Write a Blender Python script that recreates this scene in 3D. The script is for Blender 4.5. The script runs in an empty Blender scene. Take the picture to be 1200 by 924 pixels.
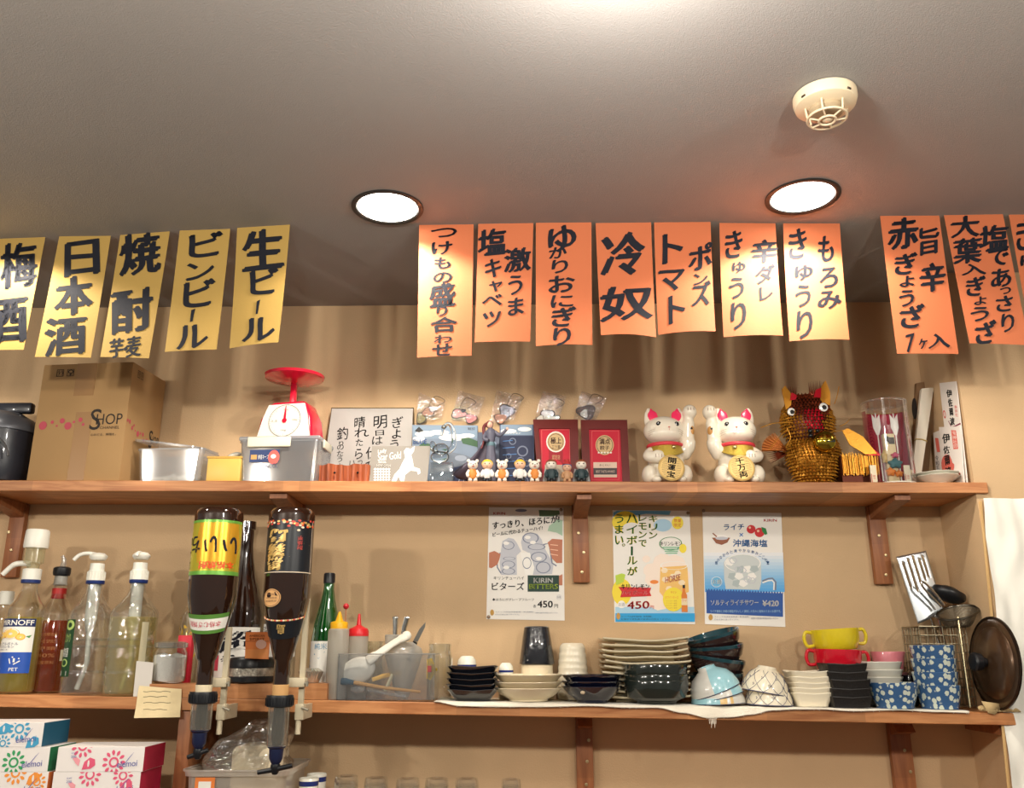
import bpy, bmesh, math, random
from mathutils import Vector, Matrix, Euler, noise
random.seed(7)
R = math.radians; PI = math.pi
# ---------------- camera, world, exposure ----------------
sc = bpy.context.scene
F, PITCH, YAW, ROLL = 1030.0, R(16.4), R(0.6), -0.003
EYE = Vector((0, -2.3, 1.25)); CEIL = 2.189
CM = Matrix.Rotation(YAW, 3, 'Z') @ Matrix.Rotation(PI/2 + PITCH, 3, 'X') @ Matrix.Rotation(ROLL, 3, 'Z')
cd = bpy.data.cameras.new('camera'); cam = bpy.data.objects.new('camera', cd); sc.collection.objects.link(cam)
cam.matrix_world = Matrix.Translation(EYE) @ CM.to_4x4()
cd.sensor_width = 36; cd.lens = F/1200*36; cd.clip_start = .02
sc.camera = cam
sc.view_settings.view_transform = 'Standard'; sc.view_settings.look = 'None'
sc.view_settings.gamma = 1; sc.view_settings.exposure = 1.2; sc.view_settings.use_curve_mapping = False
sc.cycles.use_denoising = True; sc.cycles.max_bounces = 8; sc.cycles.transparent_max_bounces = 24
sc.cycles.caustics_reflective = False; sc.cycles.caustics_refractive = False; sc.cycles.sample_clamp_indirect = 4
w = bpy.data.worlds.new('world'); sc.world = w; w.use_nodes = True
w.node_tree.nodes['Background'].inputs[0].default_value = (1, .93, .84, 1)
w.node_tree.nodes['Background'].inputs[1].default_value = 0.09
def lamp(kind, name, loc, power, col, size=.05, spot=None, blend=.3):
    l = bpy.data.lights.new(name, kind); l.energy = power; l.color = col; l.shadow_soft_size = size
    if spot: l.spot_size = spot; l.spot_blend = blend
    o = bpy.data.objects.new(name, l); o.location = loc; sc.collection.objects.link(o); return o
WARM = (1, .93, .82)
# hanging bulbs over the counter, just in front of and beside the viewer
for x, p in ((-2.3, 10), (-1.5, 15), (-.35, 10), (.6, 12), (1.6, 12)):
    lamp('POINT', 'counter_bulb_light', (x, -1.93, 1.25 + .61), p, WARM, .03)
lamp('POINT', 'ceiling_bulb_light', (.14, -1.40, CEIL - .13), 6.5, (1, .95, .88), .05)
# recessed ceiling downlights, their light just below the lens
DL = [(-1.21, -.57), (-.29, -.568), (.608, -.60), (1.52, -.60)]
for x, y in DL:
    lamp('SPOT', 'downlight_beam', (x, y, CEIL - .012), (9 if x < -1 else 12) if x < 1.2 else 2.5, (1, .90, .76), .02, R(144), .32)

# ---------------- pixel helpers (measured points of the photograph turned into places) ----------------
def ray(px, py): return CM @ Vector(((px-600)/F, -(py-462)/F, -1))
def U(px, py, Y):
    d = ray(px, py); return EYE + d*((Y-EYE.y)/d.y)
def UZ(px, py, Z):
    d = ray(px, py); return EYE + d*((Z-EYE.z)/d.z)
# ---------------- materials ----------------
def lin(c):
    f = lambda u: u/12.92 if u <= .04045 else ((u+.055)/1.055)**2.4
    return tuple(f(v/255) for v in c) + (1,)
MC = {}
def mat(name, col, rough=.5, metal=0, trans=0, bump=0, bscale=200, var=0, vscale=8, emit=0, coat=0, ior=1.45, sheen=0, spec=.5):
    if name in MC: return MC[name]
    m = bpy.data.materials.new(name); m.use_nodes = True; MC[name] = m
    nt = m.node_tree; b = nt.nodes['Principled BSDF']; I = b.inputs
    c = lin(col); I['Base Color'].default_value = c; I['Roughness'].default_value = rough; I['Metallic'].default_value = metal
    I['Transmission Weight'].default_value = trans; I['IOR'].default_value = ior; I['Coat Weight'].default_value = coat; I['Coat Roughness'].default_value = .05
    I['Specular IOR Level'].default_value = spec
    if sheen: I['Sheen Weight'].default_value = sheen
    if emit: I['Emission Color'].default_value = c; I['Emission Strength'].default_value = emit
    tc = nt.nodes.new('ShaderNodeTexCoord')
    if var:
        n = nt.nodes.new('ShaderNodeTexNoise'); n.inputs['Scale'].default_value = vscale; n.inputs['Detail'].default_value = 5
        nt.links.new(tc.outputs['Object'], n.inputs['Vector'])
        mp = nt.nodes.new('ShaderNodeMapRange'); mp.inputs['From Min'].default_value = .3; mp.inputs['From Max'].default_value = .7
        mp.inputs['To Min'].default_value = 1-var; mp.inputs['To Max'].default_value = 1+var
        nt.links.new(n.outputs['Fac'], mp.inputs['Value'])
        vm = nt.nodes.new('ShaderNodeVectorMath'); vm.operation = 'SCALE'; vm.inputs[0].default_value = c[:3]
        nt.links.new(mp.outputs['Result'], vm.inputs['Scale']); nt.links.new(vm.outputs['Vector'], I['Base Color'])
    if bump:
        n = nt.nodes.new('ShaderNodeTexNoise'); n.inputs['Scale'].default_value = bscale; n.inputs['Detail'].default_value = 4
        nt.links.new(tc.outputs['Object'], n.inputs['Vector'])
        bp = nt.nodes.new('ShaderNodeBump'); bp.inputs['Strength'].default_value = bump; bp.inputs['Distance'].default_value = .002
        nt.links.new(n.outputs['Fac'], bp.inputs['Height']); nt.links.new(bp.outputs['Normal'], I['Normal'])
    return m
def clear(name, col=(255,255,255), gloss=.12, rough=.05, haze=0, hcol=(230,230,225), wob=0, tint=.35):
    """thin clear plastic or glass: see-through, edge-on shine, optional milky haze"""
    if name in MC: return MC[name]
    m = bpy.data.materials.new(name); m.use_nodes = True; MC[name] = m
    nt = m.node_tree; nt.nodes.remove(nt.nodes['Principled BSDF']); out = nt.nodes['Material Output']
    t = nt.nodes.new('ShaderNodeBsdfTransparent'); t.inputs[0].default_value = lin(tuple(int(255-(255-c)*tint) for c in col))
    g = nt.nodes.new('ShaderNodeBsdfGlossy'); g.inputs['Roughness'].default_value = rough; g.inputs['Color'].default_value = (1,1,1,1)
    lw = nt.nodes.new('ShaderNodeLayerWeight'); lw.inputs['Blend'].default_value = .35
    mr = nt.nodes.new('ShaderNodeMapRange'); mr.inputs['To Min'].default_value = gloss; mr.inputs['To Max'].default_value = .75
    nt.links.new(lw.outputs['Facing'], mr.inputs['Value'])
    mx = nt.nodes.new('ShaderNodeMixShader'); nt.links.new(mr.outputs['Result'], mx.inputs[0])
    nt.links.new(t.outputs[0], mx.inputs[1]); nt.links.new(g.outputs[0], mx.inputs[2])
    last = mx
    if haze:
        d = nt.nodes.new('ShaderNodeBsdfDiffuse'); d.inputs[0].default_value = lin(hcol)
        tl = nt.nodes.new('ShaderNodeBsdfTranslucent'); tl.inputs[0].default_value = lin(hcol)
        m0 = nt.nodes.new('ShaderNodeMixShader'); m0.inputs[0].default_value = .5
        nt.links.new(d.outputs[0], m0.inputs[1]); nt.links.new(tl.outputs[0], m0.inputs[2])
        m2 = nt.nodes.new('ShaderNodeMixShader'); m2.inputs[0].default_value = haze
        nt.links.new(mx.outputs[0], m2.inputs[1]); nt.links.new(m0.outputs[0], m2.inputs[2]); last = m2
    if wob:
        tc = nt.nodes.new('ShaderNodeTexCoord'); n = nt.nodes.new('ShaderNodeTexNoise'); n.inputs['Scale'].default_value = wob
        nt.links.new(tc.outputs['Object'], n.inputs['Vector'])
        bp = nt.nodes.new('ShaderNodeBump'); bp.inputs['Strength'].default_value = 1; bp.inputs['Distance'].default_value = .01
        nt.links.new(n.outputs['Fac'], bp.inputs['Height']); nt.links.new(bp.outputs['Normal'], g.inputs['Normal']); nt.links.new(bp.outputs['Normal'], lw.inputs['Normal'])
    nt.links.new(last.outputs[0], out.inputs['Surface'])
    return m
def wood(name, c1, c2, axis='X', knots=True, rough=.45):
    if name in MC: return MC[name]
    m = mat(name, c1, rough); nt = m.node_tree; b = nt.nodes['Principled BSDF']
    tc = nt.nodes.new('ShaderNodeTexCoord'); mp = nt.nodes.new('ShaderNodeMapping')
    s = {'X': (1.2, 9, 14), 'Y': (9, 1.2, 14), 'Z': (9, 14, 1.2)}[axis]; mp.inputs['Scale'].default_value = s
    nt.links.new(tc.outputs['Object'], mp.inputs['Vector'])
    n = nt.nodes.new('ShaderNodeTexNoise'); n.inputs['Scale'].default_value = 4; n.inputs['Detail'].default_value = 6; n.inputs['Distortion'].default_value = 1.6
    nt.links.new(mp.outputs[0], n.inputs['Vector'])
    cr = nt.nodes.new('ShaderNodeValToRGB'); e = cr.color_ramp.elements
    e[0].position = .32; e[0].color = lin(c2); e[1].position = .62; e[1].color = lin(c1)
    nt.links.new(n.outputs['Fac'], cr.inputs[0])
    col = cr.outputs[0]
    # glued-up staves: each block its own tone
    mp2 = nt.nodes.new('ShaderNodeMapping'); mp2.inputs['Scale'].default_value = {'X': (4.3, 0, 0), 'Y': (0, 4.3, 0), 'Z': (0, 0, 4.3)}[axis]
    nt.links.new(tc.outputs['Object'], mp2.inputs['Vector'])
    v = nt.nodes.new('ShaderNodeTexVoronoi'); v.inputs['Scale'].default_value = 1; nt.links.new(mp2.outputs[0], v.inputs['Vector'])
    sx = nt.nodes.new('ShaderNodeSeparateColor'); nt.links.new(v.outputs['Color'], sx.inputs[0])
    mr = nt.nodes.new('ShaderNodeMapRange'); mr.inputs['To Min'].default_value = .80; mr.inputs['To Max'].default_value = 1.15
    nt.links.new(sx.outputs[0], mr.inputs['Value'])
    vm = nt.nodes.new('ShaderNodeVectorMath'); vm.operation = 'SCALE'
    nt.links.new(col, vm.inputs[0]); nt.links.new(mr.outputs[0], vm.inputs['Scale']); col = vm.outputs[0]
    if knots:
        v2 = nt.nodes.new('ShaderNodeTexVoronoi'); v2.inputs['Scale'].default_value = 4.2
        nt.links.new(tc.outputs['Object'], v2.inputs['Vector'])
        r2 = nt.nodes.new('ShaderNodeMapRange'); r2.inputs['From Min'].default_value = .03; r2.inputs['From Max'].default_value = .075
        r2.inputs['To Min'].default_value = .35; nt.links.new(v2.outputs['Distance'], r2.inputs['Value'])
        v3 = nt.nodes.new('ShaderNodeVectorMath'); v3.operation = 'SCALE'
        nt.links.new(col, v3.inputs[0]); nt.links.new(r2.outputs[0], v3.inputs['Scale']); col = v3.outputs[0]
    nt.links.new(col, b.inputs['Base Color'])
    bp = nt.nodes.new('ShaderNodeBump'); bp.inputs['Strength'].default_value = .15; bp.inputs['Distance'].default_value = .002
    nt.links.new(n.outputs['Fac'], bp.inputs['Height']); nt.links.new(bp.outputs['Normal'], b.inputs['Normal'])
    return m
# ---------------- mesh builder ----------------
I4 = Matrix.Identity(4)
def T(x=0, y=0, z=0): return Matrix.Translation((x, y, z))
def RX(a): return Matrix.Rotation(a, 4, 'X')
def RY(a): return Matrix.Rotation(a, 4, 'Y')
def RZ(a): return Matrix.Rotation(a, 4, 'Z')
def SC(x, y, z): return Matrix.Diagonal((x, y, z, 1))
class MB:
    def __init__(s): s.v = []; s.f = []; s.m = []; s.sm = []; s.M = I4
    def add(s, vs, fs, mi=0, sm=True, M=None):
        M = s.M @ M if M is not None else s.M; k = len(s.v)
        s.v += [M @ Vector(v) for v in vs]; s.f += [tuple(k+i for i in f) for f in fs]; s.m += [mi]*len(fs); s.sm += [sm]*len(fs); return s
    def box(s, x0, x1, y0, y1, z0, z1, mi=0, M=None, bev=0, seg=2):
        if bev:
            bm = bmesh.new(); bmesh.ops.create_cube(bm, size=1)
            for v in bm.verts: v.co = Vector(((x0+x1)/2 + v.co.x*(x1-x0), (y0+y1)/2 + v.co.y*(y1-y0), (z0+z1)/2 + v.co.z*(z1-z0)))
            bmesh.ops.bevel(bm, geom=list(bm.edges), offset=bev, segments=seg, profile=.5, affect='EDGES')
            bm.verts.index_update(); s.add([v.co.copy() for v in bm.verts], [[v.index for v in f.verts] for f in bm.faces], mi, True, M); bm.free(); return s
        vs = [(x, y, z) for x in (x0, x1) for y in (y0, y1) for z in (z0, z1)]
        return s.add(vs, [(0,1,3,2), (4,6,7,5), (0,4,5,1), (2,3,7,6), (0,2,6,4), (1,5,7,3)], mi, False, M)
    def lathe(s, prof, seg=32, mi=0, M=None, rfn=None, zfn=None, cap0=True, cap1=True, sm=True):
        vs = []; fs = []; n = len(prof)
        for (r, z) in prof:
            for k in range(seg):
                a = 2*PI*k/seg; rr = r*(rfn(a, z) if rfn else 1)
                vs.append((rr*math.cos(a), rr*math.sin(a), z + (zfn(a, r) if zfn else 0)))
        for i in range(n-1):
            for k in range(seg):
                k2 = (k+1) % seg; fs.append((i*seg+k, i*seg+k2, (i+1)*seg+k2, (i+1)*seg+k))
        if cap0 and prof[0][0] > 1e-6: fs.append(tuple(range(seg))[::-1])
        if cap1 and prof[-1][0] > 1e-6: fs.append(tuple((n-1)*seg+k for k in range(seg)))
        return s.add(vs, fs, mi, sm, M)
    def tube(s, pts, r, seg=8, mi=0, closed=False, M=None, flat=1):
        pts = [Vector(p) for p in pts]; n = len(pts); rs = r if isinstance(r, (list, tuple)) else [r]*n
        vs = []; fs = []; up = None
        for i, p in enumerate(pts):
            a = pts[(i-1) % n] if (closed or i) else p; b = pts[(i+1) % n] if (closed or i < n-1) else p
            t = (b-a).normalized()
            if up is None: up = t.orthogonal().normalized()
            up = (up - t*up.dot(t)); up = up.normalized() if up.length > 1e-6 else t.orthogonal().normalized()
            w = t.cross(up)
            for k in range(seg):
                an = 2*PI*k/seg; vs.append(p + up*(rs[i]*math.cos(an)) + w*(rs[i]*math.sin(an)*flat))
        for i in range(n if closed else n-1):
            j = (i+1) % n
            for k in range(seg):
                k2 = (k+1) % seg; fs.append((i*seg+k, i*seg+k2, j*seg+k2, j*seg+k))
        if not closed: fs += [tuple(range(seg))[::-1], tuple((n-1)*seg+k for k in range(seg))]
        return s.add(vs, fs, mi, True, M)
    def ell(s, c, r, mi=0, seg=20, rings=12, M=None, fn=None):
        prof = []; vs = []; fs = []
        if not isinstance(r, (list, tuple)): r = (r, r, r)
        Mx = T(*c) if M is None else T(*c) @ M
        for i in range(rings+1):
            th = -PI/2 + PI*i/rings
            for k in range(seg):
                a = 2*PI*k/seg; d = Vector((math.cos(th)*math.cos(a), math.cos(th)*math.sin(a), math.sin(th)))
                if fn: d = d*fn(d)
                vs.append((d.x*r[0], d.y*r[1], d.z*r[2]))
        for i in range(rings):
            for k in range(seg):
                k2 = (k+1) % seg; fs.append((i*seg+k, i*seg+k2, (i+1)*seg+k2, (i+1)*seg+k))
        return s.add(vs, fs, mi, True, Mx)
    def prism(s, poly, y0, y1, mi=0, M=None):
        """outline in x,z extruded along y"""
        n = len(poly); vs = [(p[0], y0, p[1]) for p in poly] + [(p[0], y1, p[1]) for p in poly]
        fs = [tuple(range(n)), tuple(range(n, 2*n))[::-1]] + [(i, i+n, (i+1) % n+n, (i+1) % n) for i in range(n)]
        return s.add(vs, fs, mi, False, M)
    def grid(s, fn, nu, nv, mi=0, sm=True, M=None, thick=None):
        vs = [fn(i/nu, j/nv) for j in range(nv+1) for i in range(nu+1)]
        fs = [(j*(nu+1)+i, j*(nu+1)+i+1, (j+1)*(nu+1)+i+1, (j+1)*(nu+1)+i) for j in range(nv) for i in range(nu)]
        return s.add(vs, fs, mi, sm, M)
COL = sc.collection
def obj(name, mb, mats, parent=None, world=False, label=None, cat=None, group=None, kind=None, loc=None, rot=None, ang=40):
    if not isinstance(mats, (list, tuple)): mats = [mats]
    me = bpy.data.meshes.new(name); off = Vector((0, 0, 0))
    if world and parent is not None: off = parent.location
    me.from_pydata([v - off for v in mb.v], [], mb.f)
    for m in mats: me.materials.append(m)
    me.polygons.foreach_set('material_index', mb.m); me.polygons.foreach_set('use_smooth', mb.sm)
    bm = bmesh.new(); bm.from_mesh(me); bmesh.ops.remove_doubles(bm, verts=bm.verts, dist=1e-6)
    bmesh.ops.recalc_face_normals(bm, faces=bm.faces) if name not in ('print', 'lettering') else None
    bm.to_mesh(me); bm.free()
    me.set_sharp_from_angle(angle=R(ang)); me.update()
    o = bpy.data.objects.new(name, me); COL.objects.link(o)
    if parent is not None: o.parent = parent
    if loc is not None: o.location = loc
    if rot is not None: o.rotation_euler = rot
    tag(o, label, cat, group, kind); return o
def tag(o, label=None, cat=None, group=None, kind=None):
    if label: o['label'] = label
    if cat: o['category'] = cat
    if group: o['group'] = group
    if kind: o['kind'] = kind
    return o
def thing(name, label, cat, loc=(0,0,0), rz=0, group=None):
    o = bpy.data.objects.new(name, None); COL.objects.link(o); o.location = loc; o.rotation_euler = (0, 0, rz); o.empty_display_size = .02
    return tag(o, label, cat, group)
def copy_tree(o, parent=None):
    c = o.copy(); COL.objects.link(c)
    if parent is not None: c.parent = parent
    for ch in list(o.children): copy_tree(ch, c)
    return c
# ---------------- lettering ----------------
GC = {}
def glyph(s):
    if s in GC: return GC[s]
    cu = bpy.data.curves.new('g', 'FONT'); cu.body = s; cu.resolution_u = 3
    o = bpy.data.objects.new('g', cu); COL.objects.link(o)
    dg = bpy.context.evaluated_depsgraph_get(); me = bpy.data.meshes.new_from_object(o.evaluated_get(dg))
    vs = [(v.co.x, v.co.y) for v in me.vertices]; fs = [tuple(p.vertices) for p in me.polygons]
    bpy.data.objects.remove(o); bpy.data.curves.remove(cu); bpy.data.meshes.remove(me)
    if not vs: vs = [(0,0),(1,0),(1,1)]; fs = []
    x0 = min(v[0] for v in vs); x1 = max(v[0] for v in vs); y0 = min(v[1] for v in vs); y1 = max(v[1] for v in vs)
    GC[s] = (vs, fs, x0, y0, max(x1-x0, 1e-4), max(y1-y0, 1e-4)); return GC[s]
def stamp(mb, s, x0, y0, x1, y1, fn, mi=0, bold=0, skew=0, warp=0, flip=False):
    """glyph or word s fitted in the box x0..x1, y0..y1 (y down); fn(x, y) gives the place"""
    if s == 'ー|':
        vs = [(0,0),(.45,.04),(.62,.5),(.9,1),(.2,.96),(.1,.5)]; fs = [(0,1,2,5),(5,2,3,4)]; gx = gy = 0; gw = gh = 1
    else: vs, fs, gx, gy, gw, gh = glyph(s)
    W = x1-x0; H = y1-y0; mn = min(abs(W), abs(H)); sd = random.random()*50
    offs = [(0, 0)] if not bold else [(-bold, bold*.5), (-bold*.4, bold*.6), (0, 0), (bold*.4, -bold*.6), (bold, -bold*.5)]
    for (ox, oy) in offs:
        out = []
        for (a, b) in vs:
            u = (a-gx)/gw; v = 1-(b-gy)/gh
            if flip: u = 1-u; v = 1-v
            if warp:
                n = noise.noise_vector(Vector((u*2.2, v*2.2, sd))); u += n.x*warp; v += n.y*warp
            v2 = v - skew*(u-.5)
            px = x0 + u*(W-2*bold*mn) + (bold+ox)*mn; py = y0 + v2*(H-2*bold*mn) + (bold+oy)*mn
            out.append(fn(px, py))
        mb.add(out, fs, mi, False)
def rectp(mb, x0, y0, x1, y1, fn, mi=0, nu=1, nv=1):
    mb.grid(lambda u, v: fn(x0+(x1-x0)*u, y0+(y1-y0)*v), nu, nv, mi, False)
def polyp(mb, pts, fn, mi=0): mb.add([fn(*p) for p in pts], [tuple(range(len(pts)))], mi, False)
def ellp(mb, cx, cy, rx, ry, fn, mi=0, n=20, a0=0, ri=0):
    pts = [(math.cos(a0+2*PI*k/n), math.sin(a0+2*PI*k/n)) for k in range(n)]
    if not ri: polyp(mb, [(cx+rx*a, cy+ry*b) for a, b in pts], fn, mi)
    else:
        vs = [fn(cx+rx*a, cy+ry*b) for a, b in pts] + [fn(cx+rx*ri*a, cy+ry*ri*b) for a, b in pts]
        mb.add(vs, [(k, (k+1) % n, n+(k+1) % n, n+k) for k in range(n)], mi, False)
def linep(mb, pts, w, fn, mi=0):
    """flat ribbon along pts, width w (a number or a list)"""
    n = len(pts); ws = w if isinstance(w, (list, tuple)) else [w]*n; L = []; Rr = []
    for i, p in enumerate(pts):
        a = pts[max(i-1, 0)]; b = pts[min(i+1, n-1)]; dx, dy = b[0]-a[0], b[1]-a[1]; l = math.hypot(dx, dy) or 1
        L.append((p[0]-dy/l*ws[i]/2, p[1]+dx/l*ws[i]/2)); Rr.append((p[0]+dy/l*ws[i]/2, p[1]-dx/l*ws[i]/2))
    mb.add([fn(*q) for q in L+Rr], [(i, i+1, n+i+1, n+i) for i in range(n-1)], mi, False)
class Quad:
    """flat or curled sheet through four corners; pt() turns sheet pixels into a place on it"""
    def __init__(s, px, P, curl=0, wave=0):   # px: TL TR BR BL in pixels; P: the same four in the world
        s.px = px; s.P = [Vector(p) for p in P]; s.curl = curl; s.wave = wave
        s.n = (s.P[1]-s.P[0]).cross(s.P[3]-s.P[0]).normalized()
        if s.n.y > 0: s.n = -s.n
    def uv(s, x, y):
        (ax, ay), (bx, by), (cx, cy), (dx, dy) = s.px; u = v = .5
        for _ in range(5):
            lx = ax+(dx-ax)*v; rx = bx+(cx-bx)*v; u = (x-lx)/(rx-lx)
            ty = ay+(by-ay)*u; bo = dy+(cy-dy)*u; v = (y-ty)/(bo-ty)
        return u, v
    def S(s, u, v, off=0):
        p = (s.P[0]*(1-u)+s.P[1]*u)*(1-v) + (s.P[3]*(1-u)+s.P[2]*u)*v
        return p + s.n*(off + s.curl*v*v*(1 if v > 0 else 0)*math.cos((u-.5)*2.2) + s.wave*math.sin(v*7+u*2))
    def pt(s, off): return lambda x, y: s.S(*s.uv(x, y), off)
    def sheet(s, mb, th=.0004, nu=8, nv=16, mi=0):
        for o in (0, -th): mb.grid(lambda u, v: s.S(u, v, o), nu, nv, mi)
        for (a, b) in (((0,0),(1,0)), ((1,0),(1,1)), ((1,1),(0,1)), ((0,1),(0,0))):
            n = nu if a[1] == b[1] else nv
            mb.grid(lambda t, q: s.S(a[0]+(b[0]-a[0])*t, a[1]+(b[1]-a[1])*t, -th*q), n, 1, mi)
def crop(x0, y0, k): return lambda x, y: (x0 + x/k, y0 + y/k)
ORD = {1: ['single'], 2: ['lower', 'upper'], 3: ['bottom', 'middle', 'top'], 4: ['bottom', 'second from bottom', 'third from bottom', 'top'],
       5: ['bottom', 'second from bottom', 'middle', 'second from top', 'top'],
       6: ['bottom', 'second from bottom', 'third from bottom', 'third from top', 'second from top', 'top'],
       7: ['bottom', 'second from bottom', 'third from bottom', 'middle', 'third from top', 'second from top', 'top']}
# ---------------- the room ----------------
WALLC = mat('plaster_wall', (203, 172, 133), .85, bump=.35, bscale=260, var=.05, vscale=5)
CEILC = mat('ceiling_paper', (150, 146, 142), .75, bump=.45, bscale=420, var=.03, vscale=3)
FLOORC = mat('floor_tile', (96, 80, 66), .6, bump=.1)
NX1 = U(1104, 620, 0).x            # right end of the recess
FY = -.195                         # plane of the wall to the right of the recess
def sbox(name, a, m, label=None):
    mb = MB(); mb.box(*a); o = obj(name, mb, m, kind='structure'); 
    if label: o['label'] = label
    return o
sbox('wall_back', (-2.6, NX1+.012, 0, .06, 0, CEIL), WALLC)
sbox('wall_niche', (NX1, NX1+.012, FY-.0005, 0, 0, CEIL), WALLC)
sbox('wall_right', (NX1+.012, 2.6, FY-.0005, FY+.05, 0, CEIL), WALLC)
sbox('ceiling', (-2.6, 2.6, -3.6, .06, CEIL, CEIL+.05), CEILC)
sbox('floor', (-2.6, 2.6, -3.6, .06, -.05, 0), FLOORC)
# ---------------- shelves ----------------
WOOD = wood('pine_shelf', (198, 138, 88), (168, 106, 62)); WOODD = wood('pine_bracket', (166, 108, 68), (138, 84, 52), 'Z')
SY0 = -.205
def shelf(pxL, pxR, yL, yR, th, name, label):
    a = U(pxL, yL, SY0); b = U(pxR, yR, SY0); xe = b.x; k = (b.z-a.z)/(b.x-a.x); xl = -1.75
    zt = lambda x: a.z + (x-a.x)*k
    t = thing(name, label, 'shelf', ((xl+xe)/2, 0, zt((xl+xe)/2)-th))
    bm = bmesh.new(); mb = MB()
    xb = NX1 - .001                     # behind, the board ends at the recess wall; in front it passes over it
    out = [(xl, SY0), (xe, SY0), (xe, FY-.001), (xb, FY-.001), (xb, -.0005), (xl, -.0005)]
    n = len(out); e = .0015
    vs = [(x, y, zt(x)-th) for x, y in out] + [(x, y, zt(x)) for x, y in out]
    mb.add(vs, [tuple(range(n))[::-1], tuple(range(n, 2*n))] + [(i, (i+1) % n, n+(i+1) % n, n+i) for i in range(n)], 0, False)
    o = obj('board', mb, WOOD, t, world=True)
    bv = o.modifiers.new('b', 'BEVEL'); bv.width = .0018; bv.segments = 2
    return t, zt
THK = .0265
top_t, topz = shelf(0, 1157, 563, 565.5, THK, 'upper_shelf', 'long pine wall shelf carrying the lucky cats and box')
low_t, lowz = shelf(0, 1194, 814.5, 836, .0265, 'lower_shelf', 'long pine wall shelf carrying the bottles and dishes')
SCREW = mat('screw_metal', (190, 170, 130), .35, .8)
def bracket(px0, px1, pytop, pybot, zt, name, label, screws=(), armlen=.185):
    a = U(px0, pybot, -.012); b = U(px1, pybot, -.012); zb = a.z; x0, x1 = a.x, b.x; zu = zt((x0+x1)/2)-THK-.0012
    t = thing(name, label, 'bracket', ((x0+x1)/2, -.012, zb))
    mb = MB(); mb.box(x0, x1, -.020, -.0008, zb, zu, bev=.0015); obj('upright', mb, WOODD, t, world=True)
    mb = MB(); mb.prism([(-.0205, zu), (-armlen, zu), (-armlen, zu-.012), (-.06, zu-.028), (-.0205, zu-.036)], x0+.003, x1-.003, M=Matrix(((0,1,0,0),(1,0,0,0),(0,0,1,0),(0,0,0,1))))
    obj('arm', mb, WOODD, t, world=True)
    for s in screws:
        p = U(s[0], s[1], -.0205); mb = MB(); mb.lathe([(.0042, 0), (.0036, .0012), (0, .0018)], 12, M=T(*p) @ RX(PI/2)); mb.box(-.003, .003, -.0022, -.0016, -.0004, .0004, M=T(p.x, p.y, p.z)); obj('screw', mb, SCREW, t, world=True)
bracket(672, 691, 580, 683, topz, 'shelf_bracket', 'upper pine bracket between the first and second drink posters', [(678, 625), (684, 648), (682, 671)])
bracket(1026, 1046, 590, 685, topz, 'shelf_bracket', 'upper pine bracket near the recess corner above the spatula', [(1030, 628), (1038, 651), (1038, 674)])
bracket(2, 20, 590, 677, topz, 'shelf_bracket', 'upper pine bracket at far left above the pump bottles', [(10, 624), (13, 645)])
bracket(330, 352, 585, 680, topz, 'shelf_bracket', 'upper pine bracket behind the right upside-down sake bottle')
bracket(677, 697, 843, 965, lowz, 'shelf_bracket', 'lower pine bracket below the white plates', [(690, 868), (688, 893), (687, 920)], armlen=.045)
bracket(1053, 1078, 850, 965, lowz, 'shelf_bracket', 'lower pine bracket below the blue patterned cups', [(1063, 853), (1060, 880), (1067, 905)], armlen=.045)
# counter top just under the frame that carries the tissue boxes and glasses
CZ = 1.25 - .385
mb = MB(); mb.box(-1.75, NX1-.002, -.32, -.001, CZ-.03, CZ); o = obj('worktop', mb, mat('counter_wood', (150, 105, 70), .5, var=.08)); tag(o, 'worktop against the wall under the tissue boxes and tumblers', 'counter')
mb = MB(); mb.box(-1.75, NX1-.002, -.30, -.002, 0.0, CZ-.0305); o = obj('low_cabinet', mb, mat('counter_side', (120, 90, 66), .6)); tag(o, 'plain cabinet base under the worktop', 'cabinet')
# upright panel between worktop and lower shelf
a = U(207, 870, -.20); b = U(222, 870, -.20)
mb = MB(); mb.box(a.x, b.x, -.200, -.001, CZ+.0005, lowz(a.x)-THK-.002, bev=.001); o = obj('shelf_upright', mb, WOODD); tag(o, 'pine upright board below the shelf beside the pink tissue boxes', 'board')
# riser board on the lower shelf
a = U(176, 803, -.20); b = U(384, 803, -.20)
RZT = a.z
mb = MB(); zt0 = lowz(a.x)+.0008; zt1 = lowz(b.x)+.0008; RT = U(180, 802, -.203).z
mb.prism([(a.x, zt0), (b.x, zt1), (b.x, RT), (a.x, RT)], -.203, -.125); o = obj('riser_board', mb, WOOD, ang=30); tag(o, 'short pine board lying on the lower shelf under the salt jar', 'board')
# side pocket: cream paper hanging from its front
CREAM = mat('cream_note', (236, 216, 170), .8, bump=.4, bscale=60, var=.05, vscale=30)
INK = mat('brush_ink', (22, 24, 34), .7, spec=.3); INKT = mat('thin_ink', (70, 60, 50), .8)
P = [U(163, 804, -.2045), U(213, 808, -.2045), U(211, 841, -.212), U(157, 842, -.215)]
q = Quad([(163, 804), (213, 808), (211, 841), (157, 842)], P, wave=.0008)
t = thing('paper_note', 'crumpled cream handwritten note hanging over the shelf edge under the salt jar', 'note', P[0])
mb = MB(); q.sheet(mb); obj('sheet', mb, CREAM, t, world=True)
mb = MB(); fn = q.pt(.0005)
for k, yy in enumerate((811, 817, 824, 832)):
    linep(mb, [(168+i*4, yy+math.sin(i*1.7+k)*.5) for i in range(9-k % 2)], .5, fn)
obj('lettering', mb, INKT, t, world=True)
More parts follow.
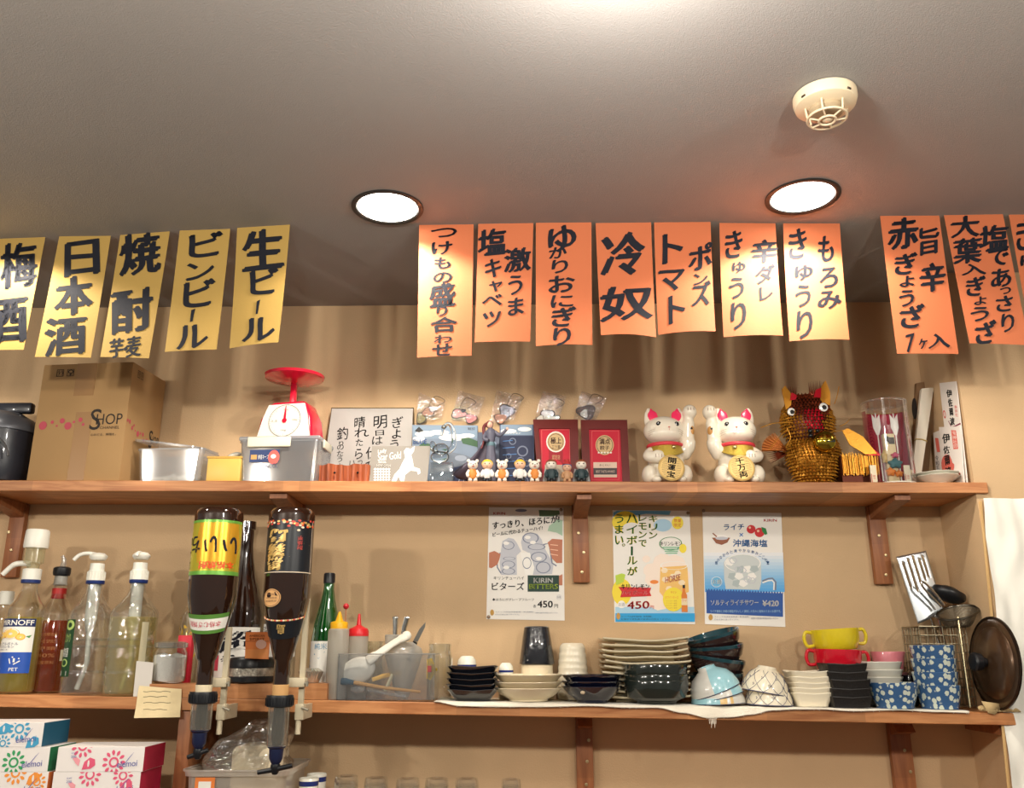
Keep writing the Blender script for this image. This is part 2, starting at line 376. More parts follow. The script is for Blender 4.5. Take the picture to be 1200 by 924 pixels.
# cloth-like white paper pinned to the right wall, with a thin wood edge
LINEN = mat('white_paper_cloth', (238, 236, 226), .7, bump=.9, bscale=14, sheen=.2)
YW = FY-.004
px = [(1151, 585), (1250, 585), (1262, 980), (1199, 980)]
px = [(1150, 585), (1300, 585), (1320, 985), (1190, 985)]
P = [U(x, y, YW) for x, y in px]
t = thing('wall_paper_sheet', 'large crinkled white sheet pinned to the wall right of the shelves', 'paper', P[3])
def lin_S(u, v):
    p = (P[0]*(1-u)+P[1]*u)*(1-v)+(P[3]*(1-u)+P[2]*u)*v
    n = noise.noise(Vector((p.x*16+p.z*2, p.z*4.0, 1))) + .6*noise.noise(Vector((p.x*34, p.z*12, 4)))
    return p + Vector((0, -.010-.012*n, 0))
mb = MB(); mb.grid(lin_S, 60, 90); o = obj('sheet', mb, LINEN, t, world=True)
mb = MB(); c = U(1160, 589, YW-.006); mb.ell(c, (.0042, .003, .0042), 0, 12, 8); obj('pin', mb, mat('pin_brown', (120, 84, 60), .4, .4), t, world=True)
a = U(1147, 588, FY); b = U(1186, 985, FY)
mb = MB(); mb.prism([(a.x, a.z), (a.x+.006, a.z), (b.x+.006, b.z), (b.x, b.z)], FY-.003, FY-.0006); o = obj('edge_strip', mb, mat('light_wood', (214, 178, 122), .6)); tag(o, 'thin pale wood strip along the wall corner beside the white sheet', 'trim')

# ---------------- ceiling fittings ----------------
RIM = mat('downlight_rim', (34, 32, 30), .4); LENS = mat('downlight_lens', (255, 246, 232), .5, emit=6.0)
for i, ((x, y), lab) in enumerate(zip(DL[1:3], ('round recessed ceiling downlight left of the orange menu strips', 'round recessed ceiling downlight above the cucumber menu strips'))):
    t = thing('ceiling_downlight', lab, 'light', (x, y, CEIL), 0, 'recessed downlights')
    mb = MB(); mb.lathe([(.0785, -.0005), (.0785, -.003), (.0755, -.0045), (.068, -.0035), (.066, -.0005)], 56, cap0=False, cap1=False); obj('trim_ring', mb, RIM, t)
    mb = MB(); mb.lathe([(0, -.0028), (.055, -.0026), (.0655, -.0012)], 48, cap1=False); obj('lens', mb, LENS, t)
# smoke detector
DW = mat('detector_plastic', (222, 204, 172), .45); DD = mat('detector_dark', (60, 50, 40), .6)
p = UZ(966, 112, CEIL)
t = thing('smoke_detector', 'round cream smoke detector on the ceiling above the right downlight', 'smoke detector', (p.x, p.y, CEIL))
mb = MB(); mb.lathe([(.050, -.0005), (.054, -.002), (.054, -.012), (.051, -.022), (.040, -.027), (0, -.028)], 48, cap0=True); obj('base', mb, DW, t)
mb = MB()
for k in range(4):
    a = k*PI/2+.5; mb.box(-.004, .004, -.0535, -.0505, -.0195, -.0165, M=RZ(a))
obj('slot', mb, DD, t)
mb = MB(); mb.lathe([(.030, -.0275), (.030, -.034), (.026, -.038), (.012, -.039), (0, -.0395)], 32, cap0=True); obj('sensor_core', mb, DD if False else mat('detector_core', (170, 150, 120), .5), t)
mb = MB()
for rr, zz in ((.033, -.046), (.014, -.050)):
    mb.tube([(rr*math.cos(2*PI*k/32), rr*math.sin(2*PI*k/32), zz) for k in range(32)], .0022, 6, closed=True)
for k in range(6):
    a = 2*PI*k/6; ca, sa = math.cos(a), math.sin(a)
    mb.tube([(.036*ca, .036*sa, -.027), (.034*ca, .034*sa, -.046)], .0018, 6); mb.tube([(.033*ca, .033*sa, -.046), (.012*ca, .012*sa, -.050)], .0016, 6)
mb.ell((0, 0, -.049), (.009, .009, .003)); obj('cage', mb, DW, t)

# ---------------- menu strips hanging from the ceiling ----------------
YEL = mat('yellow_paper', (172, 140, 72), .75, bump=.1); ORA = mat('orange_paper', (190, 104, 64), .75, bump=.1)
C1, C2, C3, C4 = crop(0, 240, 3.4286), crop(470, 240, 4), crop(740, 240, 4.444), crop(1000, 230, 4.62)
V = 'ー|'
STRIPS = [
 ('plum wine', 'yellow paper menu strip, leftmost, brightly lit and cut by the frame', YEL, C1, [(-35,138),(182,130),(95,583),(-120,585)], 0, [('梅',0,150,152,342),('酒',-70,375,112,562)]),
 ('sake', 'yellow menu strip with three large characters above the cardboard box', YEL, C1, [(238,127),(445,125),(365,615),(140,612)], .004, [('日',258,143,400,292),('本',215,290,375,452),('酒',178,455,348,612)]),
 ('shochu', 'yellow menu strip with two large characters and two tiny ones below', YEL, C1, [(483,122),(682,107),(598,618),(403,612)], .004, [('焼',478,110,650,290),('酎',445,338,615,522),('芋',440,540,500,620),('・',500,575,515,590),('麦',508,530,570,615)]),
 ('bottled', 'yellow menu strip, second from right of the yellow ones', YEL, C1, [(722,104),(925,97),(870,582),(662,592)], .006, [('ビ',757,108,898,215),('ン',742,235,860,312),('ビ',735,303,865,418),(V,764,425,788,475),('ル',708,485,840,583)]),
 ('draft', 'yellow menu strip, rightmost of the yellow ones', YEL, C1, [(953,93),(1165,80),(1118,553),(922,578)], .01, [('生',970,97,1140,270),('ビ',1003,255,1118,368),(V,1028,390,1048,445),('ル',975,455,1105,555)]),
 ('pickles', 'leftmost orange menu strip, one long column of characters, half brightly lit', ORA, C2, [(85,95),(340,92),(330,708),(75,717)], .006, [('つ',140,110,262,158),('け',142,175,242,240),('も',155,250,232,308),('の',150,322,240,375),('盛',132,370,255,488),('り',165,480,218,532),('合',138,530,265,605),('わ',155,615,240,655),('せ',145,655,240,714)]),
 ('cabbage', 'orange menu strip with two columns, second from left of the orange ones', ORA, C2, [(362,90),(620,86),(605,642),(345,645)], .006, [('塩',360,112,495,245),('キ',392,255,470,350),('ャ',412,360,475,415),('ベ',378,425,475,482),('ツ',383,503,470,578),('激',480,203,612,322),('う',500,335,570,428),('ま',500,440,575,525)]),
 ('rice ball', 'orange menu strip with one column of seven small characters', ORA, C2, [(632,85),(892,83),(897,658),(632,663)], .014, [('ゆ',688,97,825,228),('か',692,200,780,257),('り',705,260,785,328),('お',690,335,815,420),('に',702,428,808,490),('ぎ',705,482,822,580),('り',712,580,797,668)]),
 ('tofu', 'orange menu strip with only two very large characters', ORA, C2, [(912,86),(1172,83),(1196,622),(937,612)], .022, [('冷',935,128,1148,342),('奴',932,380,1185,552)]),
 ('tomato', 'orange menu strip just left of the two glowing strips', ORA, C3, [(118,92),(412,90),(438,660),(140,678)], .018, [('ト',162,145,270,312),('マ',142,340,280,455),('ト',192,475,280,625),('ポ',297,200,422,348),('ン',322,360,400,425),('ズ',312,400,415,535)]),
 ('cucumber', 'glowing menu strip directly under the right downlight, left of a similar one', ORA, C3, [(458,95),(750,97),(790,682),(480,690)], .014, [('き',488,135,580,285),('ゅ',525,300,597,362),('う',508,382,588,498),('り',515,510,597,655),('辛',622,182,765,308),('ダ',645,315,750,418),('レ',665,432,737,508)]),
 ('moromi', 'glowing menu strip right of the other glowing one, above the gold dragon', ORA, C3, [(790,97),(1085,98),(1135,703),(823,712)], .014, [('き',818,125,915,290),('ゅ',852,315,947,402),('う',855,422,935,540),('り',857,553,942,703),('も',970,162,1057,305),('ろ',980,330,1077,440),('み',968,450,1095,552)]),
 ('red gyoza', 'orange menu strip with a number seven at its foot', ORA, C4, [(145,107),(465,105),(570,855),(237,853)], .004, [('赤',185,112,355,300),('ぎ',222,310,352,435),('ょ',250,440,332,502),('う',248,515,330,608),('ざ',252,592,387,722),('7',282,750,330,845),('ヶ',350,775,400,832),('入',402,748,522,828),('旨',357,170,467,328),('辛',360,368,500,532)]),
 ('shiso gyoza', 'orange menu strip with two crowded columns, second from the right edge', ORA, C4, [(490,103),(810,98),(955,808),(630,797)], .004, [('大',525,103,685,232),('葉',540,228,700,375),('入',585,372,725,438),('ぎ',610,440,720,550),('ょ',655,550,722,598),('う',635,605,735,685),('ざ',658,678,775,805),('塩',680,155,845,305),('で',730,290,845,388),('あ',745,398,860,505),('っ',795,500,855,540),('さ',772,545,865,635),('り',800,640,872,742)]),
 ('last', 'orange menu strip cut off by the right edge of the picture', ORA, C4, [(842,100),(1150,98),(1290,800),(970,800)], .004, [('き',880,120,985,300),('ゅ',905,320,1000,400),('う',930,420,1020,520),('り',950,530,1040,640)]),
]
TAPE = clear('clear_tape', (235, 225, 200), .1, .3, .25)
for (nm, lab, m, cf, cs, curl, gl) in STRIPS:
    pc = [cf(*c) for c in cs]
    A = UZ(*pc[0], CEIL-.0015); B = UZ(*pc[1], CEIL-.0015)
    C = U(*pc[2], B.y - curl); D = U(*pc[3], A.y - curl)
    q = Quad(pc, [A, B, C, D]); q.curl = 0
    S0 = q.S; bow = curl*.5
    q.S = (lambda S0, n, bow: lambda u, v, off=0: S0(u, v, off) - n*(bow*4*v*(1-v)*.6) + n*(bow*v*v*math.sin(PI*u)))(S0, q.n, bow)
    t = thing('menu_strip', lab, 'menu strip', (A+B)/2, 0, 'handwritten menu strips hanging from the ceiling')
    mb = MB(); q.sheet(mb, .0003, 8, 20); obj('sheet', mb, m, t, world=True)
    mb = MB(); fn = q.pt(.0011)
    for g in gl:
        x0, y0 = cf(g[1], g[2]); x1, y1 = cf(g[3], g[4]); big = (x1-x0) > 14
        stamp(mb, g[0], x0, y0, x1, y1, fn, 0, bold=.0 if g[0] in (V,) else (.045 if big else .05), skew=.10, warp=.035)
    obj('lettering', mb, INK, t, world=True)
# ---------------- printed drink posters on the wall ----------------
PW = mat('poster_white', (240, 236, 228), .55)
def pr(name, col, **k): return mat('print_' + name, col, .55, **k)
BLK, WHT, RED, GRN, LGR, NAVY, BLU, YLW, SKY, GOLDP, SKIN, GLS, GLD, DGR, ORG, LBL, PNK, LSKY = (pr('black', (28,28,30)), pr('white', (244,242,236)), pr('red', (206,34,40)),
  pr('green', (30,130,60)), pr('lime', (190,215,70)), pr('navy', (38,84,160)), pr('blue', (40,110,180)), pr('yellow', (246,222,60)), pr('sky', (40,160,220)),
  pr('ochre', (196,150,70)), pr('skin', (190,120,90)), pr('glass_grey', (196,198,206)), pr('glass_dark', (120,128,150)), pr('dark_green', (22,56,44)),
  pr('orange', (240,140,60)), pr('pale_blue', (176,214,236)), pr('pale_pink', (244,200,170)), pr('mid_sky', (110,182,224)))
def poster(lab, pc, Yw=-.0015):
    P = [U(x, y, Yw) for x, y in pc]; q = Quad(pc, P); t = thing('drink_poster', lab, 'poster', P[3])
    mb = MB(); q.sheet(mb, .0006, 2, 2); obj('sheet', mb, PW, t, world=True)
    return q, t
class Ink:
    """collects a sheet's flat print into one thin mesh, a material slot for each ink"""
    def __init__(s, q, cf, t): s.q = q; s.cf = cf; s.t = t; s.mb = MB(); s.ms = []; s.k = 0
    def at(s, m):
        s.k += 1; off = .0003 + s.k*.00002
        if m not in s.ms: s.ms.append(m)
        s.i = s.ms.index(m); P = s.q.pt(off); return s.mb, (lambda x, y: P(*s.cf(x, y)))
    def text(s, m, w, x0, y0, x1, y1, **k): mb, fn = s.at(m); stamp(mb, w, x0, y0, x1, y1, fn, s.i, **k)
    def rect(s, m, x0, y0, x1, y1): mb, fn = s.at(m); rectp(mb, x0, y0, x1, y1, fn, s.i)
    def poly(s, m, pts): mb, fn = s.at(m); polyp(mb, pts, fn, s.i)
    def ell(s, m, cx, cy, rx, ry, **k): mb, fn = s.at(m); ellp(mb, cx, cy, rx, ry, fn, s.i, **k)
    def line(s, m, pts, w): mb, fn = s.at(m); linep(mb, pts, w, fn, s.i)
    def done(s): obj('print', s.mb, s.ms, s.t, world=True)
# first poster (crop origin 550,580 scale 5.775)
cf = crop(550, 580, 5.775)
q, t = poster('drink poster with two clinking mugs and a dark green logo block', [cf(133, 85), cf(637, 90), cf(645, 853), cf(115, 843)])
k = Ink(q, cf, t)
k.poly(pr('leaf_green', (96,128,96)), [(470,105),(608,108),(612,135),(560,150),(475,150)]); k.poly(pr('pale_mint', (176,206,180)), [(540,215),(600,170),(630,175),(630,285),(590,262),(530,250)])
k.ell(GLD, 350, 108, 40, 10); 
k.poly(GLS, [(215,380),(225,320),(265,298),(300,305),(320,330),(350,390),(320,420),(322,550),(215,550),(205,470)])
k.poly(GLS, [(350,330),(360,285),(410,260),(460,270),(490,310),(500,350),(570,480),(560,545),(420,550),(400,400),(360,380)])
k.poly(WHT, [(345,400),(410,400),(440,500),(430,552),(380,552)])
for cx, cy, rx, ry in ((265,350,40,30),(270,440,42,12),(265,480,45,25),(265,525,45,22)): k.ell(GLD, cx, cy, rx, ry, ri=.86)
for cx, cy, rx, ry in ((415,300,55,38),(455,360,60,22),(470,430,55,35),(500,500,50,40),(390,470,30,40)): k.ell(GLD, cx, cy, rx, ry, ri=.86)
for cx, cy in ((250,335),(395,295),(470,440),(250,500),(430,330)): k.ell(WHT, cx, cy, 20, 12)
k.line(GLD, [(210,400),(185,440),(190,500),(215,540)], 8); k.line(GLD, [(500,345),(540,335),(560,470),(590,490)], 9)
k.poly(SKIN, [(133,400),(170,388),(212,410),(205,440),(190,480),(150,505),(133,500)]); k.poly(SKIN, [(530,330),(560,305),(630,310),(628,470),(590,470),(560,440),(545,380)])
for i in range(3): k.line(PNK, [(548,345+i*32),(600,350+i*34)], 5)
k.poly(SKIN, [(600,560),(630,545),(630,620),(608,620)])
k.text(RED, 'KIRIN', 162,120,243,138, bold=.02)
k.text(BLK, 'すっきり、ほろにが!', 155,163,610,217, skew=.95, bold=.03)
k.text(BLK, 'ビールに代わるチューハイ!', 158,238,495,268, skew=1.7, bold=.02)
k.text(BLK, 'キリンチューハイ', 165,560,370,582); k.text(BLK, 'ビターズ', 152,600,372,652, bold=.02)
k.rect(DGR, 395,553,607,662); k.text(WHT, 'KIRIN', 436,570,565,604, bold=.03); k.text(LGR, 'BITTERS', 405,610,600,645, bold=.03)
k.text(BLK, '◆ほろにがグレープフルーツ', 155,705,438,724); k.text(BLK, '各', 432,748,452,768); k.text(BLK, '450', 460,722,565,768, bold=.025); k.text(BLK, '円', 575,745,600,770)
k.ell(GLS, 607, 700, 17, 17, ri=.9); k.text(GLD, 'お酒', 596,693,618,706)
k.ell(GOLDP, 154, 800, 13, 20); k.text(GLD, 'ストップ!未成年者飲酒・飲酒運転。', 175,792,440,800); k.text(GLD, '妊娠中や授乳期の飲酒はお控えください。', 448,798,600,806); k.text(GLD, 'のんだあとはリサイクル。', 175,808,340,817)
k.done()
PIN = mat('poster_pin', (150, 130, 110), .3, .5)
def pins(t, cf, L):
    for x, y in L: p = U(*cf(x, y), -.003); mb = MB(); mb.ell(p, (.0045, .0025, .0045), 0, 10, 6); obj('pin', mb, PIN, t, world=True)
pins(t, cf, [(620,102), (130,828)])
# second poster (crop origin 700,580 scale 5.217)
cf = crop(700, 580, 5.217)
q, t = poster('drink poster with green vertical headline and a yellow-orange highball glass', [cf(93, 95), cf(563, 98), cf(598, 793), cf(105, 782)])
k = Ink(q, cf, t)
k.poly(LSKY, [(120,98),(450,100),(440,125),(300,118),(150,140),(98,200),(98,110)]); k.ell(YLW, 170, 170, 80, 70, a0=.3); k.ell(WHT, 210,215,60,42)
k.ell(LBL, 400, 190, 55, 40); k.rect(LBL, 110, 690, 592, 735); k.ell(YLW, 150, 600, 60, 80)
for i, (cx, cy, r) in enumerate([(330,470,50),(400,420,60),(470,440,75),(300,400,25),(520,500,50),(350,520,60),(455,520,100),(430,600,90),(380,640,80)]): k.ell(pr('splash', (250,232,216)), cx, cy, r, r*.9, n=9, a0=i)
k.poly(pr('highball', (244,196,110)), [(385,450),(550,440),(560,600),(420,650),(380,600)])
for i in range(6): k.ell(pr('peach', (250,226,190)), 410+(i*53) % 130, 470+(i*37) % 130, 22, 18, n=6, a0=i)
k.ell(WHT, 470, 440, 85, 26, ri=.92)
k.text(pr('faded_red', (226,110,96)), 'HORSE', 415,500,508,540, skew=.5, bold=.02); k.ell(ORG, 348, 540, 26, 12)
for col in (YLW, GRN):
    kk = dict(bold=.05) if col is YLW else dict(bold=.015)
    for chs, x, y0, st, w in (('キリン', 315,128,52,52),('レモンで',252,122,53,50),('ハイボ',178,122,67,66),('うまい',108,122,67,52)):
        for i, c in enumerate(chs): k.text(col, c, x, y0+i*st, x+w, y0+i*st+st*.82, **kk)
    k.text(col, '|' , 205, 322, 217, 378, **kk)
    k.text(col, 'ル', 182,384,245,435, **kk); k.text(col, 'が', 182,446,245,500, **kk); k.text(col, '。', 150,305,170,322, **kk)
k.ell(YLW, 490, 175, 35, 40); k.text(RED, '数量', 468,150,512,172); k.text(RED, '限定', 468,178,512,200)
k.ell(GRN, 448, 305, 70, 42, ri=.93); k.text(BLK, 'キリンレモン', 385,292,515,318, bold=.01)
for i in range(4): k.rect(pr('mint', (130,190,150)), 400+i*6, 325+i*12, 500-i*4, 331+i*12)
k.ell(YLW, 523, 335, 22, 28); k.poly(LGR, [(110,500),(150,488),(172,495),(160,540),(115,560)])
k.poly(RED, [(128,570),(330,575),(320,600),(330,625),(140,632),(150,600)]); k.text(BLK, 'キリンレモン', 145,552,318,585, bold=.03); k.text(pr('pinkish', (250,160,160)), 'ハイボール', 150,592,310,618, bold=.02)
k.ell(WHT, 148, 675, 23, 23); k.text(GLD, 'お酒', 130,665,166,686); k.text(RED, '450', 182,655,318,702, bold=.03, skew=.05); k.text(RED, '円', 322,682,345,702)
k.ell(YLW, 465, 645, 65, 72); k.text(RED, 'キリン', 448,595,482,610); k.text(ORG, 'ホワイトホース', 415,625,495,642)
for i in range(4): k.text(GOLDP, 'ウイスキー使用', 420,650+i*14,485,659+i*14)
k.poly(pr('whisky', (226,130,50)), [(515,720),(513,620),(520,598),(522,562),(535,562),(537,598),(548,620),(552,720)]); k.rect(BLK, 521,558,536,578); k.rect(pr('cream_label', (240,220,180)), 514,640,550,680); k.text(RED, 'ウマ', 518,645,546,660)
k.rect(SKY, 110, 728, 595, 778); k.ell(GOLDP, 128, 745, 12, 20)
k.text(BLK, 'ストップ!未成年者飲酒・飲酒運転。', 145,742,335,752); k.text(BLK, '妊娠中や授乳期の飲酒はお控えください。', 145,758,450,768)
k.done(); pins(t, cf, [(555,112)])
# third poster
q, t = poster('blue drink poster with lychees and a frosted mug over a zigzag band', [cf(643, 105), cf(1125, 112), cf(1150, 810), cf(658, 792)])
k = Ink(q, cf, t)
for i in range(12):     # printed fade from white to blue
    y0 = 360+i*20; f = i/11; k.rect(pr('fade%d' % i, (int(236-150*f), int(238-70*f), int(240-10*f))), 651+i*.6, y0, 1136+i*.8, y0+21)
k.poly(NAVY, [(665,600)] + [(665+i*(470/56), 578+(i % 2)*14+i*.35) for i in range(57)] + [(1135,750),(668,728)])
k.text(RED, 'KIRIN', 1018,150,1097,167, bold=.03)
k.text(BLU, 'ライチ', 772,182,898,220, bold=.03, skew=.05); k.text(BLU, '×', 868,238,892,262); k.text(BLU, '沖縄海塩', 828,278,1040,326, bold=.03, skew=-.05)
k.ell(RED, 940, 215, 27, 27); k.ell(RED, 992, 235, 30, 30); k.ell(PNK, 932, 205, 7, 7); k.ell(PNK, 983, 226, 8, 8); k.poly(GRN, [(1002,200),(1030,210),(1040,245),(1025,250),(1008,230)])
k.ell(WHT, 762, 268, 36, 18); k.poly(pr('bowl_brown', (150,90,60)), [(700,268),(812,268),(795,298),(760,313),(725,302)]); k.line(pr('bowl_brown', (150,90,60)), [(705,240),(730,262)], 7); k.ell(GLS, 760, 272, 38, 10)
s = '豊かな甘みと爽やかな飲みごこち!'
for i, c in enumerate(s):
    a = PI*(1.18-1.36*i/(len(s)-1)) if False else R(205 - 230*i/(len(s)-1)*.62 - 30)
    a = R(158 - 136*i/(len(s)-1)); cx = 885+170*math.cos(a); cy = 470-122*math.sin(a); k.text(BLU, c, cx-9, cy-11, cx+9, cy+9, bold=.01)
k.poly(pr('mug', (206,212,210)), [(773,420),(790,392),(840,375),(900,370),(970,385),(1000,420),(1003,540),(990,588),(785,583),(775,520)])
k.ell(WHT, 888, 425, 112, 55, ri=.94)
for i in range(9): k.ell(pr('ice', (178,190,190)) if i % 2 else WHT, 810+(i*67) % 160, 420+(i*43) % 130, 30, 24, n=5, a0=i*1.3)
for i in range(5): k.ell(GLS, 830+(i*57) % 140, 410+(i*61) % 130, 26, 20, n=6, a0=i, ri=.8)
k.line(GLD, [(1008,535),(1045,520),(1070,518),(1090,540),(1088,590)], 9); k.line(WHT, [(1008,545),(1045,532),(1068,530),(1080,545),(1078,590)], 8)
k.ell(LSKY, 728, 540, 34, 32); k.ell(WHT, 728, 540, 34, 32, ri=.92); k.text(WHT, 'お酒', 702,525,755,553, bold=.02)
k.text(WHT, 'ソルティライチサワー', 692,648,985,682, bold=.02); k.text(WHT, '¥420', 1008,650,1108,688, bold=.04)
k.text(LBL, 'ライチ風味と沖縄の海塩がおいしく調和した甘みと塩味のうまいお酒です。', 690,708,1122,724)
k.ell(GOLDP, 692, 752, 13, 18); k.text(GLD, 'ストップ!未成年者飲酒・飲酒運転。', 715,745,930,753); k.text(GLD, '妊娠中や授乳期の飲酒はお控えください。', 940,752,1105,764); k.text(GLD, 'のんだあとはリサイクル。', 715,760,865,770)
k.done(); pins(t, cf, [(650,98)])
a = U(1136, 852, -.12); mb = MB(); mb.box(NX1-.022, NX1-.0008, -.185, -.02, lowz(NX1)-THK-.022, lowz(NX1)-THK-.0015, bev=.001); o = obj('wood_cleat', mb, WOODD); tag(o, 'small dark wood cleat on the recess wall under the right end of the lower shelf', 'wood')
# ================= things on the upper shelf =================
def zof(px, py, Y): return U(px, py, Y).z
def topx(px, Y): return U(px, 562, Y).x
def mpp(Y, py=500): return (U(601, py, Y)-U(600, py, Y)).length     # metres per picture pixel there
def M_(name, *a, **k): return mat(name, *a, **k)
# --- black cooking pot, far left
Y = -.12; x = topx(-8, Y); z0 = topz(x); zt = zof(10, 473, Y); H = zt-z0
POT = M_('pot_black', (38, 40, 48), .3, coat=.5); t = thing('black_pot', 'round black lidded pot at the left end of the upper shelf', 'pot', (x, Y, z0))
mb = MB(); mb.lathe([(.062, .0005), (.078, .008), (.088, .05), (.088, H*.62)], 40); obj('body', mb, POT, t)
mb = MB(); mb.lathe([(.093, H*.62), (.094, H*.66), (.085, H*.76), (.05, H*.86), (0, H*.9)], 40); obj('lid', mb, M_('pot_lid', (90, 92, 98), .35, .3), t)
mb = MB(); mb.box(-.02, .075, -.012, .012, H*.87, H, bev=.006); obj('lid_handle', mb, POT, t)
mb = MB(); mb.tube([(.03+.058*math.sin(a), -.088-.006*math.sin(a*1.2), H*.5-.1*(1-math.cos(a))*.8) for a in [i*.15 for i in range(9)]], .003, 8); obj('side_handle', mb, M_('pot_wire', (120,122,126), .3, .7), t)
# --- cardboard box
CARD = M_('cardboard', (176, 140, 94), .85, bump=.12, bscale=90, var=.04); CARDT = M_('packing_tape', (160, 120, 74), .35); BOXP = M_('box_print', (50, 42, 36), .7); BOXR = M_('box_dots', (190, 78, 92), .7)
YB = -.198; fl = U(24, 562, YB); fr = U(139, 560, YB); Wb = fr.x-fl.x; Db = .172; phi = R(-5)
z0 = topz(fr.x); Hb = zof(148, 424, YB)-z0
t = thing('cardboard_box', 'tall brown shopping carton with pink dots at the left of the upper shelf', 'box', (fr.x, YB+.003, z0+.0005), 0)
t.rotation_euler = (0, 0, phi)
mb = MB(); mb.box(-Wb, 0, 0, Db, 0, Hb, bev=.002); obj('carton', mb, CARD, t)
mb = MB(); mb.box(-Wb*.56, -Wb*.38, -.0006, 0, 0, Hb*.58); mb.box(-Wb*.62, -Wb*.40, -.0006, 0, Hb*.72, Hb); obj('tape', mb, CARDT, t)
mb = MB(); mb.box(-Wb*.002, .0006, Db*.42, Db*.6, Hb*.90, Hb*.99); 
fx = lambda cx, cy: (-Wb*(1-(cx-125)/(560-125)), Hb*(1-(cy-85)/(640-85)))
fF = lambda cx, cy: Vector((fx(cx, cy)[0], -.0009, fx(cx, cy)[1]))
fS = lambda cx, cy: Vector((.0009, Db*((cx-575)/(900-575)), Hb*(1-(cy-85)/(640-85))))
mb = MB()
for fn, X0, X1, yb, ye in ((fF, 392, 540, 310, 372),):
    stamp(mb, 'S', 388, 306, 440, 404, fn, 0); stamp(mb, 'HOP', 418, 330, 541, 380, fn, 0); stamp(mb, 'CHANNEL', 440, 388, 532, 401, fn, 0); stamp(mb, '心おどる、瞬間を。', 400, 420, 520, 432, fn, 0)
stamp(mb, 'S', 795, 355, 830, 440, fS, 0); stamp(mb, 'HOP', 812, 375, 890, 420, fS, 0)
for bx in (190, 240): ellp(mb, bx+21, 128, 24, 24, fF, 0, 4, PI/4, .86); stamp(mb, '↑↑' if bx == 190 else '♀', bx+8, 114, bx+36, 142, fF, 0)
for bx in (622, 652): ellp(mb, bx+12, 128, 16, 24, fS, 0, 4, PI/4, .86); stamp(mb, '↑↑', bx+5, 114, bx+20, 142, fS, 0)
obj('lettering', mb, BOXP, t)
mb = MB()
for cx, cy, r in ((165,377,19),(208,362,8),(232,380,5),(255,357,12),(286,382,17),(312,364,6),(342,355,10),(358,377,7)): ellp(mb, cx, cy, r, r*1.05, fF)
for cx, cy, r in ((585,360,7),(605,362,9),(632,385,9),(645,370,6),(660,392,5),(688,400,13),(712,392,6),(735,392,9),(748,420,10),(775,405,5),(780,425,5)): ellp(mb, cx, cy, r*.9, r*1.1, fS)
obj('print', mb, BOXR, t)
# --- clear container, lid ajar
CLR = clear('clear_plastic', (225, 230, 235), .10, .12, .34, (200, 205, 210)); CLRT = clear('clear_lid', (225, 230, 235), .2, .12, .25, (210, 215, 220))
def tub(cx, Y, z0, wb, wt, d, h, mb=None, th=.0015, r=.012, nseg=6, lip=True):
    """open rounded-rectangle tub, walls leaning outwards"""
    mb = mb or MB()
    def ring(w_, d_, z, rr):
        L = []
        for (sx, sy, a0) in ((1,1,0), (-1,1,PI/2), (-1,-1,PI), (1,-1,3*PI/2)):
            for i in range(nseg+1):
                a = a0+PI/2*i/nseg; L.append((sx*(w_/2-rr)+rr*math.cos(a), sy*(d_/2-rr)+rr*math.sin(a), z))
        return L
    rs = [ring(wb, d*wb/wt, 0, r), ring(wt, d, h, r)]
    if lip: rs += [ring(wt+.006, d+.006, h+.0008, r+.003), ring(wt+.006, d+.006, h-.003, r+.003)]
    else: rs += [ring(wt-2*th, d-2*th, h, r-th), ring(wb-2*th, d*wb/wt-2*th, th, r-th)]
    n = len(rs[0]); vs = [p for q in rs for p in q]; fs = [tuple(range(n))[::-1]]
    for i in range(len(rs)-1): fs += [(i*n+k, i*n+(k+1) % n, (i+1)*n+(k+1) % n, (i+1)*n+k) for k in range(n)]
    if not lip: fs.append(tuple(3*n+k for k in range(n)))
    return mb.add(vs, fs, 0, True, T(cx, Y, z0))
Y = -.125; x = topx(207, Y); z0 = topz(x)+.0008; k = mpp(Y); h = zof(200, 531, Y)-z0
t = thing('food_container', 'clear plastic box with its lid askew, beside the cardboard box', 'container', (x, Y, z0), R(-4))
obj('tub', tub(0, 0, 0, 70*k, 78*k, .10, h), CLR, t)
mb = MB(); tub(0, 0, 0, 84*k, 82*k, .104, .005, mb, r=.014); mb.M = I4
o = obj('lid', mb, CLRT, t); o.location = (-.008, 0, h+.012); o.rotation_euler = (R(3), R(9), R(-6))
mb = MB()
for i in range(5):
    mb.tube([(-.05+.02*i, -.02+.01*(i % 3), .012), (-.03+.022*i, .015-.008*(i % 2), .022+.004*(i % 2))], .008, 12)
obj('contents', mb, M_('white_rolls', (225, 220, 205), .6), t)['kind'] = 'stuff'
# --- yellow tub with a white scoop
Y = -.15; x = topx(266.5, Y); z0 = topz(x)+.0008; k = mpp(Y); h = zof(266, 539, Y)-z0
t = thing('yellow_tub', 'small yellow plastic tub between the two clear containers', 'tub', (x, Y, z0))
mb = MB(); mb.box(-19.5*k, 19.5*k, -.035, .035, 0, h, bev=.004); obj('body', mb, M_('yellow_plastic', (232, 190, 96), .4), t)
mb = MB(); mb.box(-20.3*k, 20.3*k, -.0365, .0365, h-.004, h+.001, bev=.0012); obj('rim', mb, M_('yellow_rim', (214, 168, 78), .4), t)
mb = MB(); mb.ell((.012, 0, h+.010), (.018, .012, .0075), 0, 20, 12, RY(R(-18))); o = obj('white_scoop', mb, M_('scoop_white', (214, 212, 200), .4)); o.location = (x, Y, z0); tag(o, 'small white oval scoop lying on the yellow tub', 'scoop')
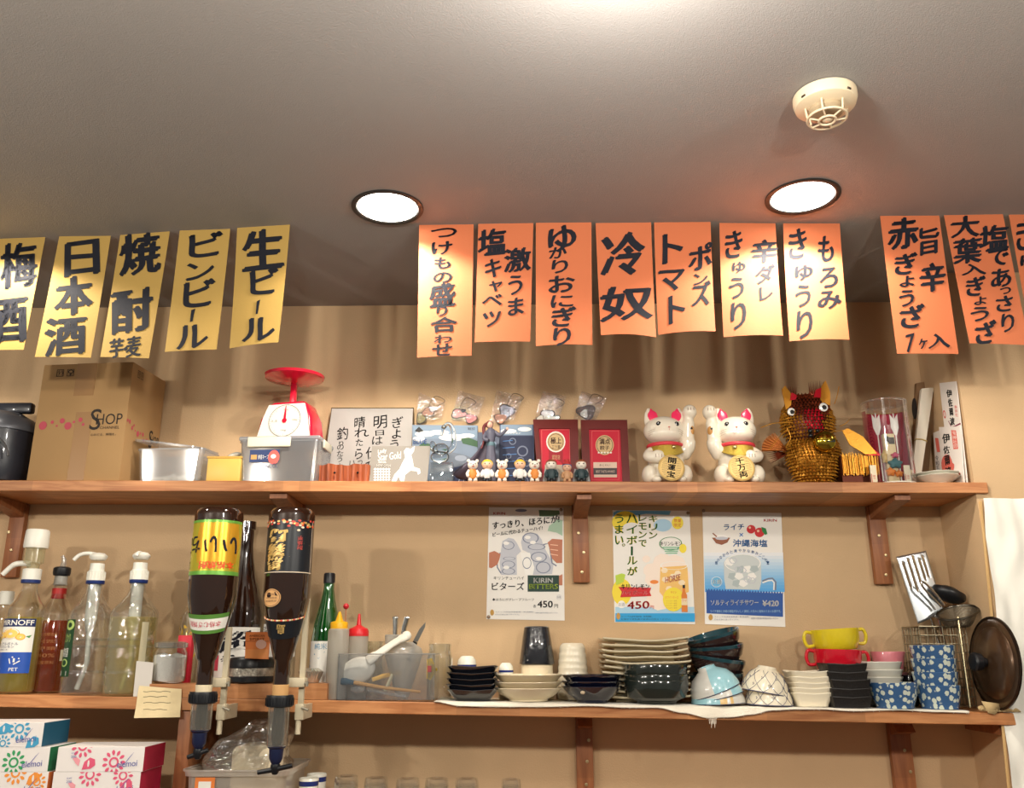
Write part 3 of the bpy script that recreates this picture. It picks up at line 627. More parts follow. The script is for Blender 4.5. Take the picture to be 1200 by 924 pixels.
# --- lock-lid container with label, kitchen scale on it
Y = -.128; x = topx(334, Y); z0 = topz(x)+.0008; k = mpp(Y); h = zof(330, 523, Y)-z0
t = thing('locking_container', 'clear container with white clip lid, under the red scale', 'container', (x, Y, z0), R(-3))
obj('tub', tub(0, 0, 0, 86*k, 92*k, .125, h), CLR, t)
mb = MB(); mb.box(-47*k, 47*k, -.066, .066, h, h+.011, bev=.004, seg=3); o = obj('lid', mb, clear('clear_lid2', (220,228,235), .15, .2, .45, (205,212,220)), t)
mb = MB(); mb.box(-36*k, 14*k, -.0712, -.0665, h-.018, h+.008, bev=.003, seg=3); obj('clip', mb, M_('clip_white', (232, 228, 206), .4), t)
mb = MB(); mb.box(47*k+.0005, 47*k+.005, -.040, .03, h-.016, h+.006, bev=.002); obj('clip', mb, M_('clip_white', (0,0,0)), t)
# label on the front
fn = lambda cx, cy: Vector(((-47+(cx-150)/4.0*1.0)*k, -.0668+.0*(cy), (1-(cy-492)/150)*h))
mb = MB()
rectp(mb, 208, 527, 345, 572, lambda a, b: fn(a, b)+Vector((0, -.0002, 0)), 0); rectp(mb, 214, 545, 242, 562, lambda a, b: fn(a, b)+Vector((0, -.0004, 0)), 1)
ellp(mb, 320, 555, 26, 26, lambda a, b: fn(a, b)+Vector((0, -.0005, 0)), 2); ellp(mb, 318, 552, 12, 8, lambda a, b: fn(a, b)+Vector((0, -.0006, 0)), 3)
stamp(mb, '鮮度キープ', 248, 545, 296, 562, lambda a, b: fn(a, b)+Vector((0, -.0006, 0)), 3); stamp(mb, 'パッキン付き保存容器', 212, 576, 275, 584, lambda a, b: fn(a, b)+Vector((0, -.0006, 0)), 0); stamp(mb, '4LOCK', 284, 578, 340, 594, lambda a, b: fn(a, b)+Vector((0, -.0006, 0)), 0)
obj('print', mb, [M_('label_navy', (36, 58, 110), .4), M_('label_tan', (210, 160, 90), .4), M_('label_coral', (226, 100, 90), .4), M_('label_white', (240, 238, 230), .4)], t)
CLIPTOP = z0+h+.011
RS = M_('scale_red', (214, 26, 58), .25, coat=.6); RSW = M_('scale_dial', (238, 234, 222), .4); RSD = M_('dial_ink', (110, 100, 96), .6); TAR = M_('scale_plate_red', (222, 30, 60), .2, coat=.8, spec=.6)
Y = -.118; xs = topx(337, Y); zs = CLIPTOP+.0012; hb = zof(337, 471, Y-.03)-zs; Ht = zof(340, 441, Y)-zs
t = thing('kitchen_scale', 'red kitchen scale with white dial standing on the clip-lid container', 'scale', (xs, Y, zs), R(-12))
wb = 70*k; wt = 48*k; zz = hb
mb = MB()
def ringx(w_, d_, z, rr=.010, n=5, yo=0):
    L = []
    for (sx, sy, a0) in ((1,1,0), (-1,1,PI/2), (-1,-1,PI), (1,-1,3*PI/2)):
        for i in range(n+1): a = a0+PI/2*i/n; L.append((sx*(w_/2-rr)+rr*math.cos(a), sy*(d_/2-rr)+rr*math.sin(a)+yo, z))
    return L
def loft(mb, rings, mi=0, cap=True, M=None):
    n = len(rings[0]); vs = [p for r_ in rings for p in r_]; fs = [tuple(range(n))[::-1], tuple((len(rings)-1)*n+i for i in range(n))] if cap else []
    for i in range(len(rings)-1): fs += [(i*n+q, i*n+(q+1) % n, (i+1)*n+(q+1) % n, (i+1)*n+q) for q in range(n)]
    return mb.add(vs, fs, mi, True, M)
loft(mb, [ringx(wb, .082, 0), ringx(wb*.99, .080, zz*.15), ringx(wb*.92, .074, zz*.55), ringx(wt*1.02, .062, zz*.93), ringx(wt*.86, .052, zz)]); obj('body', mb, RS, t)
# dial face: trapezoid plate on the leaning front
lean = lambda z: -.041+.010*(z/zz)
mb = MB(); P4 = [(-wb*.475, .004), (wb*.475, .004), (wb*.40, zz*.6), (wt*.47, zz*.93), (-wt*.47, zz*.93), (-wb*.40, zz*.6)]
def fp(off, y0=0): return lambda x_, z_: Vector((x_, lean(z_)-off, z_))
n = len(P4); mb.add([fp(.0018)(*p) for p in P4]+[fp(-.004)(*p) for p in P4], [tuple(range(n)), tuple(range(n, 2*n))[::-1]]+[(i, (i+1) % n, n+(i+1) % n, n+i) for i in range(n)], 0, False); obj('dial', mb, RSW, t)
mb = MB(); cz = zz*.48; rr = .044; f2 = fp(.0025)
ellp(mb, 0, cz, rr, rr*.98, f2, 0, 40, 0, .965)
for i in range(40):
    a = 2*PI*i/40; l = .86 if i % 5 else .78; linep(mb, [(rr*l*math.cos(a), cz+rr*l*math.sin(a)), (rr*.93*math.cos(a), cz+rr*.93*math.sin(a))], .0006, f2)
f3 = lambda a, b: Vector((a, lean(-b)-.0026, -b))
stamp(mb, '1', -.003, -cz-rr*.72, .003, -cz-rr*.55, f3) if False else None
for s_, ax, az in (('2kg', 0, .66), ('500g', .62, 0), ('1kg', 0, -.6), ('1.5', -.62, 0)): stamp(mb, s_, ax*rr-.007, -(cz+az*rr)-.0028, ax*rr+.007, -(cz+az*rr)+.0028, f3)
obj('print', mb, RSD, t)
mb = MB(); mb.add([fp(.0035)(*p) for p in ((-.0035, cz-.004), (.0035, cz-.004), (.003, cz+.014), (.001, cz+rr*.9), (-.001, cz+rr*.9), (-.003, cz+.014))], [(0,1,2,3,4,5)], 0, False); ellp(mb, 0, cz, .0065, .0065, fp(.0038)); obj('needle', mb, RS, t)
mb = MB(); mb.box(-.0075, .0075, -.006, .006, zz-.001, Ht-.018, bev=.002); obj('stem', mb, RS, t)
mb = MB(); rp = 35.5*k; mb.lathe([(.018, Ht-.021), (.045, Ht-.017), (rp*.97, Ht-.008), (rp, Ht-.001), (rp-.003, Ht), (rp*.93, Ht-.006), (.04, Ht-.014), (0, Ht-.0145)], 48); obj('weighing_plate', mb, TAR, t)
# --- carved wooden block
Y = -.165; a = topx(374, Y); b = topx(433, Y); z0 = topz((a+b)/2)+.0008; h = zof(400, 545, Y)-z0
mb = MB(); n = 24
fr_ = [(a+(b-a)*i/n, -.168+.006*math.sin(i*1.05)) for i in range(n+1)]; bk = [(p[0], Y+.035) for p in fr_[::-1]]
L = fr_+bk; nn = len(L); mb.add([(p[0], p[1], z0) for p in L]+[(p[0], p[1], z0+h*(1+.04*math.sin(p[0]*90))) for p in L], [tuple(range(nn))[::-1], tuple(range(nn, 2*nn))]+[(i, (i+1) % nn, nn+(i+1) % nn, nn+i) for i in range(nn)], 0, True)
tt = thing('wooden_block', 'low wavy red-brown wooden block in front of the handwritten board', 'block', ((a+b)/2, Y, z0)); obj('block', mb, wood('block_wood', (176, 96, 60), (110, 52, 34), 'Z'), tt, world=True)
mb = MB()
for px_ in (392, 419): p = U(px_, 554, -.1735); mb.ell((p.x, -.172, z0+h*.55), (.003, .004, .003), 0, 8, 6)
obj('knot_hole', mb, M_('hole_dark', (40, 24, 18), .8), tt, world=True)
# --- handwritten board (shikishi)
C6 = crop(250, 400, 4)
pc = [C6(553, 312), C6(940, 312), C6(925, 660), C6(500, 660)]
A = U(*pc[0], -.02); B = U(*pc[1], -.02); zb = topz(A.x)+.001
C = U(*pc[2], -.055); D = U(*pc[3], -.055); C.z = D.z = zb
q = Quad(pc, [A, B, C, D]); t = thing('signed_board', 'large grey handwritten board leaning on the wall behind the wooden block', 'board', (D+C)/2)
mb = MB(); q.sheet(mb, .003, 1, 1); obj('board', mb, M_('board_grey', (176, 172, 168), .7), t, world=True)
mb = MB()
for (x0, y0), (x1, y1) in (((0,0),(1,.012)), ((0,.988),(1,1)), ((0,0),(.01,1)), ((.99,0),(1,1))): mb.grid(lambda u, v: q.S(x0+(x1-x0)*u, y0+(y1-y0)*v, .0006), 1, 1, 0, False)
obj('gilt_edge', mb, M_('board_edge', (100, 84, 60), .4, .4), t, world=True)
mb = MB(); P_ = q.pt(.0007); fn = lambda x, y: P_(*C6(x, y))
for ch, x0, y0, x1, y1 in (('ぎ',838,352,890,400),('ょ',838,405,880,445),('う',830,450,868,492),('明',752,348,815,402),('日',760,410,800,432),('は',745,436,795,470),('仕',715,478,775,530),('で',715,540,740,580),
    ('晴',662,352,712,400),('れ',662,400,730,440),('た',668,446,702,476),('ら',665,485,700,530),('い',640,535,665,575),('つ',678,535,700,555),('つ',678,558,700,578),('釣',580,395,632,450),('り',590,455,610,475),('の',580,470,612,492),('た',580,495,610,518),('う',582,520,606,542),('さ',580,548,606,578)):
    stamp(mb, ch, x0, y0, x1, y1, fn, 0, bold=.01, skew=.12, warp=.06)
obj('lettering', mb, M_('board_ink', (26, 24, 26), .6), t, world=True)
# --- grey card with white horse
pc = [C6(745, 492), C6(1018, 492), C6(1002, 645), C6(720, 645)]
A = U(*pc[0], -.135); B = U(*pc[1], -.135); C = U(*pc[2], -.170); D = U(*pc[3], -.170); zb = topz(A.x)+.001; C.z = D.z = zb
q = Quad(pc, [A, B, C, D]); t = thing('horse_card', 'grey card with a white rearing horse, in front of the handwritten board', 'card', (C+D)/2)
mb = MB(); q.sheet(mb, .0012, 1, 1); obj('card', mb, M_('card_grey', (138, 132, 124), .6), t, world=True)
mb = MB(); P2_ = q.pt(.0006); fn = lambda x, y: P2_(*C6(x, y))
horse = [(835,640),(850,610),(872,590),(885,565),(900,540),(893,515),(905,500),(925,505),(945,492),(940,515),(928,530),(935,555),(940,580),(968,588),(972,605),(960,612),(955,598),(925,595),(900,612),(895,640),(880,640),(868,618),(858,640)]
polyp(mb, horse, fn)
stamp(mb, 'Lady', 772, 505, 812, 526, fn, skew=.3); stamp(mb, 'Star Gold', 772, 520, 880, 550, fn, skew=.35); stamp(mb, '.08.08.', 772, 556, 812, 563, fn); stamp(mb, 'NEW OPEN', 765, 569, 832, 579, fn, bold=.03)
for i in range(5): rectp(mb, 752, 587+i*11, 830, 590+i*11, fn)
for i in range(6): rectp(mb, 757+i*13, 584, 761+i*13, 636, fn)
obj('print', mb, M_('card_white', (240, 238, 232), .6), t, world=True)
# --- glass swan
GLASS = M_('figurine_glass', (236, 242, 244), .02, trans=1.0, ior=1.45)
Y = -.16; x = topx(518, Y); z0 = topz(x)+.0008; k = mpp(Y); cr = crop(470, 430, 4.2857)
sz = lambda cy: zof(*cr(200, cy), Y)-z0; sx = lambda cx: U(*cr(cx, 450), Y).x-x
t = thing('glass_swan', 'clear glass swan figurine on a clear block, right of the horse card', 'figurine', (x, Y, z0))
mb = MB(); mb.box(-.028, .028, -.02, .02, 0, sz(485)-.0005, bev=.002); obj('base', mb, clear('acrylic_base', (190, 210, 225), .2, .03, .15, (150,165,175)), t)
mb = MB(); zb = sz(485)
mb.ell((sx(195), 0, zb+.016), (.0235, .016, .016), 0, 24, 14)
mb.ell((sx(200), 0, zb+.035), (.020, .014, .016), 0, 24, 14); mb.ell((sx(165), -.006, zb+.038), (.009, .008, .018), 0, 16, 10, RY(R(-20)))
pts = [(sx(235), 0, zb+.030), (sx(262), 0, sz(400)), (sx(262), 0, sz(340)), (sx(250), 0, sz(300)), (sx(232), 0, sz(288)), (sx(214), 0, sz(300)), (sx(205), 0, sz(325)), (sx(200), 0, sz(345))]
def smooth(P, n=6):
    P = [Vector(p) for p in P]; out = []
    for i in range(len(P)-1):
        p0 = P[max(i-1, 0)]; p1 = P[i]; p2 = P[i+1]; p3 = P[min(i+2, len(P)-1)]
        for j in range(n):
            u = j/n; out.append(.5*((2*p1)+(p2-p0)*u+(2*p0-5*p1+4*p2-p3)*u*u+(3*p1-p0-3*p2+p3)*u**3))
    return out+[P[-1]]
sp = smooth(pts); mb.tube(sp, [.0075-.0045*i/(len(sp)-1) for i in range(len(sp))], 12); mb.ell((sx(212), 0, sz(303)), (.0065, .005, .005), 0, 14, 10)
obj('swan', mb, GLASS, t)
# --- flat picture boxes at the back
def picbox(cs, Ya, m, lab, deco, th=.022, cr=cr, name='picture_box'):
    pc = [cr(*c) for c in cs]; P = [U(*p, Ya) for p in pc]; zb = topz(P[3].x)+.001; P[2].z = P[3].z = zb
    q = Quad(pc, P); t = thing(name, lab, 'box', (P[2]+P[3])/2)
    mb = MB(); q.sheet(mb, th, 1, 1); obj('box', mb, m, t, world=True)
    k = Ink(q, cr, t); deco(k); k.done(); return t
def d1(k):
    k.rect(pr('cloud_sky', (128,150,172)), 62, 296, 382, 350); 
    for cx, cy, rx, ry in ((120,330,50,12),(260,345,70,14),(90,350,30,10),(330,338,40,9)): k.ell(WHT, cx, cy, rx, ry)
    k.poly(pr('field', (54,92,60)), [(60,400),(110,365),(150,372),(200,398),(60,398)]); k.poly(pr('field', (0,0,0)), [(300,350),(340,345),(384,360),(384,385),(310,370)])
    k.poly(BLK, [(68,318),(90,300),(114,318),(90,324)]); k.ell(WHT, 190, 324, 52, 10); k.text(BLK, 'コレクション', 145, 318, 235, 330); k.text(NAVY, 'BLUE', 62, 352, 130, 372, bold=.03); k.text(BLK, '¥650', 335, 302, 370, 315)
    k.ell(pr('steel', (110,120,134)), 262, 378, 16, 20, ri=.6); k.poly(pr('steel', (0,0,0)), [(170,420),(230,400),(330,420),(384,440),(384,560),(140,560)]); k.ell(pr('steel2', (150,160,176)), 300, 430, 30, 12); k.poly(pr('indigo', (50,60,96)), [(250,470),(380,450),(384,560),(270,560)])
    for i in range(5): k.line(pr('steel2', (0,0,0)), [(330,440),(300+i*22,500),(280+i*26,550)], 4)
picbox([(55,292),(385,295),(384,562),(60,562)], -.060, pr('pic_base', (120,136,156)), 'pale blue picture box with clouds behind the glass swan', d1)
def d2(k):
    k.rect(pr('cloud_sky', (0,0,0)), 500, 292, 660, 335); 
    for cx, cy, rx, ry in ((540,318,40,9),(620,310,34,9)): k.ell(WHT, cx, cy, rx, ry)
    k.rect(pr('deepnavy', (28,38,70)), 496, 338, 664, 560); k.text(WHT, 'コレクション', 520, 320, 600, 330)
    for i, (cx, cy, r) in enumerate(((610,400,28),(600,440,20),(630,450,16),(560,360,18),(540,420,14),(590,490,24),(620,520,20))): k.ell(pr('greyfig', (110,118,140)), cx, cy, r, r*.8, ri=.75, n=14)
    for i in range(6): k.line(pr('skyline', (70,120,180)), [(510,360+i*28),(560+i*10,356+i*28)], 3)
picbox([(495,292),(668,290),(668,562),(495,562)], -.058, pr('pic_base2', (60,72,104)), 'dark navy picture box behind the cloaked figurine', d2)
picbox([(386,330),(494,330),(494,562),(386,562)], -.062, pr('pic_base3', (90,100,120)), 'slate blue picture box between the pale and the navy one', lambda k: (k.poly(pr('steel2', (0,0,0)), [(392,470),(440,440),(490,480),(490,560),(392,560)]), k.ell(pr('cloud_sky', (0,0,0)), 440, 380, 40, 20)))
# --- five charms in clear bags on the wall
BAG = clear('cellophane', (240, 240, 240), .16, .06, .08, (220, 215, 205), wob=60)
CH = [((75,290),(90,130),(222,190),(200,262), 'charm in a bag on the wall, leftmost, with a tan and olive figure', [(M_('charm_tan',(196,140,110),.4),135,230,26,20),(M_('charm_olive',(150,140,80),.4),100,262,20,24),(M_('charm_white',(220,216,206),.4),160,215,18,12)]),
      ((252,272),(290,122),(424,158),(370,285), 'pink charm in a bag on the wall, second from left', [(M_('charm_pink',(214,130,128),.4),290,238,34,20),(M_('charm_pink',(0,0,0)),350,262,26,20),(M_('charm_black',(30,26,28),.4),312,222,12,8)]),
      ((445,290),(480,118),(615,158),(565,270), 'blue-grey round charm in a bag on the wall behind the cloaked figurine', [(M_('charm_grey',(150,160,172),.4),530,225,34,30),(M_('charm_tan',(0,0,0)),500,262,28,22)]),
      ((670,268),(710,126),(830,150),(790,280), 'white charm in a bag on the wall above the left red award', [(M_('charm_white',(0,0,0)),735,245,30,26),(M_('charm_white',(0,0,0)),775,262,22,14),(M_('charm_white',(0,0,0)),700,262,16,14)]),
      ((865,268),(905,126),(1035,160),(975,275), 'dark brown charm in a bag on the wall above the right red award', [(M_('charm_brown',(84,66,60),.4),930,228,40,30),(M_('charm_white',(0,0,0)),920,238,18,20)])]
for i, (bl, tl, tr, br, lab, blobs) in enumerate(CH):
    pc = [cr(*tl), cr(*tr), cr(*br), cr(*bl)]; P = [U(*p, -.006) for p in pc]; q = Quad(pc, P)
    t = thing('bagged_charm', lab, 'charm', P[3], 0, 'charms in clear bags on the wall')
    mb = MB(); sd = i*3.3
    mb.grid(lambda u, v: q.S(u, v, .006+.006*noise.noise(Vector((u*4, v*5, sd)))), 14, 14); obj('bag', mb, BAG, t, world=True)
    mb = MB(); fnb = q.pt(0)
    for j, (m_, cx, cy, rx, ry) in enumerate(blobs):
        ro = .0035+j*.0008
        for (mm, g, y0) in ((M_('charm_black',(30,26,28),.4), 1.2, ro-.0012), (m_, 1, ro)):
            mb2 = MB(); pts = []
            for a in range(20):
                an = 2*PI*a/20; w_ = 1+.16*math.sin(3*an+j+i); pts.append((cx+rx*g*w_*math.cos(an), cy+ry*g*w_*math.sin(an)))
            P1 = q.pt(y0); n = 20
            vs = [P1(*cr(*p)) for p in pts]; bk = [v+Vector((0, .0015, 0)) for v in vs]
            mb2.add(vs+bk, [tuple(range(n)), tuple(range(n, 2*n))[::-1]]+[(a, (a+1) % n, n+(a+1) % n, n+a) for a in range(n)], 0, False)
            obj('charm_piece' if g == 1 else 'charm_backing', mb2, mm, t, world=True)
    mb = MB(); c0 = cr(blobs[0][1], blobs[0][2]-blobs[0][4]); c1 = cr(*tl)
    p0 = U(*c0, -.010); p1 = U(c0[0]+8, c0[1]-14, -.010); p2 = U(c0[0]+20, c0[1]-9, -.010); p3 = U(c0[0]+10, c0[1]-2, -.010)
    mb.tube(smooth([p0, p1, p2, p3]), .0008, 6); obj('strap', mb, M_('charm_black', (0,0,0)), t, world=True)
# --- two red framed awards
MAH = M_('mahogany_frame', (104, 38, 34), .4, coat=.3, var=.1, vscale=20); REDM = M_('award_red', (196, 28, 52), .55)
def award(cs, inn, lab, deco):
    pc = [cr(*c) for c in cs]; P = [U(pc[0][0], pc[0][1], -.085), U(pc[1][0], pc[1][1], -.085), U(pc[2][0], pc[2][1], -.118), U(pc[3][0], pc[3][1], -.118)]
    zb = topz(P[3].x)+.001; P[2].z = P[3].z = zb; q = Quad(pc, P); t = thing('framed_award', lab, 'framed award', (P[2]+P[3])/2)
    x0, y0, x1, y1 = inn; uv = [q.uv(*cr(a, b)) for a, b in ((x0,y0),(x1,y0),(x1,y1),(x0,y1))]
    u0 = (uv[0][0]+uv[3][0])/2; u1 = (uv[1][0]+uv[2][0])/2; v0 = uv[0][1]; v1 = uv[2][1]
    mb = MB()
    for (a, b, c, d) in ((0,1,0,v0),(0,1,v1,1),(0,u0,v0,v1),(u1,1,v0,v1)):
        for off in (.004, -.008): mb.grid(lambda u, v: q.S(a+(b-a)*u, c+(d-c)*v, off), 1, 1, 0, False)
    for ring in ([(0,0),(1,0),(1,1),(0,1)], [(u0,v0),(u1,v0),(u1,v1),(u0,v1)]):
        for i in range(4): (ua, va), (ub, vb) = ring[i], ring[(i+1) % 4]; mb.add([q.S(ua,va,.004), q.S(ub,vb,.004), q.S(ub,vb,-.008), q.S(ua,va,-.008)], [(0,1,2,3)], 0, False)
    obj('frame', mb, MAH, t, world=True)
    mb = MB(); mb.grid(lambda u, v: q.S(u0+(u1-u0)*u, v0+(v1-v0)*v, 0), 1, 1); obj('mount', mb, REDM, t, world=True)
    k = Ink(q, cr, t); deco(k); k.done()
GO = pr('award_gold', (206, 176, 128)); GOD = pr('award_dark', (60, 24, 24))
def a1(k):
    k.line(pr('award_line', (220,120,110)), [(706,312),(846,312),(846,545),(706,545),(706,312)], 2)
    k.poly(pr('ribbon', (160,30,44)), [(742,400),(812,400),(812,460),(777,440),(742,460)]); k.ell(WHT, 777, 365, 48, 46); k.ell(GO, 777, 365, 43, 41); k.ell(GOD, 777, 365, 38, 36, ri=.94)
    k.text(GOD, '極上', 750, 345, 806, 375, bold=.03); k.text(GOD, '三ツ星', 756, 380, 800, 395, bold=.02); k.text(GO, '認定店', 758, 422, 798, 442); k.rect(pr('plate', (176,160,140)), 722, 465, 832, 540)
def a2(k):
    k.line(pr('award_line', (0,0,0)), [(958,318),(1092,318),(1092,530),(958,530),(958,318)], 1.5)
    k.ell(GO, 1022, 380, 46, 44); k.ell(GOD, 1022, 380, 41, 39, ri=.94); k.text(GOD, '満点', 995, 350, 1050, 378, bold=.03); k.text(GOD, '餃子', 998, 382, 1046, 402, bold=.03); k.text(WHT, '★★★★★', 985, 408, 1060, 418)
    k.rect(pr('plate2', (216,190,170)), 965, 455, 1083, 480); k.rect(pr('plate3', (70,64,66)), 965, 480, 1083, 508); k.rect(pr('plate2', (0,0,0)), 968, 508, 1083, 520); k.text(pr('plate2', (0,0,0)), 'BEST TASTE AWARD', 978, 490, 1072, 500); k.text(GOD, 'あじわい', 995, 463, 1050, 472)
award([(663,268),(888,268),(892,560),(690,560)], (702,308,850,555), 'left red award plaque in a mahogany frame with a gold seal', a1)
award([(902,270),(1135,270),(1148,562),(912,562)], (947,312,1105,540), 'right red award plaque in a mahogany frame, beside the lucky cats', a2)
# --- cloaked figurine (plain robed figure)
Y = -.125; CF = crop(470, 430, 4.2857); x = U(*CF(450, 450), Y).x; z0 = topz(x)+.0008; X = lambda cx: U(*CF(cx, 400), Y).x-x; Zc = lambda cy: zof(*CF(450, cy), Y)-z0
t = thing('cloaked_figurine', 'dark robed figurine with flaring grey cape and long auburn hair', 'figurine', (x, Y, z0))
ROBE = M_('robe_slate', (84, 84, 100), .5); CAPE = M_('cape_violet', (78, 70, 84), .55); SKINM = M_('figure_skin', (214, 170, 150), .5); HAIR = M_('hair_auburn', (110, 50, 52), .45); GLD2 = M_('small_gold', (200,170,90), .35, .6)
mb = MB(); h0 = Zc(340)
mb.lathe([(.018, .012), (.015, h0*.5), (.010, h0*.78), (.0095, h0*.85), (.014, h0), (.012, h0+.010), (.005, h0+.016)], 24, M=T(.0, 0, 0), rfn=lambda a, z: 1+.10*math.sin(7*a)*max(0, 1-z/h0)); obj('robe', mb, ROBE, t)
mb = MB(); mb.lathe([(.021, .0005), (.021, .004), (.012, .012)], 20); obj('base', mb, M_('figure_base', (50, 44, 40), .5), t)
mb = MB(); mb.lathe([(.0105, h0*.77), (.0115, h0*.8), (.0105, h0*.84)], 20, cap0=False, cap1=False); obj('sash', mb, M_('sash_teal', (90, 120, 130), .5), t)
mb = MB(); mb.ell((-.002, -.002, h0+.024), (.0075, .0075, .0095)); mb.ell((-.002, -.0095, h0+.023), (.0012, .0018, .0018)); obj('head', mb, SKINM, t)
mb = MB(); mb.ell((-.003, .002, h0+.026), (.0095, .0085, .011)); mb.tube(smooth([(-.006, .004, h0+.030), (-.018, .008, h0+.020), (-.017, .010, h0-.01), (-.024, .008, h0-.035)]), [.006-.0002*i for i in range(19)], 8); obj('hair', mb, HAIR, t)
mb = MB(); mb.tube(smooth([(.010, 0, h0+.006), (.024, -.006, h0-.004), (.040, -.010, h0+.010)]), [.0055]*7+[.004]*6, 8); mb.tube(smooth([(-.010, 0, h0+.006), (-.017, -.008, h0-.012), (-.006, -.014, h0-.020)]), .005, 8); obj('sleeve', mb, ROBE, t)
mb = MB(); mb.ell((.042, -.010, h0+.012), (.0035, .003, .0045)); obj('hand', mb, SKINM, t)
mb = MB()
def cape(u, v):
    ang = R(200)+R(200)*(u-.5) - R(60)*v*0; sp_ = .012+.03*v*v+.042*v**1.5*max(0, 1-u*1.4)*1.0
    xx = math.cos(ang)*sp_*1.2 - .030*v*v*(1-u); yy = .010+.016*v*abs(math.sin(ang))+.006*math.sin(u*14)*v
    return (xx, yy, h0+.006 - v*(h0*.80) + .01*v*math.sin(u*9))
mb.grid(cape, 24, 16); o = obj('cape', mb, CAPE, t); sd_ = o.modifiers.new('s', 'SOLIDIFY'); sd_.thickness = .0012
# --- row of eight tiny toy figurines
def toy(kind):
    t = thing('toy_figurine', 'x', 'figurine', (0,0,0)); WHT3 = M_('toy_white', (232, 222, 208), .4); BK = M_('toy_dark', (36, 40, 44), .45)
    sh, sk, pants, hair = {'bear': (WHT3, WHT3, M_('toy_orange', (206, 128, 52), .5), None), 'blond': (M_('toy_pale', (206,204,200), .5), M_('toy_skin', (226,180,150), .5), BK, M_('toy_yellow', (238,190,50), .4)),
        'dark': (M_('toy_teal', (44,62,66), .5), WHT3, BK, M_('toy_brown', (150,84,56), .5)), 'mixed': (M_('toy_tan', (196,150,110), .5), M_('toy_skin', (0,0,0)), M_('toy_tan', (0,0,0)), M_('toy_blue', (70,110,170), .5))}[kind]
    mb = MB(); mb.lathe([(.0062, .006), (.0078, .010), (.0075, .016), (.005, .022)], 18, M=SC(1, .85, 1)); obj('body', mb, pants if kind == 'bear' else sh, t)
    mb = MB()
    for s in (-1, 1): mb.lathe([(.0032, .0004), (.0036, .003), (.0030, .008)], 12, M=T(s*.0044, -.001, 0)); mb.ell((s*.0045, -.0035, .0022), (.0034, .0048, .0022), 0, 12, 8)
    obj('legs', mb, sk if kind == 'bear' else pants, t)
    mb = MB()
    for s in (-1, 1): mb.tube([(s*.006, 0, .020), (s*.0095, -.002, .014), (s*.0085, -.005, .010)], [.0026, .0026, .0030], 10); mb.ell((s*.0085, -.005, .010), .003, 0, 10, 8)
    obj('arms', mb, sk if kind == 'bear' else sh, t)
    mb = MB(); mb.ell((0, 0, .029), (.0088, .0078, .0080), 0, 24, 16); 
    if kind == 'bear':
        for s in (-1, 1): mb.ell((s*.0072, 0, .0365), (.0030, .0022, .0030), 0, 12, 8)
        mb.ell((0, -.0072, .0272), (.0035, .0025, .0025), 0, 12, 8)
    obj('head', mb, sk, t)
    mb = MB()
    for s in (-1, 1): mb.ell((s*.0036, -.0074, .0302), (.0009, .0006, .0011), 0, 8, 6)
    if kind == 'bear': mb.ell((0, -.0096, .0280), (.0013, .0008, .0009), 0, 8, 6)
    mb.box(-.0018, .0018, -.0081, -.0074, .0258, .0262) if kind != 'bear' else None
    obj('face', mb, M_('toy_black', (24,22,22), .4), t)
    if kind == 'bear': 
        mb = MB(); mb.ell((0, -.0088, .0255), (.0018, .0008, .0012), 0, 8, 6); obj('mouth', mb, M_('toy_redmouth', (180,60,50), .5), t)
    if hair: mb = MB(); mb.ell((0, .0012, .0312), (.0094, .0084, .0076), 0, 24, 14, None, lambda d: 1 if d.y > -.35 or d.z > .35 else .80); obj('hair', mb, hair, t)
    if kind == 'mixed': mb = MB(); mb.lathe([(.0085, .035), (.0088, .0365), (.005, .041), (.0045, .045), (0, .046)], 16); obj('hat', mb, M_('toy_redhat', (190,60,60), .5), t)
    if kind == 'dark': mb = MB(); mb.grid(lambda u, v: (.011*(u-.5)*2*(1+.35*v), .006+.004*math.sin(u*PI), .024-.022*v), 8, 6); obj('cape', mb, M_('toy_capegrey', (170,170,168), .5), t).modifiers.new('s', 'SOLIDIFY').thickness = .0008
    return t
toys = {k_: toy(k_) for k_ in ('bear', 'blond', 'dark', 'mixed')}; used = set()
TL = [(360,'bear','white bear toy in orange trousers, leftmost of the tiny figures'), (433,'blond','yellow-haired tiny toy figure between two white bears, left one'), (508,'bear','middle one of the three white bear toys'), (597,'blond','yellow-haired tiny toy figure standing alone before the navy box'), (670,'bear','white bear toy in front of the left award frame'),
      (755,'dark','tiny dark caped toy figure left of the red-hatted one'), (833,'mixed','tiny toy figure with blue hair and a red hat'), (905,'dark','rightmost tiny toy figure, dark with a pale cape')]
for cx, kd, lab in TL:
    src = toys[kd]; o = src if kd not in used else copy_tree(src); used.add(kd)
    Yt = -.188; xx = U(*CF(cx, 520), Yt).x; hz = zof(*CF(cx, 468), Yt)-topz(xx); s_ = hz/(.0395 if kd == 'bear' else .039 if kd != 'mixed' else .046)*1.0
    o.location = (xx, Yt, topz(xx)+.0006); o.scale = (s_*1.02,)*3; o['label'] = lab; o['group'] = 'tiny toy figures in a row'; o.rotation_euler = (0, 0, R({360: 8, 508: -6, 670: 5}.get(cx, 0)))
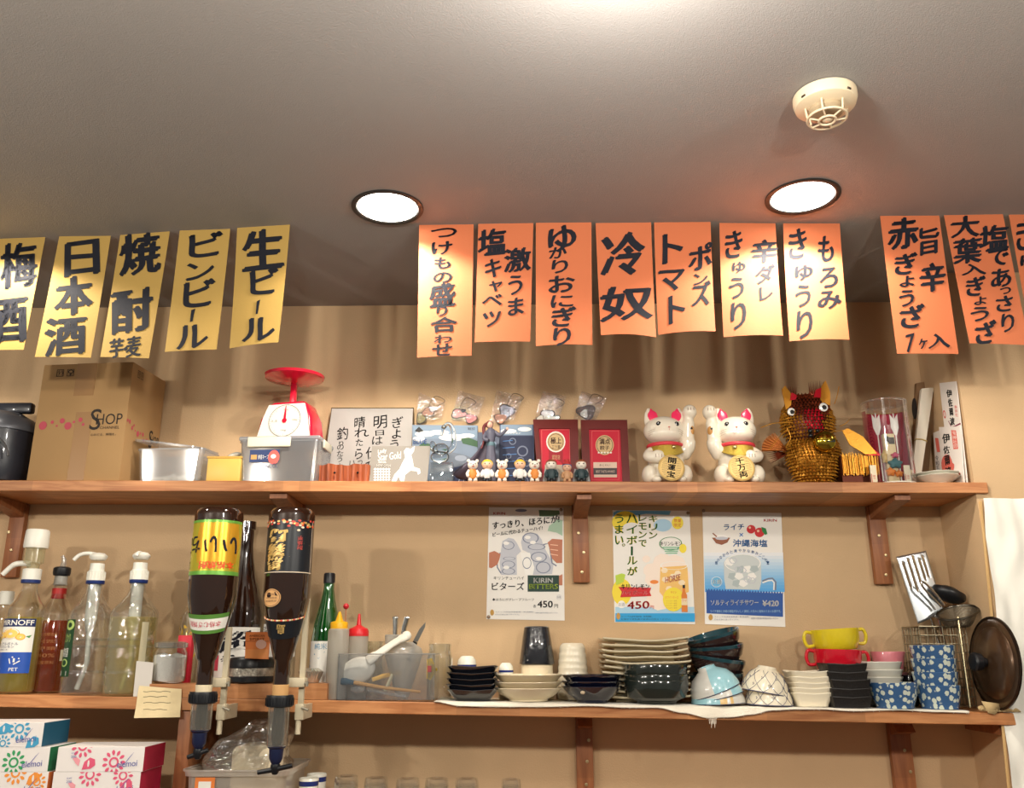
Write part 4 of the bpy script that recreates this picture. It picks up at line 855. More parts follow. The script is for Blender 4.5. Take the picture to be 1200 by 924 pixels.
# --- two lucky cats
CATW = M_('cat_white', (238, 228, 208), .18, coat=.7, var=.02); CATP = M_('cat_pink', (232, 52, 96), .25, coat=.5); CATR = M_('cat_red', (214, 60, 70), .4); BIB = M_('cat_bib_glitter', (196, 168, 70), .35, .6, bump=.8, bscale=700)
CB = M_('cat_black', (26, 24, 26), .2, coat=.6); COB = M_('coban_gold', (222, 188, 120), .45, .25); BELL = M_('small_bell', (206, 190, 130), .25, .8); PAT = M_('cat_patch_orange', (206, 150, 84), .35)
def cat(cx, mir, lab):
    Y = -.145; cxx = CF8(cx, 500)[0]; x = U(cxx, 520, Y).x; z0 = topz(x)+.0006; s = (U(cxx+10, 520, Y).x-x)/10/4.2857
    H = zof(cxx, 430+200/4.2857, Y)-z0; sz = H/365.0; m = -1 if mir else 1
    t = thing('lucky_cat', lab, 'figurine', (x, Y, z0), 0, 'pair of beckoning lucky cats')
    X = lambda a: m*(a-210)*s; Z = lambda b: (565-b)*sz
    mb = MB()
    E = lambda a, b, y, ra, rb, ry, M=None: mb.ell((X(a), y, Z(b)), (ra*s, ry, rb*sz), 0, 24, 16, M)
    E(212, 470, .004, 92, 100, .038); E(212, 520, 0, 105, 46, .042); E(125, 520, -.012, 42, 45, .028); E(295, 520, -.012, 40, 46, .028)   # torso, haunches
    E(207, 318, -.004, 103, 68, .040); E(207, 335, -.010, 92, 45, .036); E(150, 548, -.036, 26, 16, .014); E(270, 548, -.036, 26, 16, .014)
    mb.tube(smooth([(X(255), 0, Z(415)), (X(315), -.010, Z(400)), (X(325), -.012, Z(330)), (X(332), -.014, Z(250))]), [.020]*4+[.019]*6+[.0155]*6+[.013]*3, 16)
    E(338, 235, -.016, 36, 34, .019); E(312, 400, -.006, 32, 50, .022)
    mb.tube(smooth([(X(140), -.012, Z(415)), (X(118), -.026, Z(440)), (X(150), -.038, Z(450))]), .0145, 14); E(160, 447, -.040, 38, 30, .013)
    for sx_ in (-1, 1):   # ears
        ex = 152 if sx_ < 0 else 272; mb.lathe([(.0195, 0), (.0185, .014), (.0125, .032), (.003, .044)], 18, M=T(X(ex), -.002, Z(285)) @ RY(R(m*sx_*12)) @ SC(1, .55, 1))
    o = obj('body', mb, CATW, t); r = o.modifiers.new('r', 'REMESH'); r.mode = 'VOXEL'; r.voxel_size = .0018; r.use_smooth_shade = True; q_ = o.modifiers.new('s', 'SMOOTH'); q_.iterations = 6; q_.factor = .6
    for sx_ in (-1, 1):
        ex = 152 if sx_ < 0 else 272; mb = MB(); mb.ell((0, 0, 0), (.0125, .0022, .0200), 0, 20, 12, None, lambda d: 1-.45*max(0, d.z)**2*abs(d.x)*1.5)
        o = obj('inner_ear', mb, CATP, t); o.location = (X(ex), -.0118, Z(285)+.021); o.rotation_euler = (R(-9), R(m*sx_*12), 0)
    fy = lambda a, b: -.004 - .0405*math.sqrt(max(.05, 1-((a-207)/106)**2-((b-322)/70)**2))
    mb = MB()
    for a in (172, 262): mb.ell((X(a), fy(a, 298)+.001, Z(298)), (.0066, .0028, .0060), 0, 16, 10)
    obj('eyes', mb, CB, t)
    mb = MB()
    for a in (172, 262): mb.ell((X(a)-.0015, fy(a, 298)-.0018, Z(298)+.0015), (.0011, .0008, .0011), 0, 8, 6)
    obj('eye_glint', mb, M_('glint_white', (250,250,250), .2), t)
    mb = MB(); mb.ell((X(221), fy(221, 316)-.0008, Z(316)), (.0028, .0020, .0018), 0, 12, 8)
    for sx_ in (-1, 1):
        mb.tube([(X(221), fy(221, 320)-.0008, Z(322)), (X(221)+sx_*.002, fy(221, 335)-.0008, Z(340)), (X(221)+sx_*.006, fy(221+sx_*12, 346)-.0008, Z(347)), (X(221)+sx_*.010, fy(221+sx_*22, 340)-.0006, Z(338))], .0004, 6)
    obj('mouth', mb, M_('cat_mouth', (206, 120, 110), .4), t)
    mb = MB()
    for sx_ in (-1, 1):
        for j in range(3): a0 = 210+sx_*58; a1 = 210+sx_*88; b0 = 322+j*9; mb.tube([(X(a0), fy(a0, b0)-.0004, Z(b0)), (X((a0+a1)/2), fy((a0+a1)/2, b0+3)-.0004, Z(b0+3)), (X(a1), fy(a1, b0+8)-.0002, Z(b0+8))], .00025, 5)
    obj('whiskers', mb, M_('whisker_tan', (150, 110, 90), .5), t)
    mb = MB(); zc = Z(388)
    mb.tube([(.0415*math.cos(a), -.003+.0385*math.sin(a), zc) for a in [2*PI*i/40 for i in range(40)]], .0052, 10, closed=True); obj('collar', mb, CATR, t)
    mb = MB()
    def bib(u, v):
        a = R(-90)+R(132)*(u-.5); rr = 1.0+.0*v; w_ = .97+.10*v
        return ((.0420*w_+.0016)*math.cos(a), -.003+(.0400*w_+.0016)*math.sin(a)-.003*v, zc-.003-.030*v*(1-.55*(2*(u-.5))**2*v))
    mb.grid(bib, 24, 8); o = obj('bib', mb, BIB, t); o.modifiers.new('s', 'SOLIDIFY').thickness = .002
    mb = MB(); mb.ell((X(238), -.0455, Z(407)), (.0058, .0050, .0052), 0, 16, 10); obj('bell', mb, BELL, t)
    mb = MB(); mb.lathe([(.0305, -.002), (.0325, 0), (.0305, .002), (.0285, .0028), (.0275, .0018), (0, .0018)], 40, 0, SC(1, 1.02, 1)); o = obj('gold_coin', mb, COB, t)
    o.location = (X(218), -.054, .0345); o.rotation_euler = (R(82), R(0), 0); o.rotation_euler = Euler((R(84), R(m*9), 0))
    mb = MB(); fn = lambda a, b: Vector((a, -b, .0024 if True else 0))
    for i in range(13): yy = -.025+i*.0042; w_ = .024*math.sqrt(max(.05, 1-(yy/.031)**2)); linep(mb, [(-w_, yy), (-w_*.45, yy)], .0006, fn); linep(mb, [(w_*.45, yy), (w_, yy)], .0006, fn)
    s4 = '開運宝' if not mir else '千万両'
    for i, c in enumerate(s4): stamp(mb, c, -.010, -.026+i*.0175, .010, -.010+i*.0175, fn, bold=.04)
    o2 = obj('lettering', mb, CB, o)
    mb = MB(); mb.ell((X(338), -.0245, Z(316)), (.0042, .0035, .0062), 0, 14, 10); obj('patch', mb, CB, t)
    mb = MB(); mb.ell((X(338), -.0150, Z(318)), (.0090, .0128, .0195), 0, 18, 12); obj('patch', mb, PAT, t)
    mb = MB()
    for j in range(3): mb.tube([(X(338)+(j-1)*.007, -.0345, Z(222)), (X(338)+(j-1)*.0075, -.0352, Z(235))], .0006, 6); mb.tube([(X(160)+(j-1)*.007, -.0528, Z(440)), (X(160)+(j-1)*.007, -.0532, Z(455))], .0006, 6)
    obj('toe_line', mb, M_('whisker_tan', (0,0,0)), t)
CF8 = crop(730, 430, 4.2857)
cat(210, False, 'white lucky cat right of the red awards, raising the paw on the viewer\'s right')
cat(566, True, 'white lucky cat beside the gold dragon, raising the paw on the viewer\'s left')
# --- gold folded-paper dragon
GOLD = M_('foil_gold', (206, 144, 48), .30, .65, bump=.2, bscale=300); GOLD2 = M_('foil_dark', (140, 62, 36), .3, .6); REDF = M_('foil_red', (214, 30, 50), .3, .5); BLKF = M_('dragon_black', (20, 18, 18), .3)
Y = -.125; xq = CF8(945, 500)[0]; x = U(xq, 520, Y).x; z0 = topz(x)+.0006; s = (U(xq+10, 520, Y).x-x)/10/4.2857
X = lambda a: (a-945)*s; Z = lambda b: zof(xq, 430+b/4.2857, Y)-z0
t = thing('gold_dragon', 'gold and brown folded-foil dragon with googly eyes and a bell, right of the lucky cats', 'figurine', (x, Y, z0))
mb = MB(); core = MB()
def scales(mb, prof, mi, step=.0068, yc=0, cx=0, sq=.8):
    """rows of small folded wedges round a turned core"""
    for i in range(len(prof)-1):
        (r0, z_0), (r1, z_1) = prof[i], prof[i+1]; n_ = max(1, int(math.hypot(r1-r0, z_1-z_0)/step))
        for j in range(n_):
            u = j/n_; r_ = r0+(r1-r0)*u; z = z_0+(z_1-z_0)*u; m_ = max(4, int(2*PI*r_/.0086))
            for k in range(m_):
                a = 2*PI*(k+.5*((i*7+j) % 2))/m_; c, s_ = math.cos(a), math.sin(a); w_ = .0040
                if s_ > .35: continue
                p = Vector((cx+r_*c, yc+r_*s_*sq, z)); tx = Vector((-s_, c*sq, 0)).normalized(); nn = Vector((c, s_, 0)); j1 = random.uniform(-.0034, .0034); j2 = random.uniform(.003, .0095)
                mi_ = mi(p) if callable(mi) else mi
                vs = [p-tx*w_, p+tx*w_, p+Vector((0, 0, .0075))+nn*.0005, p+tx*j1+nn*j2-Vector((0, 0, random.uniform(-.001, .003)))]
                mb.add(vs, [(0, 3, 2), (3, 1, 2), (0, 1, 3)], mi_, False)
rB = [(.036, .004), (.050, .020), (.060, .045), (.066, .075), (.060, .092)]; h1 = Z(385)
rB = [(r_, z*h1/.092) for r_, z in rB]; scales(mb, rB, 0); core.lathe([(r_*.97, z) for r_, z in rB], 32, 0, M=SC(1, .8, 1))
o = obj('body_scales', mb, [GOLD], t); o['kind'] = 'stuff'; obj('body_core', core, M_('foil_core', (150, 96, 30), .35, .9), t)
hz0 = Z(385); hz1 = Z(150); hc = -.006; hH = hz1-hz0
pr_ = [(.050, hz0), (.061, hz0+hH*.2), (.064, hz0+hH*.45), (.058, hz0+hH*.68), (.044, hz0+hH*.86), (.022, hz1)]
mb = MB(); core = MB()
def him(p):
    u = (p.z-hz0)/hH
    if abs(p.x-X(935)) < .021 and .15 < u < .58 and p.y < -.02: return 2
    return 1 if (u > .60 and abs(p.x-X(935)) < .052) or (u > .5 and abs(p.x-X(935)) < .04) or (u > .36 and abs(p.x-X(935)) < .028) else 0
scales(mb, pr_, him, cx=X(932), yc=hc); core.lathe([(r_*.97, z) for r_, z in pr_], 32, 0, M=T(X(932), hc, 0) @ SC(1, .8, 1))
o = obj('head_scales', mb, [GOLD, GOLD2, REDF], t); o['kind'] = 'stuff'; obj('head_core', core, M_('foil_core2', (80, 36, 22), .4, .7), t)
for ex, ey, r_ in ((835, 248, .0098), (987, 233, .0108)):
    px_ = X(ex); sy = -.8*math.sqrt(max(.0004, .063**2-(px_-X(932))**2))+hc-.004
    mb = MB(); mb.lathe([(r_, -.002), (r_, .0012), (r_*.7, .0028), (0, .0032)], 24, 0, T(px_, sy, Z(ey)) @ RX(PI/2)); e = obj('googly_eye', mb, M_('eye_white', (236,234,226), .2, coat=.8), t)
    mb = MB(); mb.lathe([(r_*.55, .0028), (r_*.5, .0036), (0, .0038)], 20, 0, T(px_+.001, sy-.0004, Z(ey)-.001) @ RX(PI/2)); obj('pupil', mb, BLKF, e)
def leaf(pts, y, th, m, nm, M=None, par=None):
    mb = MB(); mb.prism(pts, y-th, y, M=M); return obj(nm, mb, m, par or t)
e = leaf([(X(812), Z(235)), (X(800), Z(135)), (X(818), Z(115)), (X(850), Z(165)), (X(838), Z(215))], -.034, .004, GOLD, 'ear'); leaf([(X(835), Z(190)), (X(845), Z(150)), (X(872), Z(165)), (X(865), Z(185))], -.036, .004, REDF, 'inner_ear')
mb = MB()
for (bx, tx_) in ((840, 845), (965, 985)):
    for i in range(9): u = i/8; mb.add([(X(bx-25+50*u), -.028, Z(185)), (X(bx-14+50*u), -.028, Z(185)), (X(tx_-40+75*u), -.028+.002*(i % 2), Z((112 if bx < 900 else 84)+14*abs(u-.6)))], [(0,1,2)], 0, False)
o = obj('crest_tuft', mb, GOLD2, t); o.modifiers.new('s', 'SOLIDIFY').thickness = .0012
e = leaf([(X(985), Z(180)), (X(1000), Z(120)), (X(1025), Z(90)), (X(1042), Z(150)), (X(1035), Z(215)), (X(1000), Z(205))], -.034, .004, GOLD, 'ear'); leaf([(X(955), Z(175)), (X(970), Z(138)), (X(998), Z(128)), (X(990), Z(178))], -.036, .004, REDF, 'inner_ear')
mb = MB(); mb.ell((X(970), -.066, Z(405)), (.0285, .020, .0270), 0, 28, 18); mb.tube([(X(970)+.0288*math.cos(a), -.066+.0202*math.sin(a), Z(405)) for a in [2*PI*i/32 for i in range(32)]], .0016, 8, closed=True); be = obj('bell', mb, M_('brass_bell', (196, 168, 60), .16, 1.0), t)
mb = MB(); mb.box(-.010, .010, -.001, .001, -.0012, .0012, M=T(X(985), -.0855, Z(415)) @ RZ(R(8))); mb.ell((X(1000), -.084, Z(410)), (.0035, .002, .0035), 0, 10, 8); obj('bell_slot', mb, BLKF, be)
mb = MB(); mb.ell((X(905), -.062, Z(352)), (.006, .006, .006)); mb.ell((X(940), -.064, Z(352)), (.005, .005, .005)); mb.ell((X(905), -.062, Z(375)), (.006, .006, .006)); obj('nose', mb, BLKF, t)
mb = MB()
for L in ([(830,305),(740,308),(670,330)], [(820,320),(770,365),(700,440)], [(800,335),(812,380),(790,420)], [(1060,325),(1085,315),(1110,295)], [(1045,215),(1062,180),(1078,130)], [(980,365),(1030,350),(1095,345)]):
    pts = smooth([(X(a), -.052, Z(b)) for a, b in L]); mb.tube(pts, .0011, 6)
o = obj('whisker', mb, GOLD, t); o['kind'] = 'stuff'
mb = MB()
for i in range(15):
    u = i/14; a = R(118+66*u); bx, bz = X(806), Z(425); l_ = .064; mb.add([(bx, -.020, bz-.003), (bx, -.020, bz+.003), (bx+l_*math.cos(a)*1.0-.0, -.030+.003*(i % 2), bz+l_*math.sin(a)*.75-.003), (bx+l_*math.cos(a), -.030, bz+l_*math.sin(a)*.75)], [(0,1,3,2)], 0, False)
o = obj('fan', mb, M_('foil_copper', (200, 120, 60), .35, .85), t); o.modifiers.new('s', 'SOLIDIFY').thickness = .0008
mb = MB()
for i in range(8): a = R(160+50*i/7); bx, bz = X(806), Z(445); mb.add([(bx, -.012, bz-.003), (bx, -.012, bz+.003), (bx+.05*math.cos(a), -.016, bz+.05*math.sin(a))], [(0,1,2)], 0, False)
o = obj('fan', mb, GOLD2, t); o.modifiers.new('s', 'SOLIDIFY').thickness = .0008
C5 = crop(840, 400, 3.333); X5 = lambda a: U(*C5(a, 450), Y).x-x; Z5 = lambda b: zof(*C5(500, b), Y)-z0
leaf([(X5(468), Z5(372)), (X5(490), Z5(362)), (X5(545), Z5(395)), (X5(590), Z5(460)), (X5(545), Z5(462)), (X5(490), Z5(425))], -.055, .003, GOLD, 'wing')
leaf([(X5(540), Z5(402)), (X5(606), Z5(462)), (X5(600), Z5(466)), (X5(545), Z5(462))], -.050, .003, REDF, 'wing_lining')
mb = MB()
for i in range(42):
    u = i/41; a = X5(462)+(X5(592)-X5(462))*u; mb.box(a-.0009, a+.0009, -.046-.003*(i % 3), -.044-.003*(i % 3), Z5(538)+.003*(i % 2), Z5(458)+.004*math.sin(i*2.1), M=T(0, 0, 0) @ RY(R(1.2*math.sin(i*3.7))))
o = obj('fringe', mb, GOLD, t); o['kind'] = 'stuff'
mb = MB(); mb.box(X5(458), X5(566), -.041, .01, .0005, Z5(462)); obj('tail_block', mb, M_('foil_core2', (0,0,0)), t)
# --- clear cylinder with arrows
C1z = crop(1000, 420, 5.135)
Y = -.150; xp = C1z(210, 500)[0]; x = U(xp, 520, Y).x; z0 = topz(x)+.0006; k = mpp(Y); rC = 25*k; Hc = zof(xp, 472, Y)-z0
X = lambda a: U(*C1z(a, 500), Y-.0).x-x; Z = lambda b: zof(*C1z(210, b), Y)-z0
t = thing('charm_cylinder', 'clear cylinder holding two white arrows before a dark red backing', 'ornament', (x, Y, z0))
mb = MB(); mb.lathe([(rC, .003), (rC, Hc-.006)], 48, cap0=False, cap1=False); obj('tube', mb, clear('acrylic_tube', (245,245,250), .10, .03), t)
mb = MB(); mb.lathe([(rC*.995, Hc-.006), (rC+.001, Hc-.005), (rC+.001, Hc-.0012), (rC*.9, Hc), (0, Hc)], 48, cap0=False); obj('tube_lid', mb, clear('acrylic_lid', (230,225,215), .3, .08, .15), t)
mb = MB(); mb.lathe([(rC+.0005, 0), (rC+.0005, .003), (0, .003)], 48); obj('base', mb, M_('cyl_base', (236,230,214), .5), t)
mb = MB(); zt_ = Z(318); mb.grid(lambda u, v: (rC*.93*math.cos(R(200)-R(220)*u), rC*.93*math.sin(R(200)-R(220)*u)*1.0 if False else rC*.93*abs(math.sin(R(180)*u))*.9+.002, .004+(zt_-.004)*v + .004*v*math.sin(PI*u)), 24, 2); o = obj('backing', mb, M_('backing_maroon', (176, 26, 62), .6), t)
mb = MB(); mb.tube([(rC*.93*math.cos(PI*(1-u)), rC*.93*abs(math.sin(PI*u))*.9+.001, zt_+.004*math.sin(PI*u)) for u in [i/16 for i in range(17)]], .0009, 6); obj('gold_trim', mb, GLD2, t)
ARW = M_('arrow_white', (236, 232, 222), .5)
for ax in (148, 256):
    a = X(ax); mb = MB()
    mb.tube([(a, -.004, .012), (a, -.004, Z(335))], .0016, 8); 
    for sg in (-1, 1): mb.prism([(a, Z(372)), (a+sg*.0100, Z(338)), (a+sg*.0095, Z(420)), (a+sg*.003, Z(465)), (a, Z(465))][::sg], -.0045, -.0035)
    obj('arrow', mb, ARW, t)
mb = MB(); mb.box(X(180), X(245), -.006, .010, .003, Z(458), bev=.001); c_ = obj('plaque', mb, M_('plaque_cream', (226, 208, 160), .5), t)
mb = MB(); mb.ell((X(198), -.008, Z(492)), (.006, .002, .008)); mb.box(X(205), X(240), -.0072, -.0062, Z(520), Z(480)); obj('plaque_print', mb, M_('plaque_ink', (60, 56, 50), .5), t)
for nm, c, a, b, ra, rb in (('teal_cloth', (44, 104, 110), 225, 640, .017, .012), ('orange_flower', (226, 130, 40), 190, 690, .012, .010), ('orange_flower', (0,0,0), 240, 700, .010, .008), ('gold_ornament', (206, 172, 90), 165, 600, .007, .016), ('pink_cloth', (206, 90, 120), 230, 590, .009, .007), ('cream_flower', (238, 220, 170), 300, 690, .008, .008)):
    mb = MB(); mb.ell((X(a), -.010, Z(b)), (ra, .008, rb), 0, 16, 10, None, lambda d: 1+.18*math.sin(5*math.atan2(d.z, d.x))); obj(nm, mb, M_(nm, c, .5), t)
# tags at its foot are small boxes in front
for a, nm in ((137, 'left'), (342, 'right')):
    xx = U(C1z(a, 500)[0], 550, Y-rC-.004).x; mb = MB(); mb.box(-.0075, .0075, -.002, .002, 0, Z(665), bev=.0008); tg = obj('charm_tag', mb, M_('tag_cream', (240, 228, 196), .5))
    tg.location = (xx, Y-.050 if False else Y-rC-.004+(.0 if nm == 'left' else 0)+abs(a-240)*.00018, topz(xx)+.0008); tag(tg, 'small cream charm tag standing at the %s foot of the clear cylinder' % nm, 'tag', 'cream tags by the cylinder')
    mb = MB(); fn = lambda p_, q_: Vector((p_, -.0023, q_)); rectp(mb, -.0068, .001, -.0052, .022, fn); [stamp(mb, c, -.0032, -(.019-i*.0055), .0032, -(.0145-i*.0055), lambda p_, q_: Vector((p_, -.0023, -q_))) for i, c in enumerate('御守')]; obj('lettering', mb, M_('seal_red', (206, 70, 60), .6), tg)
# --- wrapped talisman, box behind, votive papers
tq = [C1z(*c) for c in ((405,190),(478,185),(385,740),(333,740))]; P = [U(*tq[0], -.055), U(*tq[1], -.055), U(*tq[2], -.100), U(*tq[3], -.100)]; zb = topz(P[3].x)+.001; P[2].z = P[3].z = zb
q = Quad(tq, P); t = thing('wrapped_talisman', 'long white folded talisman with gold cord leaning right of the clear cylinder', 'talisman', (P[2]+P[3])/2)
mb = MB(); 
for off in (.006, -.006): mb.grid(lambda u, v: q.S(u, v, off+(.003*math.sin(PI*u) if off > 0 else 0)), 4, 4, 0, False)
for (a, b) in (((0,0),(1,0)), ((1,0),(1,1)), ((1,1),(0,1)), ((0,1),(0,0))): mb.grid(lambda w_, h_: q.S(a[0]+(b[0]-a[0])*w_, a[1]+(b[1]-a[1])*w_, .006-.012*h_), 4, 1, 0, False)
obj('wrapping', mb, M_('talisman_white', (226, 218, 200), .6), t, world=True)
mb = MB(); v_ = .53; mb.tube([q.S(-.04, v_-.01, .0), q.S(-.02, v_-.01, .009), q.S(.5, v_, .0115), q.S(1.03, v_+.015, .009), q.S(1.04, v_+.015, 0)], .0014, 6); obj('gold_cord', mb, GLD2, t, world=True)
tq = [C1z(*c) for c in ((395,140),(500,128),(470,240),(345,300))]; mb = MB(); 
P = [U(*C1z(*c), -.016) for c in ((380,150),(500,128),(420,660),(330,660))]; zb = topz(P[3].x)+.001; P[2].z = P[3].z = zb; q = Quad([C1z(*c) for c in ((380,150),(500,128),(420,660),(330,660))], P)
t = thing('long_paper_box', 'brown narrow box leaning behind the white folded talisman', 'box', (P[2]+P[3])/2)
mb = MB(); q.sheet(mb, .012, 1, 1); obj('box', mb, M_('brown_box', (136, 104, 72), .7), t, world=True)
mb = MB(); ellp(mb, 362, 270, 16, 50, lambda a, b: q.pt(.001)(*C1z(a, b))); obj('cutout', mb, M_('box_dark', (40, 32, 28), .7), t, world=True)
OF = M_('votive_paper', (232, 224, 216), .7); OR_ = pr('seal', (226, 110, 96)); OPL = pr('purple_cord', (130, 40, 70))
def UX(px, py, X):
    d = ray(px, py); return EYE + d*((X-EYE.x)/d.x)
def ofuda(cs, g, lab, deco):
    """paper leaning on the side wall of the recess, g in front of it"""
    pc = [C1z(*c) for c in cs]; A = UX(*pc[0], NX1-g); B = UX(*pc[1], NX1-g); B.y = max(B.y, -.190)
    zb = topz(NX1)+.001; P = [A, B, Vector((NX1-g-.010, B.y, zb)), Vector((NX1-g-.010, A.y, zb))]
    q = Quad(pc, P); t = thing('votive_paper', lab, 'paper charm', (P[2]+P[3])/2)
    mb = MB(); q.sheet(mb, .002, 1, 1); obj('sheet', mb, OF, t, world=True); k = Ink(q, C1z, t); deco(k); k.done()
def o1(k):
    for c, x0, y0, x1, y1 in (('伊',562,175,610,220),('佐',566,225,604,272),('爾',566,278,602,322),('波',562,330,604,375),('神',566,380,606,415)): k.text(BLK, c, x0, y0, x1, y1, bold=.05, skew=.1, warp=.03)
    k.ell(OR_, 525, 315, 11, 22, ri=.6); [k.text(OR_, c, 614, 262+i*22, 636, 282+i*22) for i, c in enumerate('奉拝社')]; k.line(OPL, [(512,392),(550,388),(600,380),(650,365)], 8); k.line(OPL, [(552,350),(570,385),(600,400)], 6)
def o2(k):
    k.ell(OR_, 545, 592, 44, 50)
    for c, x0, y0, x1, y1 in (('伊',528,442,584,490),('佐',526,500,575,540),('爾',526,545,566,592),('波',522,598,566,640)): k.text(BLK, c, x0, y0, x1, y1, bold=.05, skew=.1, warp=.03)
    k.rect(OR_, 596, 425, 628, 520); [k.text(OF, c, 600, 430+i*22, 624, 450+i*22) for i, c in enumerate('湯神社印')]; k.ell(OR_, 605, 648, 18, 10)
def o3(k):
    k.rect(OR_, 486, 470, 506, 530); [k.text(INKT if i else BLK, c, 468-i*1, 545+i*22, 490-i*1, 565+i*22) for i, c in enumerate('令和五年')]
ofuda([(518,150),(648,120),(652,700),(490,700)], .004, 'tall white votive paper with brush writing and purple cord, at the back', o1)
ofuda([(480,450),(530,430),(515,700),(448,700)], .0075, 'small white votive paper partly hidden at the left of the red-sun one', o3)
ofuda([(515,415),(655,402),(638,700),(498,700)], .0115, 'white votive paper with brush writing over a red sun disc', o2)
PORC = M_('porcelain_white', (238, 236, 222), .2, coat=.6)
def dishprof(r, rb, h, th=.003, foot=.003): return [(rb, 0), (rb, foot), (r, h), (r-.0008, h+.0008), (r-th, h), (rb*.9, foot+th), (0, foot+th*.9)]
Y = -.158; xx = U(C1z(500, 600)[0], 560, Y).x; k = mpp(Y)
for i in range(2):
    mb = MB(); mb.lathe(dishprof(25.5*k, 13*k, .016 if i else .020, .0025), 10, 0, M=RZ(R(18+i*9)), sm=True); mb2 = MB(); mb2.lathe([(p[0]*.96, p[1]) for p in dishprof(27.5*k, 13*k, .02)], 40)
    o = obj('shallow_dish', mb, PORC, ang=20); o.location = (xx, Y, topz(xx)+.0008+i*.0115); tag(o, '%s of the two faceted white dishes in front of the votive papers' % ORD[2][i], 'dish', 'white dishes on the upper shelf')
# ================= things on the lower shelf =================
def base(px, py, Y, lift=.0008, cyc=None):
    x = U(px, py, Y).x; return x, lowz(x)+lift
CL = .0045      # cloth thickness under the crockery
# --- bottles ---
GB = clear('bottle_glass', (240, 246, 240), .05, .03); PL = clear('pet_plastic', (240, 244, 242), .07, .06, .04, wob=25)
LIQY = clear('liquid_lemon', (240, 230, 140), .03, .1, .5, (226, 208, 96), tint=1); LIQA = clear('liquid_amber', (214, 100, 34), .03, .1, .40, (214, 96, 28), tint=1); LIQP = clear('liquid_pale', (248, 240, 190), .03, .1, .30, (240, 228, 160), tint=1)
CAPW = M_('pump_white', (238, 236, 224), .35); NAVR = M_('ring_navy', (30, 50, 110), .4); BLKP = M_('black_plastic', (22, 24, 28), .35)
def bottle(name, lab, cat_, px, py, Y, r, zsh, ztop, rn, liquid=None, zl=0, glass=GB, group=None, zbase=None, capn=None, seg=36, sq=1):
    x, z0 = base(px, py, Y)
    if zbase is not None: z0 = zbase
    t = thing(name, lab, cat_, (x, Y, z0), 0, group); hs = ztop-zsh
    pr2 = [(r*.9, 0), (r, .005), (r, zsh), (r*.93, zsh+hs*.14), (r*.68, zsh+hs*.36), (rn*1.25, zsh+hs*.62), (rn, zsh+hs*.75), (rn, ztop)]
    mb = MB(); mb.lathe(pr2, seg, cap1=False); obj('glass', mb, glass, t)
    if liquid:
        mb = MB(); li = [(r*.88, .004), (r-.002, .008)]+[(a-.002, b) for a, b in pr2[2:] if b < zl]
        rr = r-.002 if zl <= zsh else None
        if rr is None:
            for (a0, b0), (a1, b1) in zip(pr2, pr2[1:]):
                if b0 <= zl <= b1: rr = a0+(a1-a0)*(zl-b0)/(b1-b0)-.002
        li.append((rr, zl)); mb.lathe(li, seg); obj('liquid', mb, liquid, t)
    return t, x, z0
def zh(px, py, Y, z0): return zof(px, py, Y)-z0
def wraplabel(t, rad, z0_, z1_, a0, a1, m, name='label', off=.0006, n=24):
    mb = MB(); mb.grid(lambda u, v: ((rad+off)*math.sin(R(a0)+R(a1-a0)*u), -(rad+off)*math.cos(R(a0)+R(a1-a0)*u), z0_+(z1_-z0_)*v), n, 2); return obj(name, mb, m, t)
def wrapfn(rad, z0_, z1_, a0, a1, off): return lambda a, b: Vector(((rad+off)*math.sin(R(a0)+R(a1-a0)*a), -(rad+off)*math.cos(R(a0)+R(a1-a0)*a), z1_+(z0_-z1_)*b))
# far left bottle
Y = -.10; x, z0 = base(-6, 790, Y); h = zh(4, 706, Y, z0)
t, x, z0 = bottle('liquor_bottle', 'clear bottle with white cap cut off by the left edge', 'bottle', -6, 790, Y, .040, h*.66, h, .013, LIQP, h*.6)
mb = MB(); mb.lathe([(.0165, h-.006), (.0165, h+.024), (.0145, h+.026), (0, h+.026)], 28); obj('cap', mb, CAPW, t)
wraplabel(t, .040, h*.1, h*.5, -60, 80, M_('label_paper', (226, 220, 200), .5))
# lemon liquor with dosing pump
Y = -.152; x, z0 = base(20, 790, Y); k = mpp(Y, 750); H = lambda py: zh(30, py, Y, z0)
t, x, z0 = bottle('liquor_bottle', 'lemon-yellow liquor bottle with blue and white label and dosing pump', 'bottle', 20, 790, Y, 21*k, H(716), H(683), 8.5*k, LIQY, H(724))
mb = MB(); mb.lathe([(10.5*k, H(684)), (10.8*k, H(681)), (10.8*k, H(680))], 28); obj('cap_ring', mb, NAVR, t)
mb = MB(); mb.lathe([(10.5*k, H(680)), (10.5*k, H(668)), (9*k, H(667)), (0, H(667))], 28); obj('cap', mb, CAPW, t)
mb = MB(); mb.lathe([(7*k, H(667)), (7*k, H(662)), (11*k, H(660)), (11*k, H(643))], 28, cap1=False); obj('measure', mb, clear('measure_cup', (240,240,220), .15, .1, .3, (226,220,170)), t)
mb = MB(); mb.lathe([(13.5*k, H(643)), (14*k, H(640)), (13.3*k, H(623)), (12*k, H(621.5)), (0, H(621.5))], 28); obj('measure_lid', mb, CAPW, t)
mb = MB(); mb.tube(smooth([(-4*k, 0, H(661)), (-16*k, -.004, H(661)), (-24*k, -.006, H(664)), (-33*k, -.008, H(674))]), [3.4*k]*12+[3.0*k]*7, 12); obj('spout', mb, CAPW, t)
z_a, z_b = H(789), H(726); lab = wraplabel(t, 21*k, z_a, z_b, -78, 62, M_('label_white', (0,0,0)))
mb = MB(); W = lambda off: wrapfn(21*k, z_a, z_b, -78, 62, off)
